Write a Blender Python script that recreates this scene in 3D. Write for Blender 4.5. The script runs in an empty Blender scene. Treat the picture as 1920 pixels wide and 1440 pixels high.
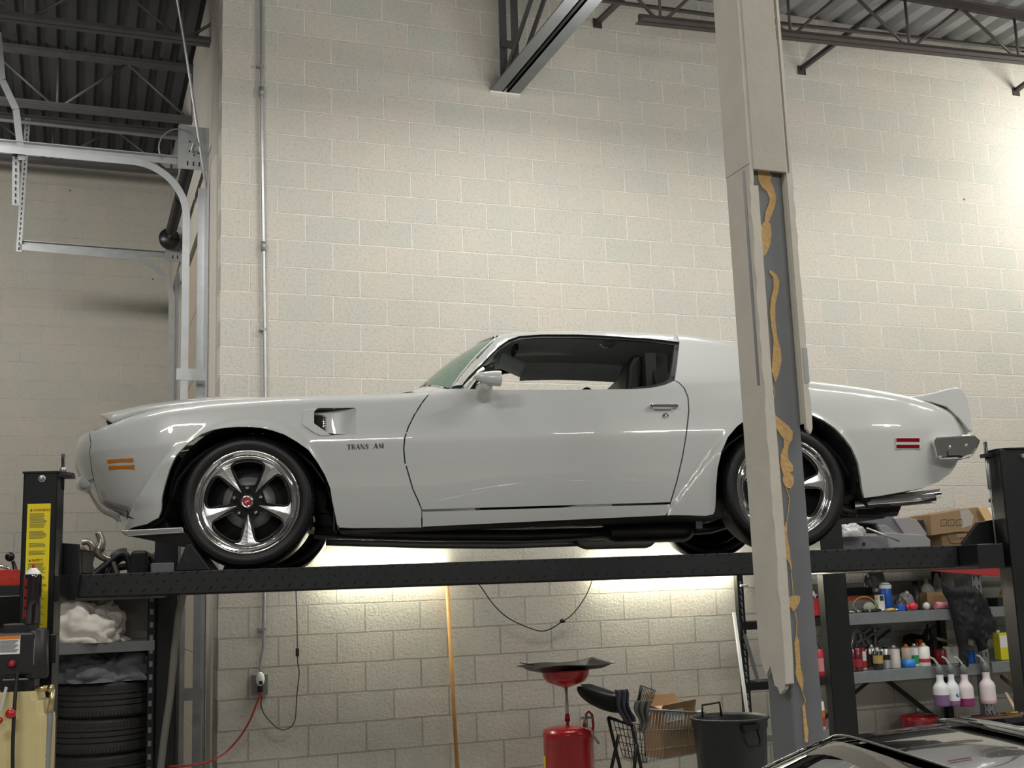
import bpy, bmesh, math, random
from mathutils import Vector, Matrix, noise
from mathutils.geometry import delaunay_2d_cdt
C = bpy.context.scene.collection
PI = math.pi
V = Vector
# ---------------------------------------------------------------- camera, world, lights, exposure
FPX = 2192.28
RT, DN, FW = V((0.93744669, -0.34636226, -0.03502703)), V((0.02656989, 0.17150638, -0.98482466)), V((0.34711346, 0.92228995, 0.16998089))
CAM = V((-0.9291, -8.3019, 1.65))
cd = bpy.data.cameras.new('camera'); cam = bpy.data.objects.new('camera', cd); C.objects.link(cam)
cd.sensor_width = 36; cd.lens = 36*FPX/1920; cd.clip_end = 100
m = Matrix((RT, -DN, -FW)).transposed().to_4x4(); m.translation = CAM
cam.matrix_world = m
sc = bpy.context.scene; sc.camera = cam
wd = bpy.data.worlds.new('world'); sc.world = wd; wd.use_nodes = True
wd.node_tree.nodes['Background'].inputs[0].default_value = (.75, .8, .9, 1)
wd.node_tree.nodes['Background'].inputs[1].default_value = .05
sc.view_settings.view_transform = 'Standard'; sc.view_settings.look = 'None'
sc.view_settings.gamma = 1; sc.view_settings.use_curve_mapping = False
sc.view_settings.exposure = 0.17
def area(name, loc, tgt, sx, sy, power, col=(1, .96, .88)):
    l = bpy.data.lights.new(name, 'AREA'); l.shape = 'RECTANGLE'; l.size = sx; l.size_y = sy; l.energy = power; l.color = col
    o = bpy.data.objects.new(name, l); C.objects.link(o); o.location = loc
    d = V(tgt)-V(loc); o.rotation_euler = d.to_track_quat('-Z', 'Y').to_euler(); return o
# shop lights: rows of open ceiling fixtures over the bays; each throws most light down and some to the sides and up
def bulb(name, loc, power, rad=.12, col=(1, .97, .91)):
    l = bpy.data.lights.new(name, 'POINT'); l.energy = power; l.color = col; l.shadow_soft_size = rad
    o = bpy.data.objects.new(name, l); C.objects.link(o); o.location = loc; return o
for i, (x, y, e) in enumerate([(-1.2, -1.9, 36), (2.2, -1.7, 48), (5.6, -1.7, 34), (-3.2, -6.4, 100), (4.1, -5.6, 66), (7.4, -6.2, 70), (-2.6, -11, 140), (1.6, -11, 120), (6, -11, 115)]):
    area('shop_light', (x, y, 5.35), (x, y, 0), 2.4, .12, e, (1, .97, .91))
    bulb('shop_light_side', (x, y-.3, 5.3), e*(1.05 if i < 3 else .5), .25)
area('wall_light', (8.3, -1.5, 5.6), (7.8, 0, 4.9), 1.2, .15, 62, (1, .98, .9))
area('bay_light', (-3.0, .9, 5.3), (-1.6, 5.1, 2.0), 2.2, .25, 105, (1, .97, .91))
# ---------------------------------------------------------------- unprojection: a pixel of the photo to a point on a plane of the place
def ray(px, py): return RT*((px-960)/FPX)+DN*((py-720)/FPX)+FW
def on(px, py, ax, val):
    d = ray(px, py); return CAM+d*((val-CAM[ax])/d[ax])
def onX(px, py, v): return on(px, py, 0, v)
def onY(px, py, v): return on(px, py, 1, v)
def onZ(px, py, v): return on(px, py, 2, v)
def atD(px, py, D): return CAM+ray(px, py)*D
def proj(p):
    q = V(p)-CAM; z = q.dot(FW); return 960+FPX*q.dot(RT)/z, 720+FPX*q.dot(DN)/z
# lift and car frame: origin under the near front hub on the runway, x to the rear, y away from the viewer
ALP = math.radians(14.778)
LE = V((math.cos(ALP), -math.sin(ALP), 0)); LW = V((math.sin(ALP), math.cos(ALP), 0))
LO = V((-0.13836, -2.42745, 1.7764))
def L2w(p): return LO+LE*p[0]+LW*p[1]+V((0, 0, p[2]))
def w2L(p): q = V(p)-LO; return V((q.dot(LE), q.dot(LW), q.z))
def cY(px, py, y):
    d = ray(px, py); n = LW; p0 = LO+LW*y; return w2L(CAM+d*((p0-CAM).dot(n)/d.dot(n)))
# ---------------------------------------------------------------- helpers
def tag(o, label=None, cat=None, group=None, kind=None):
    if label: o['label'] = label
    if cat: o['category'] = cat
    if group: o['group'] = group
    if kind: o['kind'] = kind
    return o
def empty(name, loc=(0, 0, 0), rz=0, label=None, cat=None, group=None):
    o = bpy.data.objects.new(name, None); C.objects.link(o); o.location = loc; o.rotation_euler = (0, 0, rz)
    o.empty_display_size = .1
    return tag(o, label, cat, group)
class MB:
    def __init__(s): s.v = []; s.f = []; s.sm = []
    def add(s, vs, fs, smooth=False):
        b = len(s.v); s.v += [tuple(v) for v in vs]; s.f += [tuple(b+i for i in f) for f in fs]; s.sm += [smooth]*len(fs); return s
    def box(s, x0, x1, y0, y1, z0, z1):
        return s.hexa([(x0, y0, z0), (x1, y0, z0), (x1, y1, z0), (x0, y1, z0), (x0, y0, z1), (x1, y0, z1), (x1, y1, z1), (x0, y1, z1)])
    def hexa(s, v): return s.add(v, [(3, 2, 1, 0), (4, 5, 6, 7), (0, 1, 5, 4), (1, 2, 6, 5), (2, 3, 7, 6), (3, 0, 4, 7)])
    def ob(s, c, a, b, d):
        c, a, b, d = V(c), V(a), V(b), V(d)
        return s.hexa([c-a-b-d, c+a-b-d, c+a+b-d, c-a+b-d, c-a-b+d, c+a-b+d, c+a+b+d, c-a+b+d])
    def bar(s, p, q, w, h, up=(0, 0, 1)):
        p, q = V(p), V(q); t = (q-p).normalized(); up = V(up)
        if abs(t.dot(up)) > .98: up = V((1, 0, 0))
        a = t.cross(up).normalized(); b = a.cross(t)
        return s.ob((p+q)/2, t*((q-p).length/2), a*w/2, b*h/2)
    def tube(s, pts, r, n=10, caps=True, closed=False, smooth=True):
        pts = [V(p) for p in pts]; N = len(pts); rr = r if isinstance(r, (list, tuple)) else [r]*N
        up = V((0, 0, 1)); vs = []; prev = None
        for i, p in enumerate(pts):
            a = pts[(i-1) % N] if (closed or i > 0) else p
            b = pts[(i+1) % N] if (closed or i < N-1) else p
            t = (b-a).normalized()
            if prev is None:
                u = t.cross(up)
                if u.length < .05: u = t.cross(V((1, 0, 0)))
                u.normalize()
            else:
                u = (prev-t*prev.dot(t)).normalized()
            prev = u; w = t.cross(u)
            for k in range(n):
                c_ = math.cos(2*PI*k/n); s_ = math.sin(2*PI*k/n); vs.append(p+(u*c_+w*s_)*rr[i])
        fs = []
        for i in range(N if closed else N-1):
            j = (i+1) % N
            for k in range(n): fs.append((i*n+k, i*n+(k+1) % n, j*n+(k+1) % n, j*n+k))
        s.add(vs, fs, smooth)
        if caps and not closed:
            b = len(s.v)-len(vs); s.f.append(tuple(b+k for k in range(n))[::-1]); s.f.append(tuple(b+(N-1)*n+k for k in range(n))); s.sm += [False, False]
        return s
    def cyl(s, p, q, r, n=16, r2=None): return s.tube([p, q], [r, r if r2 is None else r2], n)
    def lathe(s, prof, o=(0, 0, 0), ax=(0, 0, 1), n=32, smooth=True, a0=0, a1=2*PI):
        ax = V(ax).normalized(); u = ax.cross(V((0, 0, 1)))
        if u.length < .05: u = V((1, 0, 0))
        u.normalize(); w = ax.cross(u); o = V(o); full = abs(a1-a0-2*PI) < 1e-6
        m_ = n if full else n+1; vs = []; fs = []
        for k in range(m_):
            a = a0+(a1-a0)*k/n; d = u*math.cos(a)+w*math.sin(a)
            for r_, h in prof: vs.append(o+ax*h+d*r_)
        P_ = len(prof)
        for k in range(n):
            k2 = (k+1) % m_
            for i in range(P_-1): fs.append((k*P_+i, k2*P_+i, k2*P_+i+1, k*P_+i+1))
        return s.add(vs, fs, smooth)
    def prism(s, poly, o, u, v, d, smooth=False):
        o, u, v, d = V(o), V(u), V(v), V(d); n = len(poly)
        a = [o+u*p[0]+v*p[1] for p in poly]; b = [p+d for p in a]
        s.add(a+b, [tuple(range(n))[::-1], tuple(range(n, 2*n))])
        base = len(s.v)-2*n
        for i in range(n):
            j = (i+1) % n; s.f.append((base+i, base+j, base+n+j, base+n+i)); s.sm.append(smooth)
        return s
    def grid(s, fn, nu, nv, smooth=True, wrapu=False):
        vs = [fn(i/(nu if wrapu else nu-1 if nu > 1 else 1), j/(nv-1)) for i in range(nu) for j in range(nv)]
        fs = []
        for i in range(nu if wrapu else nu-1):
            i2 = (i+1) % nu
            for j in range(nv-1): fs.append((i*nv+j, i2*nv+j, i2*nv+j+1, i*nv+j+1))
        return s.add(vs, fs, smooth)
    def ball(s, c, r, n=12, sc_=(1, 1, 1)):
        prof = [(max(1e-4, r*math.sin(PI*i/n)), -r*math.cos(PI*i/n)) for i in range(n+1)]
        b = len(s.v); s.lathe(prof, (0, 0, 0), (0, 0, 1), 2*n)
        for i in range(b, len(s.v)): x, y, z = s.v[i]; s.v[i] = (c[0]+x*sc_[0], c[1]+y*sc_[1], c[2]+z*sc_[2])
        return s
    def build(s, name, mat, parent=None, bevel=0, solid=0, recalc=True, merge=False, seg=2):
        me = bpy.data.meshes.new(name); me.from_pydata(s.v, [], s.f)
        me.polygons.foreach_set('use_smooth', s.sm)
        if recalc or merge:
            bm = bmesh.new(); bm.from_mesh(me)
            if merge: bmesh.ops.remove_doubles(bm, verts=bm.verts, dist=1e-5)
            bmesh.ops.recalc_face_normals(bm, faces=bm.faces); bm.to_mesh(me); bm.free()
        me.materials.append(mat)
        o = bpy.data.objects.new(name, me); C.objects.link(o)
        if parent: o.parent = parent
        if solid:
            md = o.modifiers.new('solid', 'SOLIDIFY'); md.thickness = abs(solid); md.offset = 1 if solid > 0 else -1
        if bevel:
            md = o.modifiers.new('bevel', 'BEVEL'); md.width = bevel; md.segments = seg; md.limit_method = 'ANGLE'; md.angle_limit = math.radians(40)
        return o
def text(name, body, size, o, u, v, mat, parent=None, bold=0, ext=.0006, align='LEFT', sx=1.0):
    cu = bpy.data.curves.new(name, 'FONT'); cu.body = body; cu.size = size; cu.extrude = ext; cu.offset = bold; cu.align_x = align
    t = bpy.data.objects.new(name, cu); C.objects.link(t)
    dg = bpy.context.evaluated_depsgraph_get(); dg.update()
    me = bpy.data.meshes.new_from_object(t.evaluated_get(dg)); bpy.data.objects.remove(t)
    u = V(u).normalized(); v = V(v).normalized(); w = u.cross(v); mm = Matrix((u*sx, v, w)).transposed().to_4x4(); mm.translation = V(o)
    me.transform(mm); me.materials.clear(); me.materials.append(mat)
    ob = bpy.data.objects.new(name, me); C.objects.link(ob)
    if parent: ob.parent = parent
    return ob
def copy_tree(o, parent=None):
    c = o.copy(); C.objects.link(c)
    if parent: c.parent = parent
    for ch in list(o.children): copy_tree(ch, c)
    return c
# ---------------------------------------------------------------- materials
def mat(name, col, rough=.5, metal=0, coat=0, trans=0, emit=None, es=0, alpha=1, spec=.5, ior=1.45, bump=0, bscale=60, var=0, vscale=8, coatr=.03):
    m_ = bpy.data.materials.new(name); m_.use_nodes = True; nt = m_.node_tree; b = nt.nodes['Principled BSDF']
    b.inputs['Base Color'].default_value = (*col, 1); b.inputs['Roughness'].default_value = rough; b.inputs['Metallic'].default_value = metal
    b.inputs['Coat Weight'].default_value = coat; b.inputs['Coat Roughness'].default_value = coatr
    b.inputs['Transmission Weight'].default_value = trans; b.inputs['IOR'].default_value = ior; b.inputs['Alpha'].default_value = alpha
    b.inputs['Specular IOR Level'].default_value = spec
    if emit: b.inputs['Emission Color'].default_value = (*emit, 1); b.inputs['Emission Strength'].default_value = es
    tc = nt.nodes.new('ShaderNodeTexCoord')
    if var:
        n = nt.nodes.new('ShaderNodeTexNoise'); n.inputs['Scale'].default_value = vscale; n.inputs['Detail'].default_value = 6; nt.links.new(tc.outputs['Object'], n.inputs['Vector'])
        mx = nt.nodes.new('ShaderNodeMix'); mx.data_type = 'RGBA'
        mx.inputs['A'].default_value = (*[c*(1-var) for c in col], 1); mx.inputs['B'].default_value = (*[min(1, c*(1+var)) for c in col], 1)
        nt.links.new(n.outputs['Fac'], mx.inputs['Factor']); nt.links.new(mx.outputs['Result'], b.inputs['Base Color'])
    if bump:
        n = nt.nodes.new('ShaderNodeTexNoise'); n.inputs['Scale'].default_value = bscale; n.inputs['Detail'].default_value = 4; nt.links.new(tc.outputs['Object'], n.inputs['Vector'])
        bp = nt.nodes.new('ShaderNodeBump'); bp.inputs['Strength'].default_value = bump; bp.inputs['Distance'].default_value = .01
        nt.links.new(n.outputs['Fac'], bp.inputs['Height']); nt.links.new(bp.outputs['Normal'], b.inputs['Normal'])
    return m_
def block_mat(name, col, axis='X', contrast=1.0, dirty=.22, ox=0.0):
    m_ = bpy.data.materials.new(name); m_.use_nodes = True; nt = m_.node_tree; N = nt.nodes; L = nt.links; b = N['Principled BSDF']
    b.inputs['Roughness'].default_value = .62; b.inputs['Specular IOR Level'].default_value = .35
    g = N.new('ShaderNodeNewGeometry'); sp = N.new('ShaderNodeSeparateXYZ'); L.new(g.outputs['Position'], sp.inputs[0])
    cb = N.new('ShaderNodeCombineXYZ')
    a1 = N.new('ShaderNodeMath'); a1.inputs[1].default_value = .2032+ox+81.28; L.new(sp.outputs[axis], a1.inputs[0])
    a2 = N.new('ShaderNodeMath'); a2.inputs[1].default_value = .0613; L.new(sp.outputs['Z'], a2.inputs[0])
    # slightly wavy joints
    wn = N.new('ShaderNodeTexNoise'); wn.inputs['Scale'].default_value = 5; L.new(g.outputs['Position'], wn.inputs['Vector'])
    ws = N.new('ShaderNodeMath'); ws.operation = 'MULTIPLY_ADD'; ws.inputs[1].default_value = .012; ws.inputs[2].default_value = -.006; L.new(wn.outputs['Fac'], ws.inputs[0])
    a3 = N.new('ShaderNodeMath'); L.new(a2.outputs[0], a3.inputs[0]); L.new(ws.outputs[0], a3.inputs[1])
    L.new(a1.outputs[0], cb.inputs['X']); L.new(a3.outputs[0], cb.inputs['Y'])
    bt = N.new('ShaderNodeTexBrick'); L.new(cb.outputs[0], bt.inputs['Vector'])
    bt.offset = .5; bt.offset_frequency = 2; bt.squash = 1
    for k, v_ in dict(Scale=1, **{'Mortar Size': .0062, 'Mortar Smooth': .25, 'Bias': 0, 'Brick Width': .4064, 'Row Height': .2032}).items(): bt.inputs[k].default_value = v_
    c = col
    bt.inputs['Color1'].default_value = (c[0]*1.03, c[1]*1.0, c[2]*.98, 1); bt.inputs['Color2'].default_value = (c[0]*.945, c[1]*.96, c[2]*.945, 1)
    # joints: pale high up, darker low down, broken up by noise
    jz = N.new('ShaderNodeMapRange'); jz.inputs['From Min'].default_value = 1.2; jz.inputs['From Max'].default_value = 3.0; L.new(sp.outputs['Z'], jz.inputs['Value'])
    jn = N.new('ShaderNodeTexNoise'); jn.inputs['Scale'].default_value = 1.3; jn.inputs['Detail'].default_value = 3; L.new(g.outputs['Position'], jn.inputs['Vector'])
    ja = N.new('ShaderNodeMath'); ja.operation = 'MULTIPLY_ADD'; ja.inputs[1].default_value = 1.2; ja.inputs[2].default_value = -.6; L.new(jn.outputs['Fac'], ja.inputs[0])
    js = N.new('ShaderNodeMath'); js.use_clamp = True; L.new(jz.outputs[0], js.inputs[0]); L.new(ja.outputs[0], js.inputs[1])
    jm = N.new('ShaderNodeMix'); jm.data_type = 'RGBA'; jm.inputs['A'].default_value = (c[0]*.66, c[1]*.65, c[2]*.62, 1); q_ = 1+.30*contrast; jm.inputs['B'].default_value = (min(1, c[0]*q_), min(1, c[1]*q_), min(1, c[2]*q_), 1)
    L.new(js.outputs[0], jm.inputs['Factor']); L.new(jm.outputs['Result'], bt.inputs['Mortar'])
    # pitted faces and grime
    n1 = N.new('ShaderNodeTexNoise'); n1.inputs['Scale'].default_value = 46; n1.inputs['Detail'].default_value = 8; n1.inputs['Roughness'].default_value = .7; L.new(g.outputs['Position'], n1.inputs['Vector'])
    r1 = N.new('ShaderNodeValToRGB'); r1.color_ramp.elements[0].position = .30; r1.color_ramp.elements[0].color = (.58, .58, .56, 1); r1.color_ramp.elements[1].position = .50; r1.color_ramp.elements[1].color = (1, 1, 1, 1); L.new(n1.outputs['Fac'], r1.inputs[0])
    n2 = N.new('ShaderNodeTexNoise'); n2.inputs['Scale'].default_value = 2.2; n2.inputs['Detail'].default_value = 5; L.new(g.outputs['Position'], n2.inputs['Vector'])
    r2 = N.new('ShaderNodeValToRGB'); r2.color_ramp.elements[0].position = .35; r2.color_ramp.elements[0].color = (.93, .95, .95, 1); r2.color_ramp.elements[1].position = .65; r2.color_ramp.elements[1].color = (1.0, .97, .945, 1); L.new(n2.outputs['Fac'], r2.inputs[0])
    # grime that grows towards the floor
    mr = N.new('ShaderNodeMapRange'); mr.inputs['From Min'].default_value = 0.1; mr.inputs['From Max'].default_value = 1.7; mr.inputs['To Min'].default_value = 1; mr.inputs['To Max'].default_value = 0; L.new(sp.outputs['Z'], mr.inputs['Value'])
    n3 = N.new('ShaderNodeTexNoise'); n3.inputs['Scale'].default_value = 3.2; n3.inputs['Detail'].default_value = 9; n3.inputs['Roughness'].default_value = .68; L.new(g.outputs['Position'], n3.inputs['Vector'])
    r3 = N.new('ShaderNodeValToRGB'); r3.color_ramp.elements[0].position = .36; r3.color_ramp.elements[1].position = .62; L.new(n3.outputs['Fac'], r3.inputs[0])
    mg = N.new('ShaderNodeMath'); mg.operation = 'MULTIPLY'; L.new(mr.outputs[0], mg.inputs[0]); L.new(r3.outputs[0], mg.inputs[1])
    mg2 = N.new('ShaderNodeMath'); mg2.operation = 'MULTIPLY'; mg2.inputs[1].default_value = dirty; L.new(mg.outputs[0], mg2.inputs[0])
    def mul(a, b_, f=1):
        x = N.new('ShaderNodeMix'); x.data_type = 'RGBA'; x.blend_type = 'MULTIPLY'; x.inputs['Factor'].default_value = f; L.new(a, x.inputs['A'])
        L.new(b_, x.inputs['B']); return x.outputs['Result']
    o = mul(bt.outputs['Color'], r1.outputs[0], .55*contrast); o = mul(o, r2.outputs[0])
    vo = N.new('ShaderNodeTexVoronoi'); vo.inputs['Scale'].default_value = 2.1; L.new(g.outputs['Position'], vo.inputs['Vector'])
    rv = N.new('ShaderNodeValToRGB'); rv.color_ramp.elements[0].position = .018; rv.color_ramp.elements[0].color = (.12, .11, .1, 1); rv.color_ramp.elements[1].position = .03; rv.color_ramp.elements[1].color = (1, 1, 1, 1); L.new(vo.outputs['Distance'], rv.inputs[0])
    o = mul(o, rv.outputs[0])
    x = N.new('ShaderNodeMix'); x.data_type = 'RGBA'; L.new(mg2.outputs[0], x.inputs['Factor']); L.new(o, x.inputs['A']); x.inputs['B'].default_value = (.16, .145, .12, 1)
    L.new(x.outputs['Result'], b.inputs['Base Color'])
    h = N.new('ShaderNodeMath'); h.operation = 'MULTIPLY_ADD'; h.inputs[1].default_value = -.5; L.new(bt.outputs['Fac'], h.inputs[0])
    hs = N.new('ShaderNodeMath'); hs.operation = 'MULTIPLY'; hs.inputs[1].default_value = .55; L.new(n1.outputs['Fac'], hs.inputs[0]); L.new(hs.outputs[0], h.inputs[2])
    bp = N.new('ShaderNodeBump'); bp.inputs['Strength'].default_value = 1.0; bp.inputs['Distance'].default_value = .016; L.new(h.outputs[0], bp.inputs['Height']); L.new(bp.outputs['Normal'], b.inputs['Normal'])
    return m_
def plate_mat(name, col):
    m_ = mat(name, col, .5, 0, var=.35, vscale=9); nt = m_.node_tree; N = nt.nodes; L = nt.links; b = N['Principled BSDF']
    tc = N.new('ShaderNodeTexCoord'); sp = N.new('ShaderNodeSeparateXYZ'); L.new(tc.outputs['Object'], sp.inputs[0])
    def M_(op, a, b_):
        n = N.new('ShaderNodeMath'); n.operation = op
        for i, q in enumerate((a, b_)):
            if isinstance(q, (int, float)): n.inputs[i].default_value = q
            elif q is not None: L.new(q, n.inputs[i])
        return n.outputs[0]
    # rows of short raised bars leaning alternately
    X = M_('MULTIPLY', sp.outputs['X'], 1/.062); Z = M_('MULTIPLY', sp.outputs['Z'], 1/.038)
    row = M_('FLOOR', Z, 0); par = M_('MODULO', M_('ABSOLUTE', row, 0), 2); sgn = M_('SUBTRACT', M_('MULTIPLY', par, 2), 1)
    fx = M_('SUBTRACT', M_('FRACT', M_('ADD', X, M_('MULTIPLY', par, .5)), 0), .5); fz = M_('SUBTRACT', M_('FRACT', Z, 0), .5)
    fx = M_('MULTIPLY', fx, 1.6)
    d1 = M_('ABSOLUTE', M_('ADD', fx, M_('MULTIPLY', sgn, fz)), 0); d2 = M_('ABSOLUTE', M_('SUBTRACT', fx, M_('MULTIPLY', sgn, fz)), 0)
    q = M_('ADD', M_('MULTIPLY', d1, 6.5), M_('MULTIPLY', d2, 1.7))
    hgt = M_('MAXIMUM', M_('SUBTRACT', 1, q), 0)
    bp = N.new('ShaderNodeBump'); bp.inputs['Strength'].default_value = 1; bp.inputs['Distance'].default_value = .006; L.new(hgt, bp.inputs['Height']); L.new(bp.outputs['Normal'], b.inputs['Normal'])
    return m_
MT = {}
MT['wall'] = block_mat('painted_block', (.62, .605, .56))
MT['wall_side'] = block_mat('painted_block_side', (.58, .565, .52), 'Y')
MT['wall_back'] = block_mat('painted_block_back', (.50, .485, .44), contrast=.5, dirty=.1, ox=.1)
MT['floor'] = mat('concrete_floor', (.42, .41, .38), .35, var=.25, vscale=2)
MT['wall_dark'] = mat('dim_shop_wall', (.15, .145, .14), .8, var=.2, vscale=2)
MT['deck'] = mat('shaded_deck', (.05, .052, .056), .6, var=.2, vscale=3)  # same decking; the left bay's dim light is put into this darker colour
MT['deck_r'] = mat('lit_deck', (.26, .265, .27), .5, var=.15, vscale=3)  # paler copy of the deck for the better-lit side
MT['joist'] = mat('dark_primer_steel', (.075, .072, .075), .5, var=.3)
MT['joist_b'] = mat('rusty_primer_steel', (.05, .042, .041), .5, var=.4)
MT['galv'] = mat('galvanised_steel', (.52, .54, .56), .38, .75, var=.15, vscale=14)
MT['galv_d'] = mat('dull_galvanised_steel', (.33, .345, .35), .45, .6, var=.2, vscale=14)
MT['black'] = mat('black_powder_coat', (.012, .0125, .0145), .35, var=.4)
MT['blackm'] = mat('matt_black', (.012, .012, .013), .6)
MT['rubber'] = mat('tyre_rubber', (.007, .007, .008), .36, bump=.15, bscale=300)
MT['rubber2'] = mat('worn_tyre_rubber', (.036, .036, .037), .68, var=.3, vscale=12, bump=.2, bscale=120)
MT['chrome'] = mat('chrome', (.82, .82, .82), .06, 1)
MT['alu'] = mat('machined_aluminium', (.74, .74, .75), .24, 1, bump=.05, bscale=500)
MT['paint'] = mat('white_car_paint', (.56, .575, .57), .30, 0, coat=1, coatr=.02)
MT['glass'] = mat('tinted_glass', (.11, .25, .20), .0, trans=1, ior=1.12)
MT['white'] = mat('white_plastic', (.8, .8, .78), .4)
MT['red'] = mat('red_enamel', (.42, .012, .02), .28, coat=.5)
MT['yellow'] = mat('yellow_label', (.80, .66, .02), .45)
MT['grey'] = mat('grey_steel_paint', (.155, .165, .175), .45, var=.18, vscale=6)
MT['dry'] = mat('painted_drywall', (.44, .415, .36), .8, var=.08, vscale=7, bump=.2, bscale=40)
MT['dry_s'] = mat('scuffed_drywall_brightened', (.55, .52, .455), .8, var=.12, vscale=9, bump=.15, bscale=45)  # scuffed board, its colour raised to lend the side faces more light
MT['tan'] = mat('dried_adhesive', (.56, .36, .15), .75, var=.2, vscale=30, bump=.5, bscale=60)
MT['card'] = mat('cardboard', (.42, .27, .145), .8, var=.1, vscale=10)
MT['card_d'] = mat('brown_cardboard', (.25, .165, .09), .8, var=.12, vscale=10)
MT['ink'] = mat('dark_ink', (.05, .05, .055), .6)
MT['shelf'] = mat('zinc_grey_shelf', (.30, .325, .345), .33, .55, var=.2, vscale=9)
MT['cloth_g'] = mat('grey_cloth', (.15, .165, .175), .85, var=.2, vscale=20)
MT['cloth_w'] = mat('off_white_sheet', (.66, .63, .57), .75, var=.1, vscale=15)
MT['cloth_k'] = mat('black_fabric', (.006, .0065, .009), .75, var=.4, vscale=30)
# ---------------------------------------------------------------- the building
def structure(name, mb, mt_, **k): return tag(mb.build(name, mt_, **k), kind='structure')
structure('wall_back', MB().box(0, 13, 0, .2, 0, 6.64), MT['wall'])
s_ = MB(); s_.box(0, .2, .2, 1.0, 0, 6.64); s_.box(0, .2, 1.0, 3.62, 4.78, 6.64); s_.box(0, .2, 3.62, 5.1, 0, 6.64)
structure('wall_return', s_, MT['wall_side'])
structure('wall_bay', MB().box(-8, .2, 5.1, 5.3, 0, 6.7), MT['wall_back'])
structure('wall_left', MB().box(-8.2, -8, -16, 5.3, 0, 6.7), MT['wall_dark'])
structure('wall_right', MB().box(13, 13.2, -16, .2, 0, 6.7), MT['wall_dark'])
structure('wall_front', MB().box(-8.2, 13.2, -16.2, -16, 0, 6.7), MT['wall_dark'])
structure('floor', MB().box(-8.2, 13.2, -16.2, 5.3, -.1, 0), MT['floor'])
def deck(x0, x1, y0, y1, pitch, hgt, wall_t=.0):
    m_ = MB(); x = x0; prof = []
    while x < x1:
        for fx, z in ((0, 0), (.42, 0), (.58, 1), (.84, 1)): prof.append((x+fx*pitch, 6.64+z*hgt))
        x += pitch
    vs = []; fs = []
    for p in prof: vs += [(p[0], y0, p[1]), (p[0], y1, p[1])]
    for i in range(len(prof)-1): fs.append((2*i, 2*i+2, 2*i+3, 2*i+1))
    m_.add(vs, fs); return m_
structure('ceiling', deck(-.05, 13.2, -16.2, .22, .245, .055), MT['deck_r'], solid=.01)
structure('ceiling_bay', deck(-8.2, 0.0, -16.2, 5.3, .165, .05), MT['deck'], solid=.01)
def joist(name, label, y0, y1, x0, x1, zt, zb0, zb1, first, pitch, grp, mt_):
    """open-web steel joist running along x; bottom chord from x0 to x1"""
    r = empty(name, (x0, y0, 0), 0, label, 'joist', grp)
    def P_(x, z, dy=0): return (x-x0, (y1-y0)*(x-x0)/(x1-x0)+dy, z)
    zb = lambda x: zb0+(zb1-zb0)*(x-x0)/(x1-x0)
    m_ = MB()
    for dy in (-.035, .035):
        m_.bar(P_(x0-.6, zt, dy), P_(x1+.6, zt, dy), .055, .008); m_.bar(P_(x0-.6, zt-.025, dy*.3), P_(x1+.6, zt-.025, dy*.3), .008, .055)
    m_.build('top_chord', mt_, r)
    m_ = MB()
    for dy in (-.035, .035):
        m_.bar(P_(x0, zb0, dy), P_(x1, zb1, dy), .055, .008); m_.bar(P_(x0, zb0+.025, dy*.3), P_(x1, zb1+.025, dy*.3), .008, .055)
    m_.build('bottom_chord', mt_, r)
    w_ = MB(); x = first
    while x < x1+pitch:
        if x > x0-.01 and x < x1+.05:
            zz = zb(x)+.02
            w_.cyl(P_(x-.03, zz), P_(x-pitch/2, zt-.03), .0135, 8); w_.cyl(P_(x+.03, zz), P_(x+pitch/2, zt-.03), .0135, 8); w_.cyl(P_(x, zz), P_(x, zt-.03), .0125, 8)
        x += pitch
    w_.build('web', mt_, r); return r
joist('roof_joist', 'dark roof joist over the left bay, second one from the far wall', 2.41, 2.41, -7.6, .05, 6.57, 6.04, 6.03, -7.08, 1.18, 'open web roof joists', MT['joist'])
joist('roof_joist', 'dark roof joist over the left bay, nearest the far wall', 4.05, 4.05, -7.6, .02, 6.57, 6.1, 6.1, -7.15, 1.18, 'open web roof joists', MT['joist'])
joist('roof_joist', 'dark roof joist over the left bay, cut by the top of the picture', .85, .85, -7.6, .0, 6.57, 6.08, 6.08, -7.3, 1.18, 'open web roof joists', MT['joist'])
joist('roof_joist', 'roof joist above the white wall at top right behind the column', -.72, -.72, 3.09, 12.5, 6.57, 5.957, 6.36, 3.28, 1.2, 'open web roof joists', MT['joist_b'])
# pipe under the second joist
tag(MB().cyl((-7.9, 2.72, 6.05), (-.02, 2.72, 5.98), .019, 12).build('sprinkler_pipe', MT['galv_d']), 'thin grey pipe running under the dark joists of the left bay', 'pipe')
b_ = MB()
pb = [onY(1113, 0, -.6), onY(1340, 30, -.6), onY(1461, 45, -.6), onY(1920, 93, -.6)]; pb.append(pb[-1]+(pb[-1]-pb[-2])*1.5)
for i in range(4): b_.bar(pb[i], pb[i+1], .035, .006); b_.bar(pb[i]+V((0, .015, .015)), pb[i+1]+V((0, .015, .015)), .006, .035)
tag(b_.build('bridging_angle', MT['joist_b']), 'thin rusty steel angle running just above the right roof joist', 'steel angle')
for (a, b, lab) in (((1503, 132), (1690, -10), 'steel knee brace rising from the wall just right of the column'), ((1120, 44), (1166, 0), 'short steel knee brace ending on the wall beside the girder'), ((1905, 172), (1990, 110), 'steel knee brace at the right edge of the picture')):
    pa = onY(*a, -.005); q = onY(*b, -.6)
    k = MB(); k.bar(pa, q, .05, .008); k.bar(pa+V((0, 0, .02)), q+V((0, 0, .02)), .008, .045)
    k.ob(pa, (.04, 0, 0), (0, .006, 0), (0, 0, .04))
    tag(k.build('knee_brace', MT['joist_b']), lab, 'brace', 'knee braces of the right roof')
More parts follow.
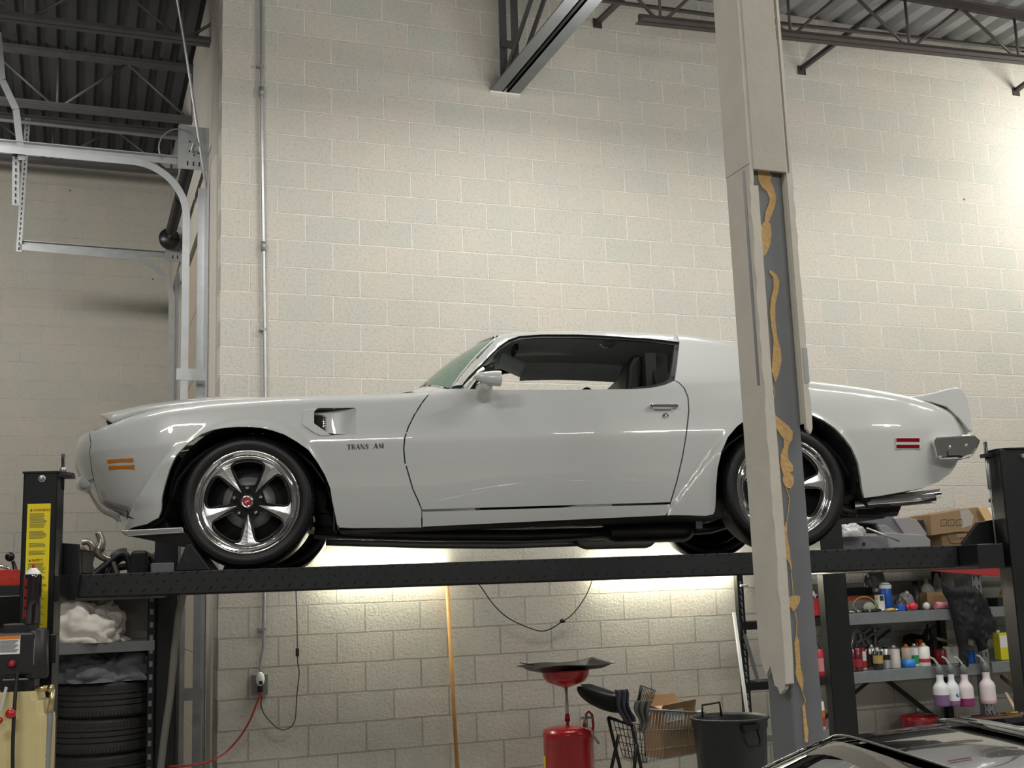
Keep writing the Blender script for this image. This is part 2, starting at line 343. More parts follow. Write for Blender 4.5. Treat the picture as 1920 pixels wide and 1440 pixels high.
# girder: double-angle bottom chord running to the viewer
gr = empty('roof_girder', (2.22, 0, 5.56), 0, 'heavy grey double steel girder running from the white wall over the lift', 'girder')
m_ = MB()
for s in (-1, 1):
    x0, x1 = (-.125, -.017) if s < 0 else (.017, .125)
    m_.box(x0, x1, -11, -.01, 0, .012); xi = -.029 if s < 0 else .017; m_.box(xi, xi+.012, -11, -.01, 0, .13)
m_.build('bottom_chord', MT['grey'], gr)
m_ = MB()
for s in (-1, 1):
    x0, x1 = (-.125, -.017) if s < 0 else (.017, .125)
    m_.box(x0, x1, -11, -.01, 1.0, 1.012)
m_.build('top_chord', MT['grey'], gr)
m_ = MB()
o_ = V(gr.location)
for k in range(6):
    y = -.12-k*1.8
    for dx in (-.06, .04):
        m_.bar((dx, y-.04, .02), (dx+.01, y-.04, 1.0), .06, .012, (0, 1, 0)); m_.bar((dx, y-.05, .05), (dx, y-1.75, 1.0), .06, .012, (1, 0, 0))
    m_.box(-.08, .05, y-.07, y-.05, .3, .36)
m_.build('web', MT['joist'], gr)
MB().box(-.13, .13, -.02, .02, -.012, .0).build('bearing_plate', MT['white'], gr, bevel=.002)
# conduit
cp = [onY(489.2, -115, -.03), onY(490, 172, -.03), onY(494, 462, -.03), onY(497.5, 745, -.03), onY(495, 1100, -.03), onY(494, 1215, -.03), onY(489, 1240, -.03), onY(489, 1268, -.03)]
cr = empty('conduit', cp[-1], 0, 'thin grey metal conduit running down the white wall beside the corner', 'conduit')
R_ = lambda p: V(p)-cp[-1]
MB().tube([R_(p) for p in cp], .0125, 10).build('pipe', MT['galv'], cr)
for (px, py) in ((490, 172), (494, 462)):
    p = R_(onY(px, py, -.03)); MB().cyl(p-V((0, 0, .035)), p+V((0, 0, .035)), .019, 12).build('coupling', MT['galv_d'], cr)
for (px, py) in ((489.8, 125), (496, 618), (493.5, 1180)):
    p = R_(onY(px, py, -.03)); MB().box(p[0]-.035, p[0]+.016, p[1]-.012, p[1]+.029, p[2]-.008, p[2]+.008).build('strap', MT['galv_d'], cr)
# outlet box with night light and two cords
ob_ = empty('outlet_box', onY(486, 1283, 0), 0, 'square grey steel outlet box low on the white wall under the conduit', 'outlet')
MB().box(-.055, .055, -.04, 0, -.07, .07).build('box', MT['galv_d'], ob_, bevel=.004)
m_ = MB(); m_.box(-.05, .05, -.044, -.04, -.063, .063); m_.build('cover_plate', MT['grey'], ob_, bevel=.001)
m_ = MB(); m_.box(-.018, .018, -.047, -.044, -.05, -.005); m_.build('socket', MT['blackm'], ob_, bevel=.002)
nl = onY(488, 1273, -.075)
nlr = empty('plug_adapter', nl, 0, 'white oval plug-in adapter on the outlet box', 'adapter')
MB().ball((0, 0, 0), .03, 10, (1, .8, 1.55)).build('shell', MT['white'], nlr)
MB().box(-.011, .011, -.034, -.02, -.035, -.012).build('plug', MT['blackm'], nlr, bevel=.003)
def cable(name, pts, r, mt_, label, cat='cable', grp=None, n=8, sub=6):
    """smooth catmull-rom tube through world points"""
    P_ = [V(p) for p in pts]; out = []
    for i in range(len(P_)-1):
        a, b, c, d = P_[max(i-1, 0)], P_[i], P_[i+1], P_[min(i+2, len(P_)-1)]
        for k in range(sub):
            t = k/sub; out.append(.5*((2*b)+(c-a)*t+(2*a-5*b+4*c-d)*t*t+(3*b-a-3*c+d)*t**3))
    out.append(P_[-1]); o = V(P_[0])
    ob = MB().tube([p-o for p in out], r, n).build(name, mt_); ob.location = o
    if label: tag(ob, label, cat, grp)
    return ob
MT['red_cord'] = mat('red_cord', (.35, .02, .015), .4); MT['dgrey'] = mat('dark_grey_cord', (.06, .06, .06), .5)
cable('extension_cord', [onY(490, 1299, -.05), onY(482, 1318, -.06), onY(468, 1352, -.06), onY(448, 1384, -.07), onY(420, 1413, -.1), onY(385, 1430, -.25), onY(345, 1436, -.4), onY(318, 1437, -.55)], .0065, MT['red_cord'], 'red extension cord sagging from the outlet to the left', 'cord')
cable('lamp_cord', [onY(491, 1303, -.05), onY(490, 1325, -.04), onY(500, 1345, -.03), onY(522, 1366, -.03), onY(540, 1366, -.03), onY(553, 1350, -.03), onY(557, 1300, -.03), onY(561, 1262, -.03), onY(558, 1238, -.03), onY(557, 1170, -.03), onY(555, 1100, -.03), onY(556, 1075, -.03)], .0042, MT['dgrey'], 'thin dark cord hanging in a loop right of the outlet', 'cord')
p = onY(557.5, 1223, -.035); tag(MB().box(p.x-.011, p.x+.011, p.y-.009, p.y+.009, p.z-.028, p.z+.028).build('cord_switch', MT['blackm'], bevel=.004), 'small black in-line switch on the dark cord right of the outlet', 'switch')
cable('light_cord', [onY(885, 1082, -.04), onY(900, 1098, -.04), onY(925, 1133, -.04), onY(955, 1160, -.04), onY(1000, 1180, -.04), onY(1025, 1182, -.04), onY(1055, 1165, -.04), onY(1075, 1150, -.04), onY(1098, 1118, -.04), onY(1110, 1088, -.04), onY(1112, 1070, -.04)], .0042, MT['blackm'], 'black cord sagging between the two wall lights below the runway', 'cord')
p = onY(1055, 1164, -.045); tag(MB().ball(p, .018, 8, (1.4, .8, .9)).build('cord_connector', MT['blackm']), 'black connector lump on the sagging cord between the wall lights', 'connector')
# two batten lights on the wall, behind the runway
MT['tube'] = mat('lit_tube', (.9, .9, .85), .4, emit=(1, .96, .74), es=66)
for i, (xa, xb, z) in enumerate(((.70, 1.62, 1.80), (2.78, 4.0, 1.735))):
    L_ = empty('wall_light', ((xa+xb)/2, -.035, z), 0, ('lit batten light on the wall behind the left half of the runway', 'lit batten light on the wall behind the right half of the runway')[i], 'light', 'batten lights on the wall')
    h_ = (xb-xa)/2
    MB().box(-h_, h_, -.0, .035, -.02, .02).build('housing', MT['white'], L_, bevel=.004)
    MB().cyl((-h_+.01, -.018, 0), (h_-.01, -.018, 0), .017, 12).build('tube', MT['tube'], L_)
# wooden pole in front of the wall
wp0, wp1 = onY(858, 1450, -.14), onY(836, 1060, -.05)
MT['wood'] = mat('orange_wood', (.50, .27, .08), .5, var=.2, vscale=14)
wd_ = wp1-wp0; w0_ = wp0-wd_*(wp0.z/wd_.z); o_ = MB().cyl((0, 0, 0), wp1-w0_, .0145, 12).build('wooden_pole', MT['wood']); o_.location = w0_
tag(o_, 'long orange wooden pole leaning against the white wall below the runway', 'pole')
# ---------------------------------------------------------------- overhead door with its tracks at the left
dr = empty('door_1', (.03, 2.3, 0), 0); tag(dr, kind='structure')
MT['door'] = mat('door_leaf', (.46, .40, .32), .6, var=.08); MT['jamb'] = mat('white_jamb', (.66, .63, .56), .6, var=.08)
m_ = MB()
for k in range(8): m_.box(0, .045, -1.3, 1.32, k*.595, k*.595+.59)
m_.build('panel', MT['door'], dr, bevel=.006)
m_ = MB(); m_.box(-.045, 0, -2.0, -1.72, 0, 4.93); m_.build('trim', MT['jamb'], dr, bevel=.004)
m_ = MB(); m_.box(-.05, -.034, -1.5, -1.28, 0, 4.9); m_.box(-.10, -.034, -1.29, -1.28, 0, 4.9); m_.build('jamb_angle', MT['galv'], dr)
m_ = MB(); m_.box(-.06, 0, 1.34, 1.5, 0, 4.9); m_.build('far_jamb_angle', MT['galv_d'], dr)
def track(name, label, X, Y, xs, z0, zh, R, mt_):
    r = empty(name, (X, Y, 0), 0, label, 'door track', 'overhead door tracks')
    path = [(0, 0, z0), (0, 0, zh-R)]+[(-R+R*math.cos(a), 0, zh-R+R*math.sin(a)) for a in [PI/2*k/12 for k in range(1, 13)]]+[(xs-X, 0, zh+.03)]
    m_ = MB()
    prof = [(-.028, -.022), (.028, -.022), (.028, .022), (-.012, .022), (-.012, .018), (.024, .018), (.024, -.018), (-.028, -.018)]
    N = len(path); vs = []; fs = []
    for i, p in enumerate(path):
        a = V(path[max(i-1, 0)]); b = V(path[min(i+1, N-1)]); t = (b-a).normalized(); nrm = V((t.z, 0, -t.x))
        for q in prof: vs.append(V(p)+nrm*q[0]+V((0, q[1], 0)))
    n = len(prof)
    for i in range(N-1):
        for k in range(n): fs.append((i*n+k, i*n+(k+1) % n, (i+1)*n+(k+1) % n, (i+1)*n+k))
    m_.add(vs, fs); m_.build('rail', mt_, r)
    
    m_ = MB(); m_.bar((.05, .03, zh+.055), (xs-X, .03, zh+.075), .006, .06); m_.bar((.05, .01, zh+.08), (xs-X, .01, zh+.1), .045, .006); m_.build('stiffener_angle', mt_, r)
    m_ = MB(); m_.box(-.07, .19, -.012, -.006, zh-.02, zh+.34); m_.build('bearing_plate', mt_, r)
    h_ = MB()
    for (x, z) in ((0, .21), (.07, .12), (.0, .13), (.07, .21), (.035, .1)): h_.cyl((x+.02, -.0135, zh+z), (x+.02, -.0115, zh+z), .008, 8)
    for x in (0, .045, .09): h_.box(x, x+.011, -.0135, -.0115, zh+.01, zh+.045)
    h_.build('slots', MT['blackm'], r)
    for z in (3.3, 2.0, .9): MB().box(-.06, .17, -.026, -.022, z, z+.09).build('bracket', mt_, r)
    return r
track('door_track', 'bright galvanised overhead door track at the near edge of the door', -.17, .9, -4.6, 0, 5.03, .42, MT['galv'])
track('door_track', 'duller galvanised overhead door track at the far edge of the door', -.09, 3.45, -1.5, 0, 4.98, .42, MT['galv_d'])
# the shaft with its dark springs, and the cable drum
ts = empty('door_spring', (-.13, 2.2, 5.16), 0, 'black torsion spring shaft running between the two door tracks', 'spring')
m_ = MB(); m_.cyl((0, -1.5, 0), (0, 1.35, 0), .014, 10); m_.build('shaft', MT['galv_d'], ts)
def spring(y0, y1, r):
    n = int((y1-y0)/.02); return MB().tube([(0, y0+(y1-y0)*i/(n*2), 0) for i in range(n*2+1)], [r*(1 if i % 2 else .9) for i in range(n*2+1)], 16)
spring(-1.15, -.2, .052).build('coil', MT['black'], ts); spring(-.12, .85, .05).build('coil', MT['black'], ts)
MB().lathe([(0, 0), (.10, 0), (.10, .02), (.07, .025), (.07, .07), (.09, .075), (.09, .09), (0, .09)], (0, 1.1, 0), (0, 1, 0), 28).build('drum', MT['black'], ts)
MB().lathe([(0, 0), (.10, 0), (.10, .02), (.07, .025), (.07, .07), (.0, .075)], (0, -1.27, 0), (0, 1, 0), 28).build('near_drum', MT['galv_d'], ts)
# hangers
hg = empty('track_hanger', onY(20, 240, .9), 0, 'bent perforated steel angle hanging the near door track from the roof', 'hanger')
hl = V(hg.location); m_ = MB(); q = [onY(-4, 60, .9), onY(4, 150, .9), onY(30, 205, .9), onY(41, 300, .9)]
for i in range(3): m_.bar(q[i]-hl, q[i+1]-hl, .05, .006, (0, 1, 0))
m_.build('bar', MT['galv_d'], hg)
def perforated(px0, px1, Y, label):
    a, b = onY(*px0, Y), onY(*px1, Y); r = empty('perforated_strap', b, 0, label, 'strap', 'perforated hanger straps')
    d = a-b; MB().bar((0, 0, 0), d, .05, .004, (0, 1, 0)).build('bar', MT['galv_d'], r)
    h = MB(); n = int(d.length/.05); t = d.normalized()
    for i in range(n): c = t*(.03+i*.05); h.ob(c+V((0, -.0, 0)), t*.014, V((.005, 0, 0)), (0, .0045, 0)) if True else None
    # the slots sit on the viewer's side
    h.v = [(x, y-.0006, z) for x, y, z in h.v]
    h.build('slots', MT['blackm'], r); return r
perforated((30, 284), (29, 385), .93, 'short perforated strap hanging from the near door track')
perforated((52, 222), (35, 472), 3.43, 'long perforated strap carrying the far door track')
cable('ceiling_rope', [onY(316, -100, .25), onY(330, -10, .35), onY(352, 120, .55), onY(384, 335, .8), onY(392, 400, .9), onY(396, 432, .93)], .011, MT['galv'], 'taut pale cable running down from the roof to the door jamb', 'cable')
m_ = MB(); a = onY(337, 300, .88)
m_.tube([a+V((.16*math.cos(t)-.0, 0, .17*math.sin(t)+.09)) for t in [PI*1.15-PI*1.0*k/14 for k in range(15)]], .006, 8)
tag(m_.build('wire_loop', MT['galv_d']), 'thin grey wire loop over the bearing plate of the near door track', 'wire')
# ---------------------------------------------------------------- the column in front of the car
cx, cy = 1.45, -4.66
col = empty('building_column', (cx, cy, 0), 0, 'steel column half wrapped in broken painted drywall, in front of the raised car', 'column')
W_, D_ = .125, .15
m_ = MB(); m_.box(0, W_, 0, D_, 0, 6.6); m_.build('steel_post', MT['grey'], col, bevel=.008, seg=3)
def cp_(px, py, y=None): # pixel on the plane of the column's front face
    p = onY(px, py, cy if y is None else y); return p
# left board: covers the left face
lft = [(-.012, 0), (-.012, 0)]
zb = onX(1440, 1285, cx).z
def ragged(z0, z1, n, amp, seed):
    rnd = random.Random(seed); return [(rnd.uniform(-amp, amp), z0+(z1-z0)*i/n) for i in range(n+1)]
# the drywall board on the left face with a ragged front edge that shows its thickness
def board(poly, x0, x1):   # poly in (y, z)
    m_ = MB(); m_.prism([(p[0], p[1]) for p in poly], (x0, 0, 0), (0, 1, 0), (0, 0, 1), (x1-x0, 0, 0)); return m_
rb = ragged(1.30, 3.1, 26, .004, 3)
poly = [(-.030+a, z) for a, z in rb]+[(-.03, 3.12), (-.03, 6.6), (D_-.012, 6.6), (D_-.012, 1.42), (D_-.02, 1.35), (.10, 1.30), (.07, 1.335), (.05, 1.27), (.03, 1.262), (.02, 1.24), (-.01, 1.26)]
board(poly, -.034, -.018).build('side_drywall', MT['dry_s'], col)
# the paper-faced corner strips: raised bead to the left of the steel, chipped
poly = [(-.05+a*1.4, z) for a, z in ragged(1.32, 3.1, 30, .005, 9)]+[(-.03, 3.1), (-.028, 2.2), (-.03, 1.33)]
m_ = MB(); m_.prism([(p[0]*1.0-.0, p[1]) for p in [(-.042+a, z) for a, z in ragged(1.28, 3.1, 34, .004, 5)]+[(-.004, 3.1), (-.006, 2.4), (.0, 1.9), (-.004, 1.4), (-.008, 1.28)]], (0, -.034, 0), (1, 0, 0), (0, 0, 1), (0, .012, 0))
m_.build('corner_drywall', MT['dry_s'], col)
# front board, whole above, ends in a clean cut where the steel begins
zc_ = onY(1435, 319, cy-.034).z
m_ = MB(); m_.box(-.018, W_+.004, -.034, -.018, zc_, 6.6); m_.build('front_drywall', MT['dry'], col, bevel=.002)
m_ = MB(); m_.box(-.037, -.0335, -.034, D_-.012, zc_+.02, 6.6); m_.build('bare_side_panel', MT['dry_s'], col, bevel=.002)
zr0 = onY(1500, 805, cy).z
poly = [(W_+.004, zc_), (W_+.004, zr0), (W_+.02, zr0-.02)]+[(W_+.03+a, z) for a, z in ragged(zr0, zc_, 20, .0035, 12)]+[(W_+.03, 6.6), (W_+.018, 6.6), (W_+.018, zc_)]
m_ = MB(); m_.prism(poly, (0, -.03, 0), (1, 0, 0), (0, 0, 1), (0, .014, 0)); m_.build('right_drywall_edge', MT['dry_s'], col)
m_ = MB(); m_.box(W_+.002, W_+.012, -.02, D_, zr0+.02, 6.6); m_.build('right_drywall', MT['dry_s'], col)
# metal corner beads showing through
za, zb2 = onY(1410, 320, cy).z, onY(1395, 720, cy).z
m_ = MB(); m_.box(-.036, -.0345, .004, .02, zb2, za+.0); m_.build('corner_bead', MT['galv_d'], col)
m_ = MB(); m_.box(W_+.012, W_+.032, -.032, -.0305, onY(1490, 720, cy).z, onY(1490, 655, cy).z); m_.build('corner_bead', MT['galv_d'], col)
# dribbles of dried adhesive on the steel front face: outline points in photo pixels laid on that face
glue = [[(1420, 321), (1422, 340), (1428, 352), (1438, 360), (1443, 372), (1440, 385), (1434, 400), (1433, 415), (1440, 418), (1447, 402), (1453, 385), (1455, 368), (1450, 352), (1444, 338), (1447, 330), (1440, 322)],
        [(1433, 415), (1424, 426), (1420, 440), (1420, 458), (1423, 475), (1429, 484), (1437, 475), (1444, 458), (1446, 436), (1444, 420)],
        [(1441, 507), (1442, 512), (1449, 520), (1450, 540), (1445, 560), (1443, 585), (1446, 615), (1450, 640), (1448, 670), (1446, 695), (1453, 717), (1460, 700), (1465, 675), (1463, 655), (1457, 635), (1453, 600), (1453, 570), (1459, 545), (1461, 528), (1455, 515), (1446, 508)],
        [(1447, 764), (1442, 775), (1441, 786), (1452, 797), (1460, 811), (1469, 824), (1469, 838), (1463, 852), (1463, 873), (1468, 890), (1467, 903), (1473, 914), (1482, 916), (1488, 907), (1487, 893), (1481, 886), (1487, 883), (1486, 873), (1478, 862), (1476, 846), (1479, 832), (1485, 824), (1486, 810), (1478, 799), (1463, 787), (1453, 778)],
        [(1475, 975), (1469, 990), (1469, 1012), (1472, 1030), (1474, 1047), (1480, 1058), (1483, 1074), (1484, 1062), (1481, 1045), (1480, 1028), (1475, 1005)],
        [(1478, 1120), (1479, 1135), (1487, 1147), (1493, 1140), (1499, 1128), (1500, 1118), (1490, 1116)],
        [(1492, 1190), (1489, 1205), (1490, 1225), (1492, 1245), (1491, 1262), (1495, 1278), (1501, 1290), (1504, 1300), (1505, 1290), (1506, 1272), (1502, 1258), (1500, 1245), (1499, 1220), (1497, 1200)],
        [(1509, 1318), (1504, 1326), (1506, 1345), (1507, 1365), (1509, 1392), (1514, 1392), (1515, 1372), (1511, 1345), (1509, 1328)]]
for gpoly in glue:
    pts = [onY(x, y, cy-.001) for x, y in gpoly]
    pts = [(min(max(p.x-cx, .006), W_-.006), p.z) for p in pts]
    m_ = MB(); m_.prism(pts, (0, -.0035, 0), (1, 0, 0), (0, 0, 1), (0, .0045, 0)); m_.build('adhesive_smear', MT['tan'], col)
thin = [[(1446, 717), (1452, 735), (1447, 764)], [(1474, 916), (1480, 935), (1478, 958), (1475, 975)], [(1483, 1074), (1486, 1100), (1487, 1118)], [(1490, 1147), (1494, 1165), (1493, 1190)], [(1504, 1300), (1510, 1312), (1508, 1320)]]
m_ = MB()
for t in thin:
    for i in range(len(t)-1):
        a, b = onY(*t[i], cy-.001), onY(*t[i+1], cy-.001); m_.bar(a-V((cx, cy, 0)), b-V((cx, cy, 0)), .0035, .0025, (0, 1, 0))
m_.build('adhesive_thread', MT['tan'], col)
# ---------------------------------------------------------------- the white car on the lift
car = empty('car', LO, -ALP, 'white two-door coupe with polished five-spoke wheels raised on the black lift', 'car')
YC = .885                                   # centre line
def interp(T, x):
    if x <= T[0][0]: return T[0][1]
    for (a, b), (c, d) in zip(T, T[1:]):
        if x <= c: return b+(d-b)*(x-a)/(c-a)
    return T[-1][1]
def sst(a, b, x): t = min(1, max(0, (x-a)/(b-a))); return t*t*(3-2*t)
# height of the upper edge of the flank, read along the silhouette
def tab(pts, y): return [(q.x, q.z) for q in (cY(px, py, y) for px, py in pts)]
ZT = tab([(172, 798.5), (200, 788.5), (250, 775.5), (300, 767.5), (350, 761), (400, 754.5), (500, 747), (600, 742.5), (700, 741), (760, 738), (805, 733)], .11)
ZT += tab([(848, 727)], .16)+tab([(934, 628), (953, 619.5), (1015, 614), (1084, 613), (1152, 614.5), (1221, 618), (1290, 624.5), (1341, 634.5), (1371, 641.5)], .36)
ZT += tab([(1430, 672), (1480, 700)], .24)+tab([(1506, 714), (1550, 720.5), (1602, 728), (1646, 735.5), (1690, 743), (1742, 754), (1769, 761), (1785, 764), (1816, 768), (1840, 772)], .13)
# nose: how far forward the plan curve reaches at each height
NZ = sorted([(q.z, -.35-q.x) for q in (cY(px, py, .5) for px, py in ((172, 798), (155, 806), (143, 822), (137.5, 842), (139, 862), (148, 885), (160, 904), (172, 926), (185, 947), (200, 957), (222, 966), (224, 994)))])
FL1 = None
def ybody(x, z):
    t = z-.61
    if t >= 0: y = .10*t+.55*min(t, .26)**2+max(0, t-.26)*.286
    else: u_ = -t; y = .05*u_+.30*u_*u_
    b = z-.87
    if b > 0: y += b*b/(b+.06)*.6
    if x > 3.15: y += .17*((x-3.15)/.65)**2.4
    return y-.02
FA, FB = cY(222, 964, .0), cY(297, 872, 0)
RA, RB = cY(1243, 968, 0), cY(1338, 838, 0)
def flare(x, z):
    f = 0
    # front: beyond the crease running from the chin up to the arch
    d = ((x-FA.x)*(FB.z-FA.z)-(z-FA.z)*(FB.x-FA.x))/math.hypot(FB.x-FA.x, FB.z-FA.z)
    r = math.hypot(x, z-.335)
    if x < .1:
        lim = sst(0, .05, d)*sst(.62, .45, z) if z < .55 else 0
        if z < .62: f += (.026+.035*sst(.48, .24, z))*sst(0, .02, d)*sst(.64, .52, z)
    f += .012*math.exp(-((r-.372)/.022)**2)*(1 if z > .2 else 0)
    # rear wheel arch lip and the flare in front of it
    x2 = x-2.748; r2 = math.hypot(x2, z-.335)
    f += .012*math.exp(-((r2-.372)/.025)**2)
    if x2 < 0:
        d = ((x-RA.x)*(RB.z-RA.z)-(z-RA.z)*(RB.x-RA.x))/math.hypot(RB.x-RA.x, RB.z-RA.z)
        f += .03*sst(0, .022, d)*sst(.62, .5, z)
    return f
def S(u, z):
    """near flank: u runs along the car, wrapping round the nose for u < -0.35"""
    x = u; y0 = 0
    if u < -.35:
        a = interp(NZ, z)+.035; t = min(PI/2, (-.35-u)/.62)
        x = -.35-a*math.sin(t); y0 = .80*(1-math.cos(t))
    zt = interp(ZT, max(u, -.72) if u < -.35 else u); r = .055
    zz = min(z, zt); y = ybody(x, zz)-flare(x, zz)
    d = zz-(zt-r)
    if d > 0: y += r-math.sqrt(max(0, r*r-d*d))
    return V((x, y+y0, zz))
def lp(p): return proj(L2w(p))
def side(px, py):
    """(u, z) on the flank seen at a photo pixel"""
    q = cY(px, py, .02); u, z = q.x, q.z
    for k in range(14):
        a = lp(S(u, z)); e0, e1 = px-a[0], py-a[1]
        if abs(e0)+abs(e1) < .05: break
        b = lp(S(u+.002, z)); c = lp(S(u, z-.002))
        j11, j21 = (b[0]-a[0])/.002, (b[1]-a[1])/.002; j12, j22 = (a[0]-c[0])/.002, (a[1]-c[1])/.002
        D = j11*j22-j12*j21
        if abs(D) < 500: D = 500 if D >= 0 else -500
        du, dz = (e0*j22-e1*j12)/D, (j11*e1-j21*e0)/D
        u += max(-.05, min(.05, du)); z += max(-.05, min(.05, dz))
    return (u, z)
def smooth_poly(P_, closed=True, k=3):
    out = []; n = len(P_)
    for i in range(n):
        a, b, c, d = P_[(i-1) % n], P_[i], P_[(i+1) % n], P_[(i+2) % n]
        for q in range(k):
            t = q/k; out.append(tuple(.5*((2*b[j])+(c[j]-a[j])*t+(2*a[j]-5*b[j]+4*c[j]-d[j])*t*t+(3*b[j]-a[j]-3*c[j]+d[j])*t**3) for j in (0, 1)))
    return out
def dens(P_, step=.02, closed=True):
    out = []; n = len(P_)
    for i in range(n if closed else n-1):
        a, b = P_[i], P_[(i+1) % n]; L_ = math.hypot(b[0]-a[0], b[1]-a[1]); k = max(1, int(L_/step))
        for j in range(k): out.append((a[0]+(b[0]-a[0])*j/k, a[1]+(b[1]-a[1])*j/k))
    if not closed: out.append(P_[-1])
    return out
def inside(p, P_):
    x, y = p; c = False; j = len(P_)-1
    for i in range(len(P_)):
        xi, yi = P_[i]; xj, yj = P_[j]
        if (yi > y) != (yj > y) and x < (xj-xi)*(y-yi)/(yj-yi)+xi: c = not c
        j = i
    return c
def dist_poly(p, P_):
    m_ = 9
    for i in range(len(P_)):
        ax, ay = P_[i-1]; bx, by = P_[i]; dx, dy = bx-ax, by-ay; L_ = dx*dx+dy*dy+1e-12
        t = max(0, min(1, ((p[0]-ax)*dx+(p[1]-ay)*dy)/L_)); m_ = min(m_, math.hypot(p[0]-ax-dx*t, p[1]-ay-dy*t))
    return m_
def panel(name, P_, mt_, parent, fn=None, gap=.0034, depth=.022, step=.024, mirror=False, holes=(), lift=0, off=None):
    """curved sheet with outline P_ in (u, z) laid on the flank, its edge folded inwards"""
    fn = fn or S
    P_ = dens(P_, .018)
    # shrink by the shut line gap
    ar = sum(P_[i-1][0]*P_[i][1]-P_[i][0]*P_[i-1][1] for i in range(len(P_)))
    sgn = 1 if ar > 0 else -1; Q = []
    n = len(P_)
    for i in range(n):
        a, b = P_[i-1], P_[(i+1) % n]; dx, dy = b[0]-a[0], b[1]-a[1]; L_ = math.hypot(dx, dy) or 1
        Q.append((P_[i][0]-sgn*dy/L_*gap, P_[i][1]+sgn*dx/L_*gap))
    loops = [Q]+[dens(h, .018) for h in holes]
    pts = []; edges = []
    for lp_ in loops:
        b = len(pts); pts += lp_; edges += [(b+i, b+(i+1) % len(lp_)) for i in range(len(lp_))]
    nb = len(pts)
    x0, x1 = min(p[0] for p in Q), max(p[0] for p in Q); z0, z1 = min(p[1] for p in Q), max(p[1] for p in Q)
    i = 0; z = z0+step*.5
    while z < z1:
        x = x0+step*(.5 if i % 2 else 1)
        while x < x1:
            if inside((x, z), Q) and not any(inside((x, z), h) for h in loops[1:]) and all(dist_poly((x, z), l_) > step*.45 for l_ in loops): pts.append((x, z))
            x += step
        z += step*.87; i += 1
    r = delaunay_2d_cdt([V(p) for p in pts], edges, [], 0, 1e-6)
    vv, fc = r[0], r[2]
    def inn(c): return inside(c, Q) and not any(inside(c, h) for h in loops[1:])
    bm = bmesh.new(); bv = []
    for p in vv:
        q = fn(p.x, p.y)
        if off: q = q-V((0, off(p.x, p.y), 0))
        if lift: q = q-V((0, lift, 0))
        if mirror: q = V((q.x, 2*YC-q.y, q.z))
        bv.append(bm.verts.new(q))
    for f in fc:
        c = (sum(vv[i].x for i in f)/len(f), sum(vv[i].y for i in f)/len(f))
        if inn(c):
            try: bm.faces.new([bv[i] for i in f])
            except ValueError: pass
    loose = [v for v in bm.verts if not v.link_faces]; bmesh.ops.delete(bm, geom=loose, context='VERTS')
    bmesh.ops.recalc_face_normals(bm, faces=bm.faces)
    # outward is away from the centre line
    s = sum(f.normal.y*f.calc_area() for f in bm.faces)
    if (s > 0) != mirror: bmesh.ops.reverse_faces(bm, faces=bm.faces)
    for f in bm.faces: f.smooth = True
    be = [e for e in bm.edges if e.is_boundary]
    ex = bmesh.ops.extrude_edge_only(bm, edges=be)
    nv = [g for g in ex['geom'] if isinstance(g, bmesh.types.BMVert)]
    for e in be: e.smooth = False
    for v in nv: v.co += V((0, -depth if mirror else depth, 0))
    me = bpy.data.meshes.new(name); bm.to_mesh(me); bm.free(); me.materials.append(mt_)
    o = bpy.data.objects.new(name, me); C.objects.link(o); o.parent = parent
    return o
def sp(*pts): return [side(*p) for p in pts]
W = MT['paint']
# ---- outlines (photo pixels)
ARCH_F = [(306, 925), (310, 909), (319, 880), (332, 853), (354, 831), (377, 815.5), (399, 807), (421, 803), (443, 801.5), (465, 801.5), (488, 803), (510, 808), (532, 815.5), (554, 828), (577, 844), (594, 867), (608, 891), (618, 915.5), (621, 935), (627, 964), (632, 990)]
DOORF = [(819, 729.5), (802, 741), (791.6, 755), (778, 776), (766, 800), (759, 820.6), (757, 841), (759, 865), (766, 889), (774, 917), (785, 941), (791, 956.4)]
DOORR = [(1257, 942.7), (1269, 903), (1280, 855), (1288, 803), (1291.7, 769), (1290, 745), (1283, 728), (1273, 717.5), (1264, 713)]
SILL = [(1264, 713), (1245, 721), (1221, 726), (1187, 728.5), (1084, 729.5), (943, 729.5), (877, 728.5), (848, 728)]
VENT = [(574, 768), (568, 772), (567, 796), (572, 801), (588, 812), (600, 817), (612, 817.5), (667, 815), (668, 768), (665, 764.5), (600, 765), (585, 767)]
pF = sp(*ARCH_F)
zl = lambda px, py: side(px, py)
topz = lambda u: interp(ZT, u)
def top_edge(u0, u1, n=24): return [(u0+(u1-u0)*i/n, topz(u0+(u1-u0)*i/n)) for i in range(n+1)]
seam = sp((171, 803), (170.5, 830), (171, 872), (176, 901)); lowseam = sp((186, 930), (197, 950), (207, 959))
dF = sp(*DOORF)
uS = seam[0][0]; uD = dF[0][0]
# front fender: nose seam, chin, flare bottom, arch, sill, door front, top
fend = [(uS, topz(uS)-.002)]+seam[1:]+lowseam+sp((222, 964), (224, 994), (250, 990), (275, 984), (297, 972), (302, 960))+pF+sp((660, 991.5), (740, 991), (791, 990))+dF[::-1][:-1]+[(uD, topz(uD)-.0015)]+top_edge(uD, uS)[1:-1]
ventp = sp(*VENT)
panel('fender', fend, W, car, holes=[ventp], step=.015)
panel('fender', fend, W, car, mirror=True)
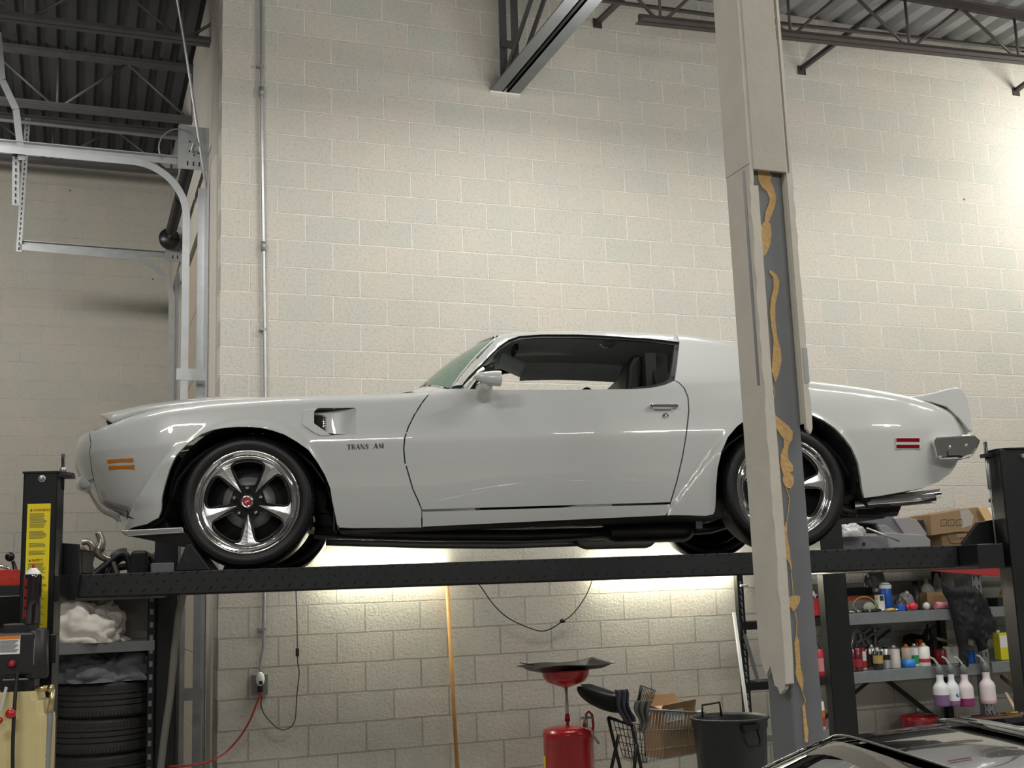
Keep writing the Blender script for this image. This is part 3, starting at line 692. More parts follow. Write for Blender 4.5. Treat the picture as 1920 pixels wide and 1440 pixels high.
# nose cap and lower valance wrap to the middle
nose_t = topz(uS)-.003
UM = -.35-.62*PI/2
nz_ = [(uS, nose_t)]+seam[1:]
def nose_edge(n=16): return [(uS+(UM-uS)*i/n, nose_t-.012*(i/n)) for i in range(n, -1, -1)]
zlow = seam[-1][1]
nosep = seam[1:]+[(uS+(UM-uS)*i/12, zlow+.008) for i in range(1, 13)]+nose_edge()
nose_s = [(uS, nose_t)]+nosep[:-1]
for mr in (False, True):
    panel('nose_cap', nose_s, W, car, mirror=mr, step=.03)
ls = [seam[-1]]+lowseam
zb_ = side(222, 964)[1]
val = ls+[(lowseam[-1][0]-.02, zb_+.004)]+[(lowseam[-1][0]+(UM-lowseam[-1][0])*i/10, zb_-.01) for i in range(1, 11)]+[(UM-(UM-uS)*i/12, zlow-.004) for i in range(0, 12)]
for mr in (False, True):
    panel('front_valance', val, W, car, mirror=mr, step=.03)
# flat middle of the nose with the two grille openings
def nose_mid(name, z0, z1, mt_):
    def f(a, b):
        z = z0+(z1-z0)*b; p = S(UM, z); return V((p.x-.06*(1-(2*a-1)**2), p.y+(2*YC-2*p.y)*a, p.z))
    return MB().grid(f, 12, 10).build(name, mt_, car)
nose_mid('nose_beak', zlow+.008, nose_t-.012, W); nose_mid('lower_bumper', zb_-.01, zlow-.004, W)
for s in (-1, 1):
    g_ = MB(); yy = YC+s*.26
    q = S(UM, .5); g_.ob((-.93, yy, .53), (.008, 0, 0), (s*.028, .15, 0), (0, 0, .06)); g_.build('grille', MT['blackm'], car, bevel=.02)
    h_ = MB(); h_.lathe([(0, -.02), (.08, -.012), (.085, 0), (.1, .01)], (-.82, YC+s*.46, .57), (-1, 0, 0), 24); h_.build('headlight', MT['chrome'], car)
# chin spoiler below
chin = [(c.x, c.z) for c in (cY(x, y, .08) for x, y in ((226, 995), (345, 989), (347, 999), (240, 1006)))]
m_ = MB(); m_.prism([(p[0], p[1]+.002) for p in chin], (0, .10, 0), (1, 0, 0), (0, 0, 1), (0, 2*YC-.2, 0)); m_.build('chin_spoiler', MT['blackm'], car, bevel=.004)
m_ = MB(); m_.prism(chin, (0, .05, 0), (1, 0, 0), (0, 0, 1), (0, .05, 0)); m_.build('spoiler_end', MT['alu'], car, bevel=.004)
m_ = MB(); qa = cY(161, 905, .55)
m_.tube([(qa.x+.10, .42, qa.z+.01), (qa.x+.02, .50, qa.z), (qa.x-.03, .62, qa.z), (qa.x-.045, YC, qa.z), (qa.x-.03, 2*YC-.62, qa.z), (qa.x+.02, 2*YC-.5, qa.z), (qa.x+.1, 2*YC-.42, qa.z+.01)], .042, 16)
m_.build('bumper_bulge', W, car)
# door
dR = sp(*DOORR); sl = sp(*SILL)
doorp = dF+dR+sl[1:]
doors = []
for mr in (False, True):
    doors.append(panel('door', doorp, W, car, mirror=mr))
# rocker
rk = [side(791, 958.5)]+[side(791, 989)]+sp((1000, 979), (1249, 967), (1258, 955), (1257, 944.5))
for mr in (False, True): panel('rocker_panel', rk, W, car, mirror=mr)
# quarter panel with the sail, arch and tail
AR_ = [(1338, 965), (1341.6, 958), (1343, 941), (1344, 910), (1346.7, 879), (1353.6, 848), (1365.6, 820.6), (1383, 800)]
AR2 = [(1502, 774), (1521, 778.5), (1544, 789), (1564.6, 803), (1582, 821), (1596.7, 841), (1608, 867.5), (1612.7, 893.7), (1615.6, 917), (1620, 934.6)]
arl = sp(*AR_); arr = sp(*AR2)
mid = []
a0 = math.atan2(arl[-1][1]-.345, arl[-1][0]-2.76); a1 = math.atan2(arr[0][1]-.345, arr[0][0]-2.76)
r0 = math.hypot(arl[-1][1]-.345, arl[-1][0]-2.76); r1 = math.hypot(arr[0][1]-.345, arr[0][0]-2.76)
for k in range(1, 7): t = k/7; a = a0+(a1-a0)*t; r = r0+(r1-r0)*t; mid.append((2.76+r*math.cos(a), .345+r*math.sin(a)))
tail = sp((1646, 931.7), (1690, 924), (1734, 915.6), (1763, 902.5), (1783, 888), (1793, 873), (1799, 858), (1810, 835), (1815, 812), (1795, 787), (1769, 762.5))
uT = tail[-1][0]; uR = side(1371, 642)[0]; uF = side(1274, 640)[0]
dlo_r = sp((1264, 713), (1269, 680), (1273, 641))
roofrail = top_edge(uT, uF, 50)
quar = dR[::-1][1:][::1] if False else []
quarp = dlo_r[:1]+dR[::-1][1:]+sp((1258, 955), (1250, 967), (1290, 967.5), (1324, 968.4))+arl+mid+arr+tail+roofrail[1:]+[(uF, topz(uF)-.001)]+dlo_r[::-1][:-1]
# order: start at door rear bottom going round
quarp = [dR[0]]+sp((1250, 967), (1290, 967.5), (1324, 968.4))+arl+mid+arr+tail+roofrail[1:]+dlo_r[::-1]+dR[::-1][1:-1]
for mr in (False, True): panel('quarter_panel', quarp, W, car, mirror=mr, step=.03 if mr else .016)
# roof rail above the windows and the A pillar, one piece
DLO = [(877.5, 707), (905, 680), (932.5, 652), (953, 637), (974, 630), (1015, 627), (1084, 627), (1152, 630), (1221, 635), (1273, 641)]
dl = sp(*DLO)
uA = side(848, 727)[0]; uB = side(936, 627)[0]
rail = [side(866, 722)]+dl+top_edge(uF, uA+.0, 50)
for mr in (False, True): panel('roof_rail', rail, W, car, mirror=mr, gap=.0)
# black window frame set in behind
frm = sp((864, 727), (884, 706), (911, 680), (938, 654), (958, 641), (978, 635), (1015, 632), (1084, 632), (1152, 635), (1221, 640), (1266, 646.5), (1262, 680), (1257, 709), (1243, 717), (1221, 722), (1187, 725.5), (1187, 730.5), (1221, 729), (1247, 723), (1266, 714), (1271, 680), (1276, 640), (1221, 634), (1152, 629), (1084, 626), (1015, 626), (974, 629), (952, 636), (931, 651), (903, 680), (876, 707), (855, 728))
for mr in (False, True): panel('window_frame', frm, MT['blackm'], car, mirror=mr, gap=0, lift=-.012, depth=.03)
# roof skin
ur0, ur1 = uB, uR
def roof(a, b):
    u_ = ur0+(ur1-ur0)*a; p = S(u_, topz(u_)); y = p.y+(2*YC-2*p.y)*b; k = 1-(2*b-1)**2
    return V((u_-.10*k*(1-a)**3+.03*k*a**3, y, p.z+.032*k))
MB().grid(roof, 30, 18).build('roof', W, car)
pt = cY(1373, 645, .36)
# windscreen
q0, q1 = cY(783, 730, YC), cY(918, 634, YC)
bz = S(uA, topz(uA))
def wind(a, b):  # a bottom to top
    k = 1-(2*b-1)**2
    base = V((bz.x-.0-(bz.x-q0.x)*k, bz.y+.015+(2*YC-2*bz.y-.03)*b, bz.z-.01+(q0.z-bz.z+.0)*k))
    tp = roof(0, b); return base+(tp-base)*a+V((-.012*math.sin(PI*a), 0, .01*math.sin(PI*a)))
MB().grid(wind, 12, 24).build('windscreen', MT['glass'], car)
m_ = MB(); m_.tube([wind(1, i/16)+V((-.004, 0, 0)) for i in range(17)], .008, 8); m_.build('header_trim', MT['chrome'], car)
m_ = MB(); m_.tube([wind(i/10, .0)+V((-.006, .006, 0)) for i in range(11)], .006, 8); m_.build('pillar_trim', W, car)
# rear glass and deck
uE = side(1520, 716)[0]; uE2 = side(1690, 743)[0]
def rglass(a, b):
    k = 1-(2*b-1)**2; tp = roof(1, b); pb = S(uE+.05, topz(uE+.05)); base = V((pb.x+.1*k, pb.y+.05+(2*YC-2*pb.y-.1)*b, pb.z+.055*k)); return tp+(base-tp)*a
MB().grid(rglass, 10, 16).build('rear_window', MT['glass'], car)
MB().lathe([(0.0, 0), (.011, .004), (.009, .03), (.0, .034)], pt+V((0, .02, -.022)), (0, 0, 1), 12).build('rear_trim_clip', MT['chrome'], car)
def deckf(a, b):
    u_ = uE+(uT-.02-uE)*a; p = S(u_, topz(u_)); k = 1-(2*b-1)**2; return V((u_+.0, p.y+(2*YC-2*p.y)*b, p.z+.0+.055*k*(1-a*.6)))
MB().grid(deckf, 16, 16).build('deck_lid', W, car)
# hood: fixed fender tops, then the panel standing slightly proud at its front
uH0, uH1 = uS+.02, side(800, 735)[0]
def ftop(a, b, s):
    u_ = uH0+(uH1-uH0)*a; p = S(u_, topz(u_)); y = p.y+.15*b; return V((p.x, y if s < 0 else 2*YC-y, p.z+.006*b))
for s in (-1, 1): MB().grid(lambda a, b: ftop(a, b, s), 24, 4).build('fender_top', W, car)
hp = [cY(x, y, .62) for x, y in ((185, 781), (230, 772), (280, 763.5), (330, 757.5), (380, 752.5), (430, 749.5))]
HZ = [(p.x, p.z) for p in hp]+[(.35, topz(.35)+.02), (uH1, topz(uH1)+.016)]
def hood(a, b):
    x = -.735+(uH1-.02+.735)*a; p = S(max(x, uS), topz(max(x, uS))); y0 = p.y+.15; k = 1-abs(2*b-1)**3
    return V((x-.14*k*(1-a)**6, y0+(2*YC-2*y0)*b, p.z+.004+.026*(1-a)**3+(interp(HZ, x-.1*(1-a)**3)-p.z-.004-.026*(1-a)**3)*k))
MB().grid(hood, 30, 20).build('hood', W, car, solid=.018)
m_ = MB()
def hunder(a, b): p = hood(0, .02+.96*a); return p+V((.035+.02*b, 0, -.02-.04*b))
m_.grid(hunder, 12, 3); m_.build('hood_gap_shade', MT['blackm'], car, solid=.01)  # black sheet paints the shade in the gap under the hood lip
def cowl(a, b):
    p = wind(0, b); return V((p.x-.10*(1-a), p.y, p.z-.006-.03*(1-a)))
MB().grid(cowl, 4, 16).build('cowl', W, car)
# rear spoiler: the near end cap and the blade across the deck
SPL = [(1690, 744), (1722, 741.3), (1748, 735.5), (1772, 729), (1789, 726.6), (1797, 728.5), (1803, 735), (1810, 751), (1814.5, 777), (1818, 809), (1813, 809), (1795, 787), (1769, 763), (1742, 755)]
sc0 = [cY(x, y, .13) for x, y in SPL]; q = cY(1780, 775, .1); cxs, czs = q.x, q.z
st = [(.118, .965), (.126, .992), (.145, 1.0), (.22, 1.0), (.4, .98)]
st += [(2*YC-y, k) for y, k in st[::-1]]
vs = []; n = len(sc0)
for y, k in st:
    bul = .05*(1-((y-YC)/YC)**2)
    for p in sc0: vs.append((cxs+(p.x-cxs)*k+bul, y, czs+(p.z-czs)*k))
fs = [(i*n+k, i*n+(k+1) % n, (i+1)*n+(k+1) % n, (i+1)*n+k) for i in range(len(st)-1) for k in range(n)]
m_ = MB(); m_.add(vs, fs, True); m_.f += [tuple(range(n)), tuple((len(st)-1)*n+k for k in range(n))]; m_.sm += [False, False]
m_.build('rear_spoiler', W, car, bevel=.004)
# tail panel
tz = sorted([(z, u) for u, z in tail if z < topz(uT)], key=lambda t: t[0])
def tailf(a, b):
    z = tz[0][0]+(tz[-1][0]-tz[0][0])*b; u_ = interp(tz, z)-.006; p = S(u_, min(z, topz(u_))); return V((p.x+.07*(1-(2*a-1)**2), p.y+(2*YC-2*p.y)*a, z))
MB().grid(tailf, 16, 12).build('tail_panel', W, car)
for s in (-1, 1):
    m_ = MB(); yy = YC+s*.48; q = tailf(.5+s*.27, .62); m_.ob((q.x+.008, yy, q.z), (.012, 0, 0), (0, .20, 0), (0, 0, .045)); m_.build('tail_light', mat('red_lens', (.3, .005, .01), .15), car, bevel=.01)
# rear bumper
bp_ = [cY(x, y, .03) for x, y in ((1745, 829), (1749, 822), (1756, 820.5), (1815, 816.5), (1821, 817), (1833, 828), (1827, 842), (1818, 856), (1798, 862.5), (1790, 861.5), (1757, 862.5), (1752, 859))]
m_ = MB(); vs = []; n = len(bp_)
sy = [(-.014, .0), (-.004, .0), (.10, .01), (.3, .05), (.6, .085), (YC, .1)]; sy += [(2*YC-y, o) for y, o in sy[::-1][1:]]
for i, (y, o_) in enumerate(sy):
    kk = .88 if i in (0, len(sy)-1) else 1
    for p in bp_: vs.append((bp_[3].x+(p.x-bp_[3].x)*kk+o_*1.0-.012*(1-kk)*8, y, .5+(p.z-.5)*kk if False else (p.z-bp_[0].z)*kk+bp_[0].z))
fs = [(i*n+k, i*n+(k+1) % n, (i+1)*n+(k+1) % n, (i+1)*n+k) for i in range(len(sy)-1) for k in range(n)]
m_.add(vs, fs, False); m_.f += [tuple(range(n)), tuple((len(sy)-1)*n+k for k in range(n))]; m_.sm += [False, False]
bum = m_.build('rear_bumper', MT['chrome'], car, bevel=.006, seg=3)
for (x, y) in ((1781, 838), (1812, 835)):
    q = cY(x, y, -.016); MB().ball(q, .0085, 8, (1, .6, 1)).build('bolt', MT['chrome'], bum)
# side markers
def lens(name, quad, mt_, label=None, frame=True):
    P_ = sp(*quad); m_ = [S(u_, z) for u_, z in P_]; c = sum(m_, V())/4
    r = MB(); bz_ = [c+(p-c)*1.0+V((0, -.006, 0)) for p in m_]
    r.hexa([p+V((0, .008, 0)) for p in m_]+bz_); o = r.build('side_marker', MT['white'] if False else W, car, bevel=.003); return o, m_
am = mat('amber_lens', (.62, .20, .008), .2, bump=.6, bscale=260); rd = mat('dark_red_lens', (.20, .004, .012), .15)
for quad, bars, mt_ in (([(199, 859), (253, 856), (255.5, 881), (202, 885)], [[(201, 862), (250, 859.5), (250.5, 866.5), (202, 869)], [(203, 874), (252.5, 872), (252.5, 879.5), (204, 881.5)]], am),
                        ([(1678, 820), (1726, 820), (1726.5, 843), (1678.5, 843)], [[(1680, 822), (1723, 822), (1723, 828.5), (1680, 828.5)], [(1680, 834), (1723, 834), (1723, 840.5), (1680, 840.5)]], rd)):
    o, mm_ = lens('side_marker', quad, None)
    for bq in bars:
        P_ = [S(*side(*p)) for p in bq]
        MB().hexa([p+V((0, .006, 0)) for p in P_]+[p+V((0, -.0085, 0)) for p in P_]).build('lens', mt_, o, bevel=.001)
# fender vent: recessed scoop with louvre
def on_side(px, py, dy): u_, z = side(px, py); return S(u_, z)+V((0, dy, 0))
m_ = MB()
out = [on_side(x, y, .0) for x, y in VENT]
bot = on_side(612, 817.5, 0)
# ramp going in from the rear edge to the front, deep at the front
rr = [on_side(667, 766, .004), on_side(668, 814, .004), on_side(612, 808, .05), on_side(592, 772, .055), on_side(600, 767, .05)]
A_, B_ = on_side(668.5, 764, .001), on_side(668, 816, .001); C_, D_v = on_side(606, 771, .045), on_side(608, 809, .045)
m_.grid(lambda a, b: (A_+(B_-A_)*b)+((C_+(D_v-C_)*b)-(A_+(B_-A_)*b))*a+V((0, .012*math.sin(PI*a), 0)), 10, 6)
E_, F_ = on_side(588, 771, .05), on_side(592, 801, .05)
m_.add([C_, D_v, F_, E_], [(0, 1, 2, 3)]);
m_.build('vent_ramp', W, car)
m_ = MB()
q = [on_side(x, y, 0) for x, y in VENT]
nv_ = len(q); m_.add(q+[p+V((0, .055, 0)) for p in q], [(i, (i+1) % nv_, nv_+(i+1) % nv_, nv_+i) for i in range(nv_)], False); m_.build('vent_wall', W, car)
# lip at the front of the vent
lp1 = [(568, 770), (567, 797), (590, 812.5), (603, 817.5), (621, 816.5), (589, 794), (589, 772), (595, 766), (580, 767)]
m_ = MB(); a = [on_side(x, y, -.006) for x, y in lp1]; b = [on_side(x, y, .02) for x, y in lp1]; n = len(a)
m_.add(a+b, [tuple(range(n))]+[(i, (i+1) % n, n+(i+1) % n, n+i) for i in range(n)], False); m_.build('vent_lip', W, car, bevel=.003, seg=3)
lf = MB()
for k in range(10):
    x = 590+k*2.0; p0, p1 = on_side(x, 777, .044), on_side(x, 795+k*1.4, .044); lf.bar(p0, p1, .0022, .004, (0, 1, 0))
for k in range(7):
    y = 781+k*4.2; lf.bar(on_side(589, y, .041), on_side(611, y, .041), .0022, .003, (0, 1, 0))
lf.build('vent_louvre', MT['blackm'], car)
m_ = MB(); m_.hexa([on_side(588, 776, .062), on_side(612, 776, .062), on_side(612, 808, .062), on_side(588, 796, .062)]+[on_side(588, 776, .046), on_side(612, 776, .046), on_side(612, 808, .046), on_side(588, 796, .046)]); m_.build('vent_back', MT['blackm'], car)
# lettering on the fender
GL = {'T': [(0, .92, 1, .92, .16), (.5, 0, .5, 1, .34), (.02, .8, .02, 1, .07), (.98, .8, .98, 1, .07), (.25, .03, .75, .03, .06)],
      'R': [(.18, 0, .18, 1, .30), (.18, .94, .62, .94, .12), (.62, .94, .84, .82, .14), (.84, .82, .84, .62, .16), (.84, .62, .6, .47, .14), (.3, .47, .62, .47, .1), (.5, .47, .92, .02, .24)],
      'A': [(.06, 0, .5, 1, .09), (.46, 1, .84, 0, .30), (.2, .32, .7, .32, .09), (-.04, .03, .18, .03, .06)],
      'N': [(.08, 0, .08, 1, .10), (.1, .98, .86, .02, .30), (.9, 0, .9, 1, .10)],
      'S': [(.84, .74, .8, .9, .1), (.8, .93, .34, .94, .12), (.34, .94, .16, .76, .2), (.16, .76, .78, .3, .28), (.78, .3, .62, .07, .18), (.62, .06, .2, .06, .12), (.16, .06, .12, .26, .1)],
      'M': [(.06, 0, .12, 1, .09), (.16, .98, .5, .06, .22), (.5, .06, .84, .98, .09), (.88, 0, .84, 1, .28)]}
def word(w_, x0, x1, yb0, yb1, h, mt_):
    m_ = MB(); lw = (x1-x0)/len(w_)
    for i, ch in enumerate(w_):
        for (ax, ay, bx, by, t) in GL[ch]:
            dx, dy = (bx-ax), (by-ay)*h/lw; L_ = math.hypot(dx, dy) or 1; nx, ny = -dy/L_*t/2, dx/L_*t/2*lw/h
            q = [(ax+nx, ay+ny), (bx+nx, by+ny), (bx-nx, by-ny), (ax-nx, ay-ny)]
            P_ = []
            for ux, uy in q:
                X = x0+lw*(i+.06+ux*.88); P_.append(on_side(X, yb0+(yb1-yb0)*(X-x0)/(x1-x0)-uy*h, -.0012))
            m_.add(P_+[p+V((0, .0011, 0)) for p in P_], [(0, 1, 2, 3), (4, 5, 6, 7), (0, 1, 5, 4), (1, 2, 6, 5), (2, 3, 7, 6), (3, 0, 4, 7)])
    return m_.build('lettering', mt_, car)
word('TRANS', 650.3, 692.5, 843.3, 842, 9.6, MT['ink']); word('AM', 699.5, 719.8, 841.4, 840.6, 9.4, MT['ink'])
# door handle and lock
a, b = on_side(1219, 762, -.022), on_side(1268, 762, -.022)
hd = MB(); hd.bar(a, b, .012, .014); hd.cyl(a+V((.004, .03, 0)), a+V((.004, -.004, 0)), .011, 12); hd.cyl(b+V((-.004, .03, 0)), b+V((-.004, -.004, 0)), .011, 12)
hd.bar(on_side(1226, 768, -.006), on_side(1258, 768, -.006), .01, .008); hd.build('door_handle', MT['chrome'], doors[0], bevel=.003)
p = on_side(1248, 780, 0); MB().lathe([(0, -.012), (.008, -.011), (.0085, -.006), (.016, -.005), (.017, .004)], p, (0, 1, 0), 20).build('door_lock', MT['chrome'], doors[0])
# mirror
mr_ = MB(); c = on_side(914, 711, -.16)
path = [(888, 706), (893, 703), (900, 700), (910, 697), (922, 695), (932, 694.5), (938, 694)]
cen = [(887.5, 707), (892, 706.5), (899, 707), (908, 708), (918, 709), (929, 709.5), (939.5, 710)]
rad = [1.5, 5.5, 8.5, 11.5, 13.8, 15.3, 15.4]
pts = [cY(x, y, -.13) for x, y in cen]; rads = [r_*5.65/FPX for r_ in rad]
mr_.tube(pts, rads, 24); mo = mr_.build('mirror', W, car, bevel=.004)
m_ = MB(); base = on_side(907, 739, -.004); neck = cY(911, 722, -.11)
m_.tube([base+V((0, .015, -.0)), base+V((0.0, -.006, .004)), base+V((.0, -.05, .022)), neck, neck+V((.004, 0, .02))], [.052, .05, .044, .034, .034], 20); m_.build('mirror_stalk', W, mo)
MB().lathe([(0, 0), (.034, 0)], pts[-1]+V((.001, 0, 0)), (1, 0, 0), 20).build('mirror_glass', MT['chrome'], mo)
# ---------------------------------------------------------------- underside, cabin and wheels of the white car
UB = mat('underbody', (.02, .02, .022), .6); HL = mat('headliner', (.55, .545, .54), .9); TR = mat('black_trim', (.009, .009, .010), .5)
def tub(a, b):   # floor pan, flat sheet with a raised tunnel
    x = -.55+3.9*a; y = .12+(2*YC-.24)*b; z = .215
    for hx in (0, 2.748):
        d = abs(x-hx)
        if d < .42: z = .215+math.sqrt(.42**2-d*d)*1.05 if not .5 < y < 2*YC-.5 else .215+.1*math.sqrt(1-(d/.42)**2)
    return V((x, y, min(z, .66)))
MB().grid(tub, 60, 18).build('floor_pan', UB, car, solid=.012)
for s in (0, 1):
    for hx, nm in ((0, 'wheel_arch_liner'), (2.748, 'wheel_arch_liner')):
        m_ = MB()
        def lin(a, b):
            t = -.15+(PI+.3)*a; y = .045+.42*b; r = .385
            return V((hx+r*math.cos(t), y if s == 0 else 2*YC-y, .345+r*math.sin(t)))
        m_.grid(lin, 28, 5)
        yb = .46 if s == 0 else 2*YC-.46
        m_.add([(hx, yb, .345)]+[(hx+.385*math.cos(-.15+(PI+.3)*k/20), yb, .345+.385*math.sin(-.15+(PI+.3)*k/20)) for k in range(21)], [(0, k, k+1) for k in range(1, 21)])
        m_.build(nm, UB, car)
m_ = MB(); m_.box(-.62, -.42, .2, 2*YC-.2, .2, .62); m_.box(.55, .62, .25, 2*YC-.25, .2, .7); m_.box(-.5, .55, .48, 2*YC-.48, .22, .5); m_.build('engine_bay', UB, car)
m_ = MB()
for x in (.42, .44): m_.box(x, x+.006, .05, .4, .18, .6)
m_.build('splash_guard', UB, car)
m_ = MB(); m_.cyl((2.748, .15, .33), (2.748, 2*YC-.15, .33), .04, 16); m_.ball((2.748, YC, .33), .14, 10); m_.build('rear_axle', UB, car)
m_ = MB(); m_.box(3.16, 3.5, .5, 2*YC-.45, .175, .30); m_.build('fuel_tank', UB, car, bevel=.03)
m_ = MB(); q = [cY(x, y, .25) for x, y in ((1597, 938), (1690, 940), (1678, 968), (1585, 966))]
m_.prism([(p.x, p.z) for p in q], (0, .22, 0), (1, 0, 0), (0, 0, 1), (0, .06, 0)); m_.build('rear_splash_apron', UB, car)
EX = mat('exhaust_steel', (.10, .10, .102), .35, .7, var=.2)
for s in (0, 1):
    Y = (lambda y: y) if s == 0 else (lambda y: 2*YC-y)
    pt_ = [(590, 998), (700, 1001), (800, 1004), (980, 1005), (1160, 999)]
    c_ = [cY(x, y, .38) for x, y in pt_]; P_ = [V((p.x, Y(.38), p.z)) for p in c_]
    m_ = MB(); m_.tube(P_, .034, 14); m_.build('exhaust_pipe', EX, car)
    a, b = cY(1140, 998, .40), cY(1292, 994, .40)
    m_ = MB(); m_.tube([V((a.x-.03, Y(.4), a.z)), V((a.x, Y(.4), a.z)), V((a.x+.03, Y(.4), a.z)), V((b.x-.03, Y(.4), b.z)), V((b.x, Y(.4), b.z)), V((b.x+.02, Y(.4), b.z))], [.036, .05, .062, .062, .05, .034], 20); m_.build('muffler', EX, car)
    c_ = [cY(x, y, .42) for x, y in ((1290, 994), (1330, 991), (1365, 981), (1400, 960))]; P_ = [V((p.x, Y(.42), p.z)) for p in c_]+[V((2.9, Y(.4), .36)), V((3.05, Y(.3), .25)), V((3.2, Y(.22), .20))]
    m_ = MB(); m_.tube(P_, .03, 14); m_.build('tail_pipe', EX, car)
    for k, (p0, p1) in enumerate((((1600, 947), (1752, 935)), ((1600, 944), (1762, 925)))):
        a, b = cY(*p0, .16+.09*k), cY(*p1, .16+.09*k)
        m_ = MB(); a = V((a.x, Y(a.y), a.z)); b = V((b.x, Y(b.y), b.z)); m_.tube([a, b], .025, 16, caps=False)
        m_.tube([b, a], .021, 16, caps=False); m_.build('exhaust_tip', MT['chrome'], car)
m_ = MB(); a, b = cY(640, 998, .3), cY(1340, 973, .3)
m_.hexa([(a.x, .12, a.z-.0), (b.x, .12, b.z-.0), (b.x, .32, b.z-.01), (a.x, .32, a.z-.01), (a.x, .12, a.z+.05), (b.x, .12, b.z+.05), (b.x, .32, b.z+.05), (a.x, .32, a.z+.05)]); m_.build('sill_underside', UB, car)
m_ = MB()
for px in (995, 860, 1310): q = cY(px, 980, .3); m_.box(q.x-.015, q.x+.02, .3, .33, q.z-.03, q.z+.03)
m_.build('pipe_clamp', MT['galv'], car)
# cabin
def hl(a, b):
    u_ = ur0+.05+(ur1-ur0-.05)*a; p = S(u_, topz(u_)); k = 1-(2*b-1)**2; y0 = p.y-.01
    return V((u_, y0+(2*YC-2*y0)*b, p.z-.022-.012*(1-k)+.03*k))
MB().grid(hl, 20, 14).build('headliner', HL, car)
m_ = MB(); m_.box(2.10, 2.16, .28, 2*YC-.28, .25, 1.10); m_.build('rear_bulkhead', TR, car)
q0_ = cY(1215, 660, .5)
for s in (0, 1):
    m_ = MB()
    Y = (lambda y: y) if s == 0 else (lambda y: 2*YC-y)
    m_.add([(q0_.x+.02, Y(.17), .80), (2.14, Y(.17), .80), (2.14, Y(.34), 1.12), (q0_.x+.06, Y(.30), 1.1)], [(0, 1, 2, 3)])
    m_.build('quarter_trim', TR, car)
for s in (-1, 1):
    # seats: cushion, leaning backrest and a tall headrest in one moulded piece
    m_ = MB(); yy = YC+s*.36; px_ = 1192 if s < 0 else 1099
    top = cY(px_, 668 if s < 0 else 694, yy); x0 = top.x-.03
    m_.ob((x0-.42, yy, .38), (.26, 0, .03), (0, .25, 0), (-.01, 0, .08)); m_.build('seat_cushion', TR, car, bevel=.05, seg=4)
    m_ = MB(); tz_ = 1.115 if s < 0 else 1.06
    m_.prism([(x0-.24, .42), (x0-.10, .40), (x0+.02, .86), (x0+.055, tz_-.05), (x0+.04, tz_), (x0-.01, tz_+.005), (x0-.045, tz_-.06), (x0-.06, .93), (x0-.13, .80)], (0, yy-.13, 0), (1, 0, 0), (0, 0, 1), (0, .26, 0)); m_.build('seat_back', TR, car, bevel=.03, seg=3)
m_ = MB(); m_.box(.98, 1.2, .2, 2*YC-.2, .45, .80); m_.build('dashboard', TR, car, bevel=.05)
m_ = MB(); c = V((1.33, YC-.36, .72)); m_.tube([c+V((-.06*math.sin(t), .18*math.cos(t), .17*math.sin(t))) for t in [2*PI*k/24 for k in range(24)]], .014, 8, closed=True); m_.cyl(c, c+V((-.2, 0, -.08)), .03, 10); m_.build('steering_wheel', TR, car)
m_ = MB()
for s in (1,):
    q = hl(.02, .5+s*.24); m_.ob(q+V((.06, 0, -.055)), (.07, 0, -.035), (0, .19, 0), (.004, 0, .008))
m_.build('sun_visor', HL, car, bevel=.006)
q = cY(1140, 650, .72); m_ = MB(); m_.lathe([(0, -.018), (.03, -.014), (.045, 0), (.05, .006)], q+V((0, 0, .01)), (0, 0, 1), 20); m_.build('dome_light', mat('dome_lens', (.35, .35, .34), .12, coat=1), car)
q = cY(965, 655, YC); m_ = MB(); m_.ob(q+V((0, 0, 0)), (.012, 0, 0), (0, .11, 0), (0, 0, .028)); m_.build('rear_view_mirror', TR, car, bevel=.01)
# roof bow padding along the far rail
m_ = MB()
for k in range(3):
    a_, b_ = .16+.27*k, .16+.27*(k+1)+.01
    def pad(a, b):
        u_ = ur0+(ur1-ur0)*(a_+(b_-a_)*a); p = S(u_, topz(u_)); return V((u_, 2*YC-p.y-.045+.05*b-.03*math.sin(PI*a)*math.sin(PI*b), p.z-.012-.115*b))
    m_.grid(pad, 10, 6)
m_.build('roof_rail_padding', mat('grey_padding', (.78, .77, .76), .6), car)
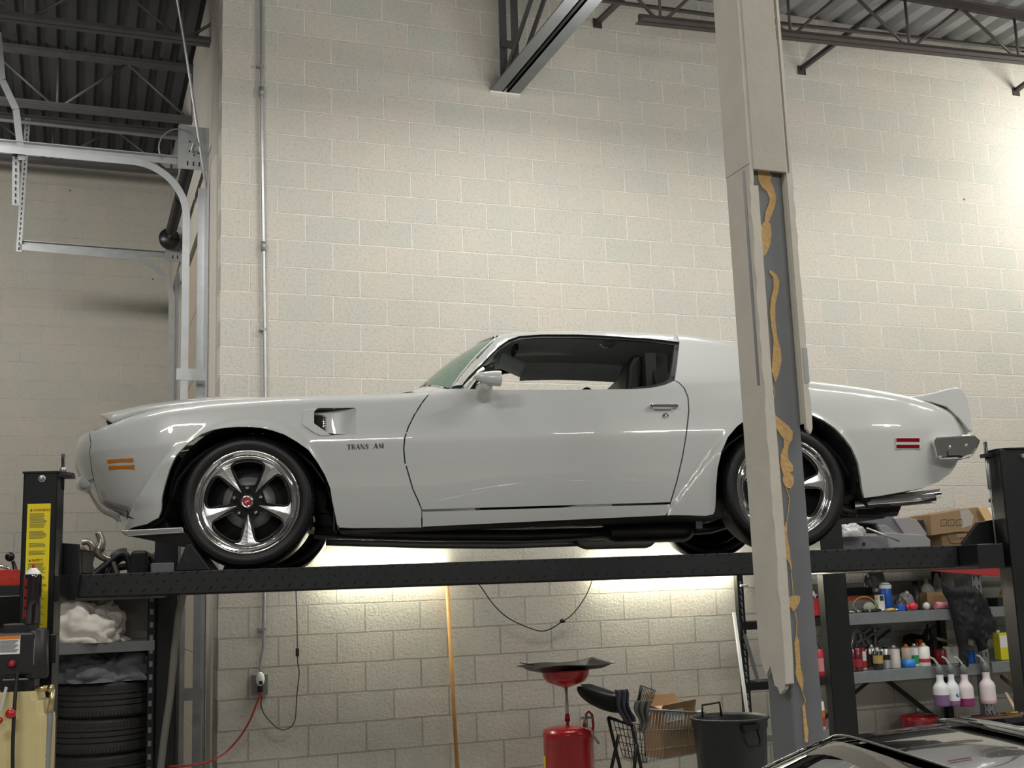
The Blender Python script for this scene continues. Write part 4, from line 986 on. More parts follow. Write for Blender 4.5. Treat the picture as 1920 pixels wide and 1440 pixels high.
# wheels
TY = MT['rubber']; BK = mat('gloss_black_wheel', (.008, .008, .009), .22, coat=.6)
def make_wheel(hx, hy, sgn, rot):
    w = MB().lathe([(.218, .035), (.2205, .008), (.223, -.001), (.229, -.004), (.236, .016), (.243, .011), (.247, -.010), (.256, -.013), (.260, -.006), (.256, .02), (.235, .03), (.232, .2), (.245, .215)], (0, 0, 0), (0, 1, 0), 72).build('wheel', MT['chrome'], car)
    w.location = (hx, hy, .33)
    if sgn < 0: w.rotation_euler = (0, 0, PI)
    k = .072
    prof = [(.250, .008), (.254, -.008), (.262, -.014), (.275, -.020), (.298, -.022), (.313, -.014), (.3235, .004), (.3285, .02), (.330, .05), (.3305, .11), (.330, .17), (.3285, .2), (.320, .222), (.298, .238), (.27, .236), (.25, .22)]
    tb = MB(); tb.lathe(prof, (0, 0, 0), (0, 1, 0), 96)
    t_ = tb.build('tire', TY, w)
    gr_ = MB()
    for g in (.065, .1, .135, .17): gr_.lathe([(.3312, g-.003), (.3312, g+.003)], (0, 0, 0), (0, 1, 0), 96)
    gr_.build('tread_groove', MT['blackm'], t_)
    # sidewall ribs and shoulder blocks
    sh = MB()
    for i in range(72):
        a = 2*PI*i/72; d = V((math.cos(a), 0, math.sin(a))); tn = V((-math.sin(a), 0, math.cos(a)))
        sh.ob(d*.3225+V((0, .002, 0)), d*.005+V((0, .006, 0)), tn*.0105, (-.0, .003, 0))
    sh.build('shoulder_block', TY, t_)
    rb_ = MB(); rb_.lathe([(.272, -.0195), (.2735, -.0215), (.275, -.0205)], (0, 0, 0), (0, 1, 0), 96); rb_.lathe([(.305, -.0185), (.3065, -.0205), (.308, -.0175)], (0, 0, 0), (0, 1, 0), 96); rb_.build('sidewall_rib', TY, t_)
    # black face with five windows
    f_ = []; out = [(.2215*math.cos(2*PI*i/80), .2215*math.sin(2*PI*i/80)) for i in range(80)]
    holes = []; rims = []
    for q in range(5):
        c = math.radians(90+72*q)+rot
        def pp(r, a): return (r*math.cos(c+a), r*math.sin(c+a))
        def win(ro, ri, ao, ai): 
            P_ = [pp(ri, -ai), pp(ri+.008, -ai*1.18)]+[pp(ro-.014, -ao)]+[pp(ro, -ao*.88)]+[pp(ro+.002, ao*(-.6+.3*j)) for j in range(5)]+[pp(ro, ao*.88), pp(ro-.014, ao), pp(ri+.008, ai*1.18), pp(ri, ai)]
            return dens(P_, .012)
        holes.append(win(.200, .088, math.radians(25), math.radians(20)))
    pts = list(out); edges = [(i, (i+1) % 80) for i in range(80)]
    for h in holes: b = len(pts); pts += h; edges += [(b+i, b+(i+1) % len(h)) for i in range(len(h))]
    r = delaunay_2d_cdt([V(p) for p in pts], edges, [], 0, 1e-6); vv, fc = r[0], r[2]
    def dish(rr): return .030-.018*min(1, rr/.2) if rr > .05 else .026
    m_ = MB(); vs = [(p.x, dish(p.length)+.004, p.y) for p in vv]
    ff = [f for f in fc if not any(inside((sum(vv[i].x for i in f)/3, sum(vv[i].y for i in f)/3), h) for h in holes)]
    m_.add(vs, ff, False); fc_ = m_.build('spoke_face', BK, w, solid=-.03, recalc=False)
    for h in holes:
        m_ = MB(); m_.tube([(p[0], dish(math.hypot(*p))+.0015, p[1]) for p in h], .0036, 6, closed=True); m_.build('window_rim', BK, w)
    # machined wedges flaring into the outer ring
    for q in range(5):
        c = math.radians(-90+72*q)+rot; prof_ = [(.058, .0015), (.10, .009), (.14, .0175), (.165, .0235), (.185, .029), (.198, .036), (.207, .048), (.213, .064), (.218, .09)]
        P_ = [(r_, w_) for r_, w_ in prof_]+[(r_, -w_) for r_, w_ in prof_[::-1]]
        m_ = MB()
        for i in range(len(prof_)-1):
            (r0_, w0), (r1_, w1) = prof_[i], prof_[i+1]
            def pt2(rr, ww, lift):
                a = math.asin(min(1, ww/max(rr, .001))); return V((rr*math.cos(c+a), dish(rr)-lift, rr*math.sin(c+a)))
            m_.add([pt2(r0_, -w0, .0005), pt2(r0_, 0, .004), pt2(r0_, w0, .0005), pt2(r1_, -w1, .0005), pt2(r1_, 0, .004), pt2(r1_, w1, .0005)], [(0, 1, 4, 3), (1, 2, 5, 4)])
        m_.build('spoke', MT['alu'], w)
    MB().lathe([(.2145, .0150), (.2155, .0085), (.2225, .0045)], (0, 0, 0), (0, 1, 0), 72).build('outer_ring', MT['alu'], w)
    MB().lathe([(0, -.028), (.012, -.030), (.021, -.029)], (0, 0, 0), (0, 1, 0), 24).build('emblem', MT['red'], w)
    MB().lathe([(.021, -.028), (.023, -.032), (.029, -.030), (.033, -.015), (.034, .03)], (0, 0, 0), (0, 1, 0), 28).build('center_cap', MT['chrome'], w)
    m_ = MB(); m_.bar((-.009, -.0315, -.002), (.011, -.0315, .002), .004, .002, (0, 1, 0)); m_.bar((.0, -.0315, .004), (.011, -.0315, .002), .003, .002, (0, 1, 0)); m_.bar((-.009, -.0315, -.002), (-.002, -.0315, -.008), .003, .002, (0, 1, 0)); m_.build('emblem_mark', MT['white'], w)
    for q in range(5):
        c = math.radians(90+72*q)+rot; x, z = .068*math.cos(c), .068*math.sin(c)
        MB().lathe([(0, -.024), (.006, -.022), (.010, -.012), (.011, .025)], (x, 0, z), (0, 1, 0), 12).build('lug_nut', MT['chrome'], w)
    MB().lathe([(.05, .07), (.13, .07), (.13, .085)], (0, 0, 0), (0, 1, 0), 48).build('brake_disc', MT['galv_d'], w)
    m_ = MB(); m_.lathe([(.0, .088), (.24, .088), (.24, .14)], (0, 0, 0), (0, 1, 0), 48); m_.build('backing_plate', MT['blackm'], w)
    return w
make_wheel(0, .035, 1, 0); make_wheel(2.748, .045, 1, math.radians(26))
make_wheel(0, 2*YC-.035, -1, .3); make_wheel(2.748, 2*YC-.035, -1, .8)
# ---------------------------------------------------------------- four-post lift
BL = MT['black']; PLT = plate_mat('diamond_plate', (.011, .012, .014))
lift = empty('four_post_lift', L2w((0, 0, -LO.z)), -ALP, 'black four-post car lift carrying the white coupe', 'car lift')
HZ0 = LO.z                      # runway top above the floor
RX0, RX1 = -.80, 3.58
for y0 in (-.10, 2*YC-.40):
    r_ = MB(); r_.box(RX0, RX1, y0, y0+.50, HZ0-.108, HZ0-.002)
    ro = r_.build('runway', PLT, lift, bevel=.004)
    m_ = MB(); m_.box(RX0+.01, RX1-.01, y0+.02, y0+.48, HZ0-.112, HZ0-.108); m_.build('runway_underside', MT['blackm'], ro)
    # wheel stop / chock plate in front of the front tyre
    q0_, q1_ = cY(330, 1070, -.06), cY(349, 1025, -.06)
    for yy in ((y0+.10, y0+.46)) if False else (y0+.06,):
        ch = MB(); ch.prism([(cY(328, 1069, -.05).x, HZ0), (cY(348, 1025, -.05).x, HZ0+.125), (cY(358, 1024, -.05).x, HZ0+.128), (cY(394, 1066, -.05).x, HZ0)], (0, yy, 0), (1, 0, 0), (0, 0, 1), (0, .3, 0))
        cho = ch.build('wheel_chock', BL, lift, bevel=.004)
        c = cY(350, 1050, -.05); MB().cyl((c.x, yy-.002, HZ0+.055), (c.x, yy+.003, HZ0+.055), .017, 16).build('hole', MT['blackm'], cho)
# cross beams at both ends
for x0, x1 in ((-.925, -.80), (3.585, 3.72)):
    m_ = MB(); m_.box(x0, x1, -.30, 2.45, HZ0-.125, HZ0-.004); cb_ = m_.build('cross_beam', BL, lift, bevel=.004)
    for z in (HZ0-.09, HZ0-.045):
        MB().box(x1 if x0 < 0 else x0-.03, x1+.03 if x0 < 0 else x0, -.02, .2, z, z+.006).build('shelf_lip', BL, cb_)
# end plates standing up at the near corners
eg = [(120, 1016), (154, 1020), (157, 1072), (157, 1106), (118, 1122)]
P_ = [cY(x, y, -.12) for x, y in eg]
m_ = MB(); m_.prism([(-.90, HZ0+P_[0].z), (-.765, HZ0+P_[1].z), (-.755, HZ0+.0), (-.77, HZ0-.12), (-.90, HZ0-.13)], (0, -.13, 0), (1, 0, 0), (0, 0, 1), (0, .03, 0)); m_.build('end_plate', BL, lift, bevel=.003)
m_ = MB(); m_.prism([(3.60, HZ0-.125), (3.60, HZ0+.01), (3.69, HZ0+.11), (3.80, HZ0+.125), (3.80, HZ0-.125)], (0, -.13, 0), (1, 0, 0), (0, 0, 1), (0, .03, 0)); m_.build('end_plate', BL, lift, bevel=.003)
m_ = MB(); m_.box(-.915, -.80, .08, .3, HZ0, HZ0+.125); m_.build('wheel_stop', BL, lift, bevel=.01)
zt_ = HZ0+.462
posts = []
def post(x0, x1, y0, y1, ztop, face):
    """C-section post; face = side that is closed"""
    m_ = MB(); t = .008
    ya, yb = (y0, y1)
    m_.box(x0, x1, ya, ya+t, 0, ztop); m_.box(x0, x0+t, ya, yb, 0, ztop); m_.box(x1-t, x1, ya, yb, 0, ztop)
    if face == 'closed': m_.box(x0, x1, yb-t, yb, 0, ztop)
    m_.box(x0-.06, x1+.06, ya-.06, yb+.06, 0, .012)
    return m_.build('post', BL, lift, bevel=.003)
p1 = post(-.974, -.822, -.305, -.19, zt_, 'closed')
m_ = MB(); m_.prism([(-.978, -.31), (-.818, -.31), (-.78, -.20), (-.78, -.175), (-.978, -.175)], (0, 0, zt_), (1, 0, 0), (0, 1, 0), (0, 0, .01)); m_.prism([(-.822, -.30), (-.775, -.24), (-.775, -.18), (-.822, -.18)], (0, 0, zt_-.018), (1, 0, 0), (0, 1, 0), (0, 0, .018)); m_.build('post_cap', BL, p1, bevel=.002)
a = cY(119, 851, -.22); b = cY(119, 893, -.22)
MB().cyl((a.x, -.22, HZ0+a.z), (a.x, -.22, zt_-.07), .0085, 12).build('ladder_rod', BL, p1)
MB().lathe([(.0, 0), (.016, 0), (.016, .02), (.012, .024), (0, .024)], (a.x, -.22, zt_+.01), (0, 0, 1), 6).build('nut', MT['galv'], p1)
q = cY(78, 897, -.31); m_ = MB(); m_.lathe([(0, -.022), (.008, -.018), (.011, -.008), (.011, 0)], (q.x, -.305, HZ0+q.z), (0, 1, 0), 6); m_.lathe([(.011, -.002), (.017, -.002), (.017, 0)], (q.x, -.305, HZ0+q.z), (0, 1, 0), 20); m_.build('bolt', MT['galv'], p1)
# yellow warning label with a printed layout
lab = [cY(x, y, -.307) for x, y in ((54, 945), (98, 945), (88, 1186), (42, 1186))]
lx0, lx1 = -.951, -.848; lz1 = HZ0+lab[0].z; lz0 = lz1-.62
MB().box(lx0, lx1, -.3072, -.305, lz0, lz1).build('warning_label', MT['yellow'], p1)
m_ = MB(); rnd = random.Random(4)
blocks = [(.045, .11), (.125, .16), (.18, .20), (.215, .235), (.27, .315), (.33, .345), (.385, .405), (.42, .445), (.46, .475), (.49, .505), (.53, .55)]
for a_, b_ in blocks:
    z = lz1-a_-.0
    while z > lz1-b_:
        w_ = rnd.uniform(.060, .078); m_.box(lx0+.012, lx0+.012+w_, -.3078, -.307, z-.0022, z); z -= .0052
m_.build('label_print', MT['ink'], p1)
dk = mat('label_red', (.42, .10, .01), .5)
for s_, z in (('WARNING', .034), ('SAFETY', .262), ('CAUTION', .376)):
    text('label_title', s_, .0155, (lx0+.026, -.3080, lz1-z), (1, 0, 0), (0, 0, 1), dk, p1, bold=.0003)
    m_ = MB(); m_.prism([(0, 0), (.012, 0), (.006, .011)], (lx0+.012, -.3076, lz1-z), (1, 0, 0), (0, 0, 1), (0, -.0006, 0)); m_.build('label_sign', MT['ink'], p1)
p2 = post(3.752, 3.94, -.30, -.18, zt_, 'closed')
MB().prism([(3.748, -.18), (3.748, -.27), (3.79, -.31), (3.945, -.31), (3.945, -.18)], (0, 0, zt_), (1, 0, 0), (0, 1, 0), (0, 0, .008)).build('post_cap', BL, p2, bevel=.002)
m_ = MB(); a = cY(1866, 829, -.2); m_.cyl((3.725, -.22, HZ0+.30), (3.725, -.22, HZ0+a.z), .009, 12); m_.box(3.705, 3.76, -.25, -.19, zt_-.03, zt_-.012); m_.build('ladder_rod', BL, p2)
m_ = MB(); m_.cyl((3.726, -.22, HZ0-.1), (3.726, -.22, HZ0+.42), .004, 8); m_.cyl((3.726, -.22, HZ0+.27), (3.726, -.22, HZ0+.42), .011, 10); m_.build('cable', MT['galv_d'], p2)
q = cY(1917, 855, -.3); MB().lathe([(0, -.02), (.011, -.014), (.013, 0)], (q.x, -.3, HZ0+q.z), (0, 1, 0), 6).build('bolt', MT['galv'], p2)
post(-.905, -.752, 2.34, 2.46, zt_-.05, 'open'); post(3.76, 3.93, 2.34, 2.46, zt_-.05, 'open')
# corrugated hose hanging from the runway near the front wheel
hs_ = [onY(357, 1078, -2.35), onY(345, 1105, -2.3), onY(335, 1150, -2.2), onY(327, 1220, -2.1), onY(320, 1300, -2.05), onY(308, 1380, -2.0), onY(300, 1450, -1.95)]
pts = []
for i in range(len(hs_)-1):
    for k in range(24): pts.append(hs_[i]+(hs_[i+1]-hs_[i])*k/24)
def smp(P_, it=12):
    for _ in range(it): P_ = [P_[0]]+[(P_[i-1]+P_[i]*2+P_[i+1])/4 for i in range(1, len(P_)-1)]+[P_[-1]]
    return P_
pts = smp(pts, 30); o_ = pts[0].copy()
ho = MB().tube([p-o_ for p in pts], [.019 if i % 2 else .0165 for i in range(len(pts))], 12).build('corrugated_hose', mat('grey_hose', (.16, .155, .14), .45), None); ho.location = o_
tag(ho, 'grey corrugated hose hanging down from the near runway at the front wheel', 'hose')
# ---------------------------------------------------------------- power unit on the near left post
YP = -.50
def pu(px, py, y=YP): return cY(px, py, y)
c0 = pu(35, 1220); pr = empty('power_unit', L2w((c0.x, YP, c0.z)), -ALP, 'black hydraulic power unit with a white label and red button on the left post', 'power unit')
OFF = V((c0.x, YP, c0.z))
def lp_(px, py, y=YP): return pu(px, py, y)-OFF
def pbox(x0, y0, x1, y1, d, name, mt_, parent, y=YP, bevel=.004):
    a, b = lp_(x0, y0, y), lp_(x1, y1, y); return MB().box(min(a.x, b.x), max(a.x, b.x), a.y, a.y+d, min(a.z, b.z), max(a.z, b.z)).build(name, mt_, parent, bevel=bevel)
PB = mat('charcoal_plastic', (.022, .022, .024), .4)
bx = pbox(-14, 1188, 62, 1264, .13, 'control_box', PB, pr, bevel=.01)
pbox(5, 1170, 60, 1192, .11, 'cover', PB, pr, YP+.03, .006)
pbox(-8, 1193, 37, 1226, .002, 'notice_label', MT['white'], bx, YP-.002, 0)
pbox(-8, 1193, 37, 1198, .003, 'label_band', mat('orange_band', (.7, .22, .04), .5), bx, YP-.003, 0)
m_ = MB()
for k in range(8):
    a = lp_(0, 1201+k*2.9, YP-.0035); b = lp_(34-3*(k % 3), 1202+k*2.9, YP-.0035); m_.box(a.x, b.x, a.y, a.y+.001, b.z, a.z)
m_.build('label_print', mat('grey_print', (.3, .3, .3), .6), bx)
q = lp_(23, 1244, YP-.002); MB().lathe([(0, -.022), (.011, -.020), (.014, -.010), (.014, 0)], q, (0, 1, 0), 20).build('push_button', MT['red'], bx)
MB().lathe([(.014, -.004), (.019, -.003), (.020, .002)], q, (0, 1, 0), 20).build('button_ring', MT['blackm'], bx)
# motor behind, standing upright
a, b = lp_(68, 1272, YP+.06), lp_(68, 1178, YP+.06); MB().tube([a, a+(b-a)*.06, a+(b-a)*.94, b], [.045, .052, .052, .04], 28).build('motor', PB, pr)
MB().lathe([(.0535, -.055), (.0535, .055)], (a+b)/2+V((0, 0, .01)), (0, 0, 1), 14, a0=-2.1, a1=-1.45).build('motor_label', MT['white'], pr)
pbox(82, 1190, 104, 1243, .05, 'bracket', BL, pr, YP+.1, .003)
pbox(0, 1272, 62, 1300, .10, 'valve_block', BL, pr, YP+.02, .01)
m_ = MB(); a, b = lp_(66, 1291, YP+.03), lp_(92, 1291, YP+.03); m_.cyl(a, b, .014, 6); m_.cyl(b, b+V((.018, 0, 0)), .018, 12); m_.build('brass_fitting', mat('brass', (.62, .50, .24), .3, 1), pr)
m_ = MB(); a, b = lp_(99, 1292, YP+.03), lp_(94, 1336, YP+.03); m_.tube([a, (a+b)/2, b], [.013, .012, .015], 12); m_.build('hose_fitting', mat('brass2', (.58, .50, .30), .35, 1), pr)
m_ = MB(); P_ = [lp_(94, 1334, YP+.03), lp_(92, 1370, YP+.03), lp_(89, 1410, YP+.03), lp_(86, 1500, YP+.03)]
pts = [P_[i]+(P_[i+1]-P_[i])*k/14 for i in range(3) for k in range(14)]
m_.tube(pts, [.015 if i % 2 else .0125 for i in range(len(pts))], 10); m_.build('armoured_hose', MT['galv_d'], pr)
# lever and knobs
m_ = MB(); a, b = lp_(0, 1335, YP-.04), lp_(12, 1288, YP-.02); m_.bar(a, b, .014, .006, (0, 1, 0)); m_.build('release_lever', MT['galv'], pr, bevel=.002)
MB().ball(lp_(20, 1338, YP-.06), .022, 10).build('lever_knob', MT['red'], pr); MB().ball(lp_(-2, 1351, YP-.07), .016, 10).build('lever_knob', MT['red'], pr)
# translucent oil tank
TK = mat('oil_tank_plastic', (.62, .53, .27), .35, var=.25, vscale=5)
def tank():
    m_ = MB(); lv = [(1302, 62, .12), (1318, 66, .13), (1318.5, 80, .15), (1340, 80, .15), (1343, 88, .17), (1352, 88, .17), (1520, 82, .17)]
    lv = [(1300, -30, 66), (1317, -30, 68), (1319, -34, 78), (1342, -34, 80), (1347, -44, 86), (1360, -46, 87), (1540, -46, 82)]
    vs = []
    for py, xa, xb in lv:
        a, b = lp_(xa, py), lp_(xb, py); d = .14; c = .022
        vs += [(a.x, a.y+c, a.z), (a.x+c, a.y, a.z), (b.x-c, b.y, a.z), (b.x, b.y+c, a.z), (b.x, b.y+d, a.z), (a.x, a.y+d, a.z)]
    n = 6; fs = [(i*n+k, i*n+(k+1) % n, (i+1)*n+(k+1) % n, (i+1)*n+k) for i in range(len(lv)-1) for k in range(n)]
    m_.add(vs, fs); m_.f += [tuple(range(n)), tuple((len(lv)-1)*n+k for k in range(n))]; m_.sm += [False]*2; return m_
tank().build('oil_tank', TK, pr, bevel=.006, seg=3)
cable('hanging_cord', [L2w(pu(33, 1262, YP-.02)), L2w(pu(30, 1285, YP-.03)), L2w(pu(27, 1330, YP-.05)), L2w(pu(24, 1400, YP-.05)), L2w(pu(24, 1520, YP-.05))], .008, MT['blackm'], 'black power cord hanging in front of the yellowish oil tank', 'cord')
# spray can standing on the power unit
q = pu(59, 1170, YP+.06); K = L2w(q)
sc_ = empty('spray_can', K, -ALP, 'black spray can with white top and red nozzle standing on the power unit', 'spray can')
R_ = .037; H_ = pu(59, 1077, YP+.06).z-q.z
MB().lathe([(0, 0), (R_-.002, 0), (R_, .004), (R_, H_-.012), (R_-.003, H_)], (0, 0, 0), (0, 0, 1), 32).build('body', mat('gloss_black_can', (.015, .012, .013), .12, coat=1), sc_)
MB().lathe([(R_-.003, H_), (R_-.008, H_+.012), (.018, H_+.022), (.016, H_+.027), (0, H_+.027)], (0, 0, 0), (0, 0, 1), 32).build('shoulder', MT['white'], sc_)
MB().lathe([(.006, H_+.027), (.006, H_+.04), (.004, H_+.046), (0, H_+.046)], (0, 0, 0), (0, 0, 1), 16).build('nozzle', MT['red'], sc_)
m_ = MB()
for z in (.03, .075, .12, .165): m_.lathe([(R_+.0004, z), (R_+.0004, z+.030)], (0, 0, 0), (0, 0, 1), 12, a0=2.4, a1=3.5) if False else m_.lathe([(R_+.0004, z), (R_+.0004, z+.034)], (0, 0, 0), (0, 0, 1), 10, a0=PI*1.18-.25, a1=PI*1.18+.62)
m_.build('label_print', mat('dark_red_print', (.28, .02, .02), .4), sc_)
# ---------------------------------------------------------------- storage rack at the left, behind the lift
SH = MT['shelf']
def wbox(name, px0, py0, px1, py1, Y, d, mt_, label=None, cat=None, grp=None, bevel=.004, parent=None, o=None):
    """a box whose front face covers a pixel rectangle on the plane y = Y"""
    a, b = onY(px0, py0, Y), onY(px1, py1, Y); c = onY((px0+px1)/2, py1, Y)
    base = V((c.x, Y+d/2, min(a.z, b.z))) if o is None else V(o)
    ob = MB().box(min(a.x, b.x)-base.x, max(a.x, b.x)-base.x, Y-base.y, Y+d-base.y, min(a.z, b.z)-base.z, max(a.z, b.z)-base.z).build(name, mt_, parent, bevel=bevel)
    if parent is None: ob.location = base
    if label: tag(ob, label, cat, grp)
    return ob
YL = .02
zt1 = onY(20, 1098, YL).z
lr = empty('storage_rack', (-1.2, YL, 0), 0, 'grey steel storage rack behind the near left post of the lift', 'rack')
for x in (-.455-(-1.2), -1.02, -2.2+1.2-.0):
    pass
for x in (.745, -.95):
    for y in (0, .62):
        u_ = MB(); u_.box(x, x+.045, y, y+.003, 0, 2.0 if x < 0 else onY(288, 1105, YL).z); u_.box(x, x+.003, y, y+.045, 0, 1.8); uo = u_.build('upright', MT['black'], lr)
        if y == 0 and x > 0:
            z = .1; h_ = MB()
            while z < 1.65: h_.box(x+.012, x+.033, -.0012, -.0002, z, z+.035); z += .085
            h_.build('slots', MT['grey'], uo)
for i, z in enumerate((zt1, 1.375, .10)):
    m_ = MB(); m_.box(-.95, .79, 0, .66, z-.012, z); m_.box(-.95, .79, -.002, .03, z-.065, z); m_.build('shelf', MT['grey'] if i else MT['black'], lr, bevel=.002)
MB().box(-.93, .76, .655, .665, .1, 1.7).build('back_panel', mat('grey_back_panel', (.13, .135, .135), .5), lr)
# tyres stacked on the rack floor
def tyre_prof(R, r, w): return [(r, .0), (r+.02, -.004), (R-.05, -.006), (R-.02, .004), (R-.003, .025), (R, .05), (R, w/2-.028), (R-.009, w/2-.028), (R-.009, w/2-.022), (R, w/2-.022), (R, w-.05), (R-.003, w-.025), (R-.02, w-.004), (R-.05, w+.006), (r+.02, w+.004), (r, w), (r-.01, w/2), (r, 0)]
tl = ['worn black tyre on top of the stack in the left rack', 'worn black tyre second from the top of the stack in the left rack', 'worn black tyre third from the top, cut by the bottom of the picture', 'worn black tyre fourth from the top of the left stack', 'worn black tyre at the foot of the left stack']
for k in range(5):
    z = .105+(4-k)*.205; z1 = (onY(198, 1352, .30).z, onY(198, 1421, .30).z)
    hgt = .232
    top = onY(198, 1283, 0).z
    zz = 1.118-hgt*(k+1)+.0
    if zz < .1: break
    cx_ = onY(199 if k == 0 else 193, 1300, .33).x
    t_ = empty('tire', (cx_, .36, zz), 0, tl[k], 'tire', 'tyres stacked in the left rack')
    MB().lathe([(.215, .0), (.24, -.0), (.285, .0), (.305, .012), (.315, .035), (.317, .05), (.317, .076), (.308, .077), (.308, .084), (.317, .085), (.317, .112), (.308, .113), (.308, .120), (.317, .121), (.317, .148), (.308, .149), (.308, .156), (.317, .157), (.317, .182), (.315, .197), (.305, .22), (.285, .231), (.24, .231), (.215, .231), (.205, .12), (.215, 0)], (0, 0, 0), (0, 0, 1), 72, smooth=False).build('carcass', MT['rubber2'], t_)
    m_ = MB()
    for i in range(90):
        a = 2*PI*i/90; d = V((math.cos(a), math.sin(a), 0)); tn = V((-d.y, d.x, 0))
        for z in (.036, .195): m_.ob(d*.3155+V((0, 0, z)), d*.004, tn*.0085, (0, 0, .014))
    m_.build('shoulder_tread', MT['rubber2'], t_)
# cloth shapes: a folded heap made from a displaced dome
def heap(name, poly_c, rx, ry, rz, seed, mt_, label, cat, amp=.35, n=90, sharp=1.6, z_floor=0):
    c = V(poly_c); rnd = V((seed*3.1, seed*1.7, seed*.9)); m_ = MB()
    def fn(a, b):
        th = 2*PI*a; ph = PI*.5*b; d = V((math.cos(th)*math.cos(ph), math.sin(th)*math.cos(ph), math.sin(ph)))
        q = d*1.5+rnd; r = 1+amp*(noise.noise(q)*.9)
        w1 = noise.noise(q*1.1+V((7, 0, 0))); w2 = noise.noise(q*1.3+V((0, 9, 0)))
        fold = abs(math.sin(3.2*(d.x*1.1+d.z*1.4)+4*w1+seed))**.7*.55+abs(math.sin(6.5*(d.x-.5*d.z)+5*w2+2*seed))**.6*.30+.22*abs(noise.noise(q*4.2))
        r *= .80+.30*fold*(sharp/1.6)
        return V((d.x*rx*r, d.y*ry*r, max(-.0, d.z*rz*r)))
    m_.grid(fn, n, n//2, True, wrapu=True); o = m_.build(name, mt_, None); o.location = c; return tag(o, label, cat)
p = onY(200, 1272, .3); heap('fabric_cover', (p.x+.02, .33, 1.118), .33, .30, .20, 2.2, MT['cloth_g'], 'crumpled dark grey fabric cover lying on the stacked tyres', 'cover')
p = onY(158, 1207, .3); heap('dust_sheet', (p.x-.02, .27, 1.376), .30, .25, .27, 5.1, MT['cloth_w'], 'crumpled off-white sheet on the middle shelf of the left rack', 'sheet', amp=.3)
pn = wbox('plastic_sheet', 206, 1122, 284, 1196, .5, .03, mat('grey_plastic_panel', (.16, .16, .15), .25, var=.2, vscale=6), 'grey plastic panel standing on the middle shelf beside the white sheet', 'panel'); pn.location.z = 1.376
bt = empty('glue_bottle', (onY(219, 1185, .45).x, .45, 1.376), 0, 'small dark bottle with an orange cap beside the off-white sheet', 'bottle')
MB().lathe([(0, 0), (.026, 0), (.028, .004), (.028, .05), (.026, .055)], n=20).build('body', MT['blackm'], bt); MB().lathe([(.029, .055), (.029, .10), (0, .102)], n=20).build('cap', mat('orange_cap', (.62, .32, .06), .5), bt)
# exhaust headers and pipes on the top shelf
YH = .32; PIP = mat('steel_pipe', (.34, .32, .29), .3, .9, var=.2); BKP = mat('black_header', (.025, .025, .027), .4, .3)
def pipe_thing(name, pts, r, mt_, label, cat='pipe', Y=YH, flat=None):
    P_ = [onY(x, y, Y+dy) for x, y, dy in pts]; P_[0].z = max(P_[0].z, zt1+.0)
    b = P_[0].copy(); out = []
    for i in range(len(P_)-1):
        a_, b_, c_, d_ = P_[max(i-1, 0)], P_[i], P_[i+1], P_[min(i+2, len(P_)-1)]
        for k in range(6):
            t = k/6; out.append(.5*((2*b_)+(c_-a_)*t+(2*a_-5*b_+4*c_-d_)*t*t+(3*b_-a_-3*c_+d_)*t**3))
    out.append(P_[-1]); rr = r if not isinstance(r, list) else [interp([(i/(len(r)-1), v) for i, v in enumerate(r)], k/(len(out)-1)) for k in range(len(out))]
    o = MB().tube([p_-b for p_ in out], rr, 16).build(name, mt_); o.location = b
    return tag(o, label, cat) if label else o
pipe_thing('exhaust_pipe', [(176, 1084, 0), (168, 1062, 0), (172, 1040, 0), (173, 1025, 0), (165, 1016, 0), (153, 1017, 0)], .022, PIP, 'bent bare steel exhaust pipe with a hooked top on the left rack', 'exhaust pipe')
pipe_thing('exhaust_pipe', [(178, 1082, .05), (163, 1052, .1), (160, 1038, .12), (152, 1030, .14)], .024, mat('rusty_pipe', (.10, .075, .065), .45, .5), 'short rusty exhaust pipe behind the hooked pipe on the left rack', 'exhaust pipe')
pipe_thing('collector_pipe', [(222, 1082, 0), (210, 1052, .0), (196, 1046, 0), (185, 1035, 0), (190, 1015, 0), (184, 998, 0)], [.02, .018, .022, .030, .04, .026, .024], PIP, 'bare steel collector pipe standing upright on the left rack', 'exhaust pipe')
hd_ = empty('exhaust_header', onY(235, 1080, YH), 0, 'black bundle of curved exhaust header tubes on the left rack', 'exhaust header'); hd_.location.z = zt1
hb = V(hd_.location)
for k, pts in enumerate(([(170, 1082), (195, 1062), (220, 1040), (233, 1036), (243, 1050), (246, 1080)], [(200, 1082), (212, 1058), (228, 1044), (240, 1046), (250, 1070), (252, 1082)], [(176, 1080), (205, 1070), (235, 1060), (262, 1066), (285, 1060), (296, 1078)], [(262, 1082), (258, 1055), (264, 1043), (276, 1040), (290, 1050), (293, 1080)], [(215, 1080), (208, 1045), (222, 1035), (238, 1034)], [(275, 1082), (280, 1050), (292, 1040), (300, 1045)])):
    P_ = [onY(x, y, YH+.04*(k % 3))-hb for x, y in pts]
    MB().tube(smp([P_[i]+(P_[i+1]-P_[i])*q/5 for i in range(len(P_)-1) for q in range(5)]+[P_[-1]], 6), .024, 12).build('header_tube', BKP, hd_)
bb = MB(); q = onY(261, 1060, YH-.04)-hb; bb.ob(q, (.055, 0, 0), (0, .06, 0), (0, 0, .10)); bb.build('collector', BKP, hd_, bevel=.02)
wbox('steel_bracket', 284, 1056, 326, 1078, -.0, .08, MT['grey'], 'small grey steel bracket on the left rack beside the far lift post', 'bracket')
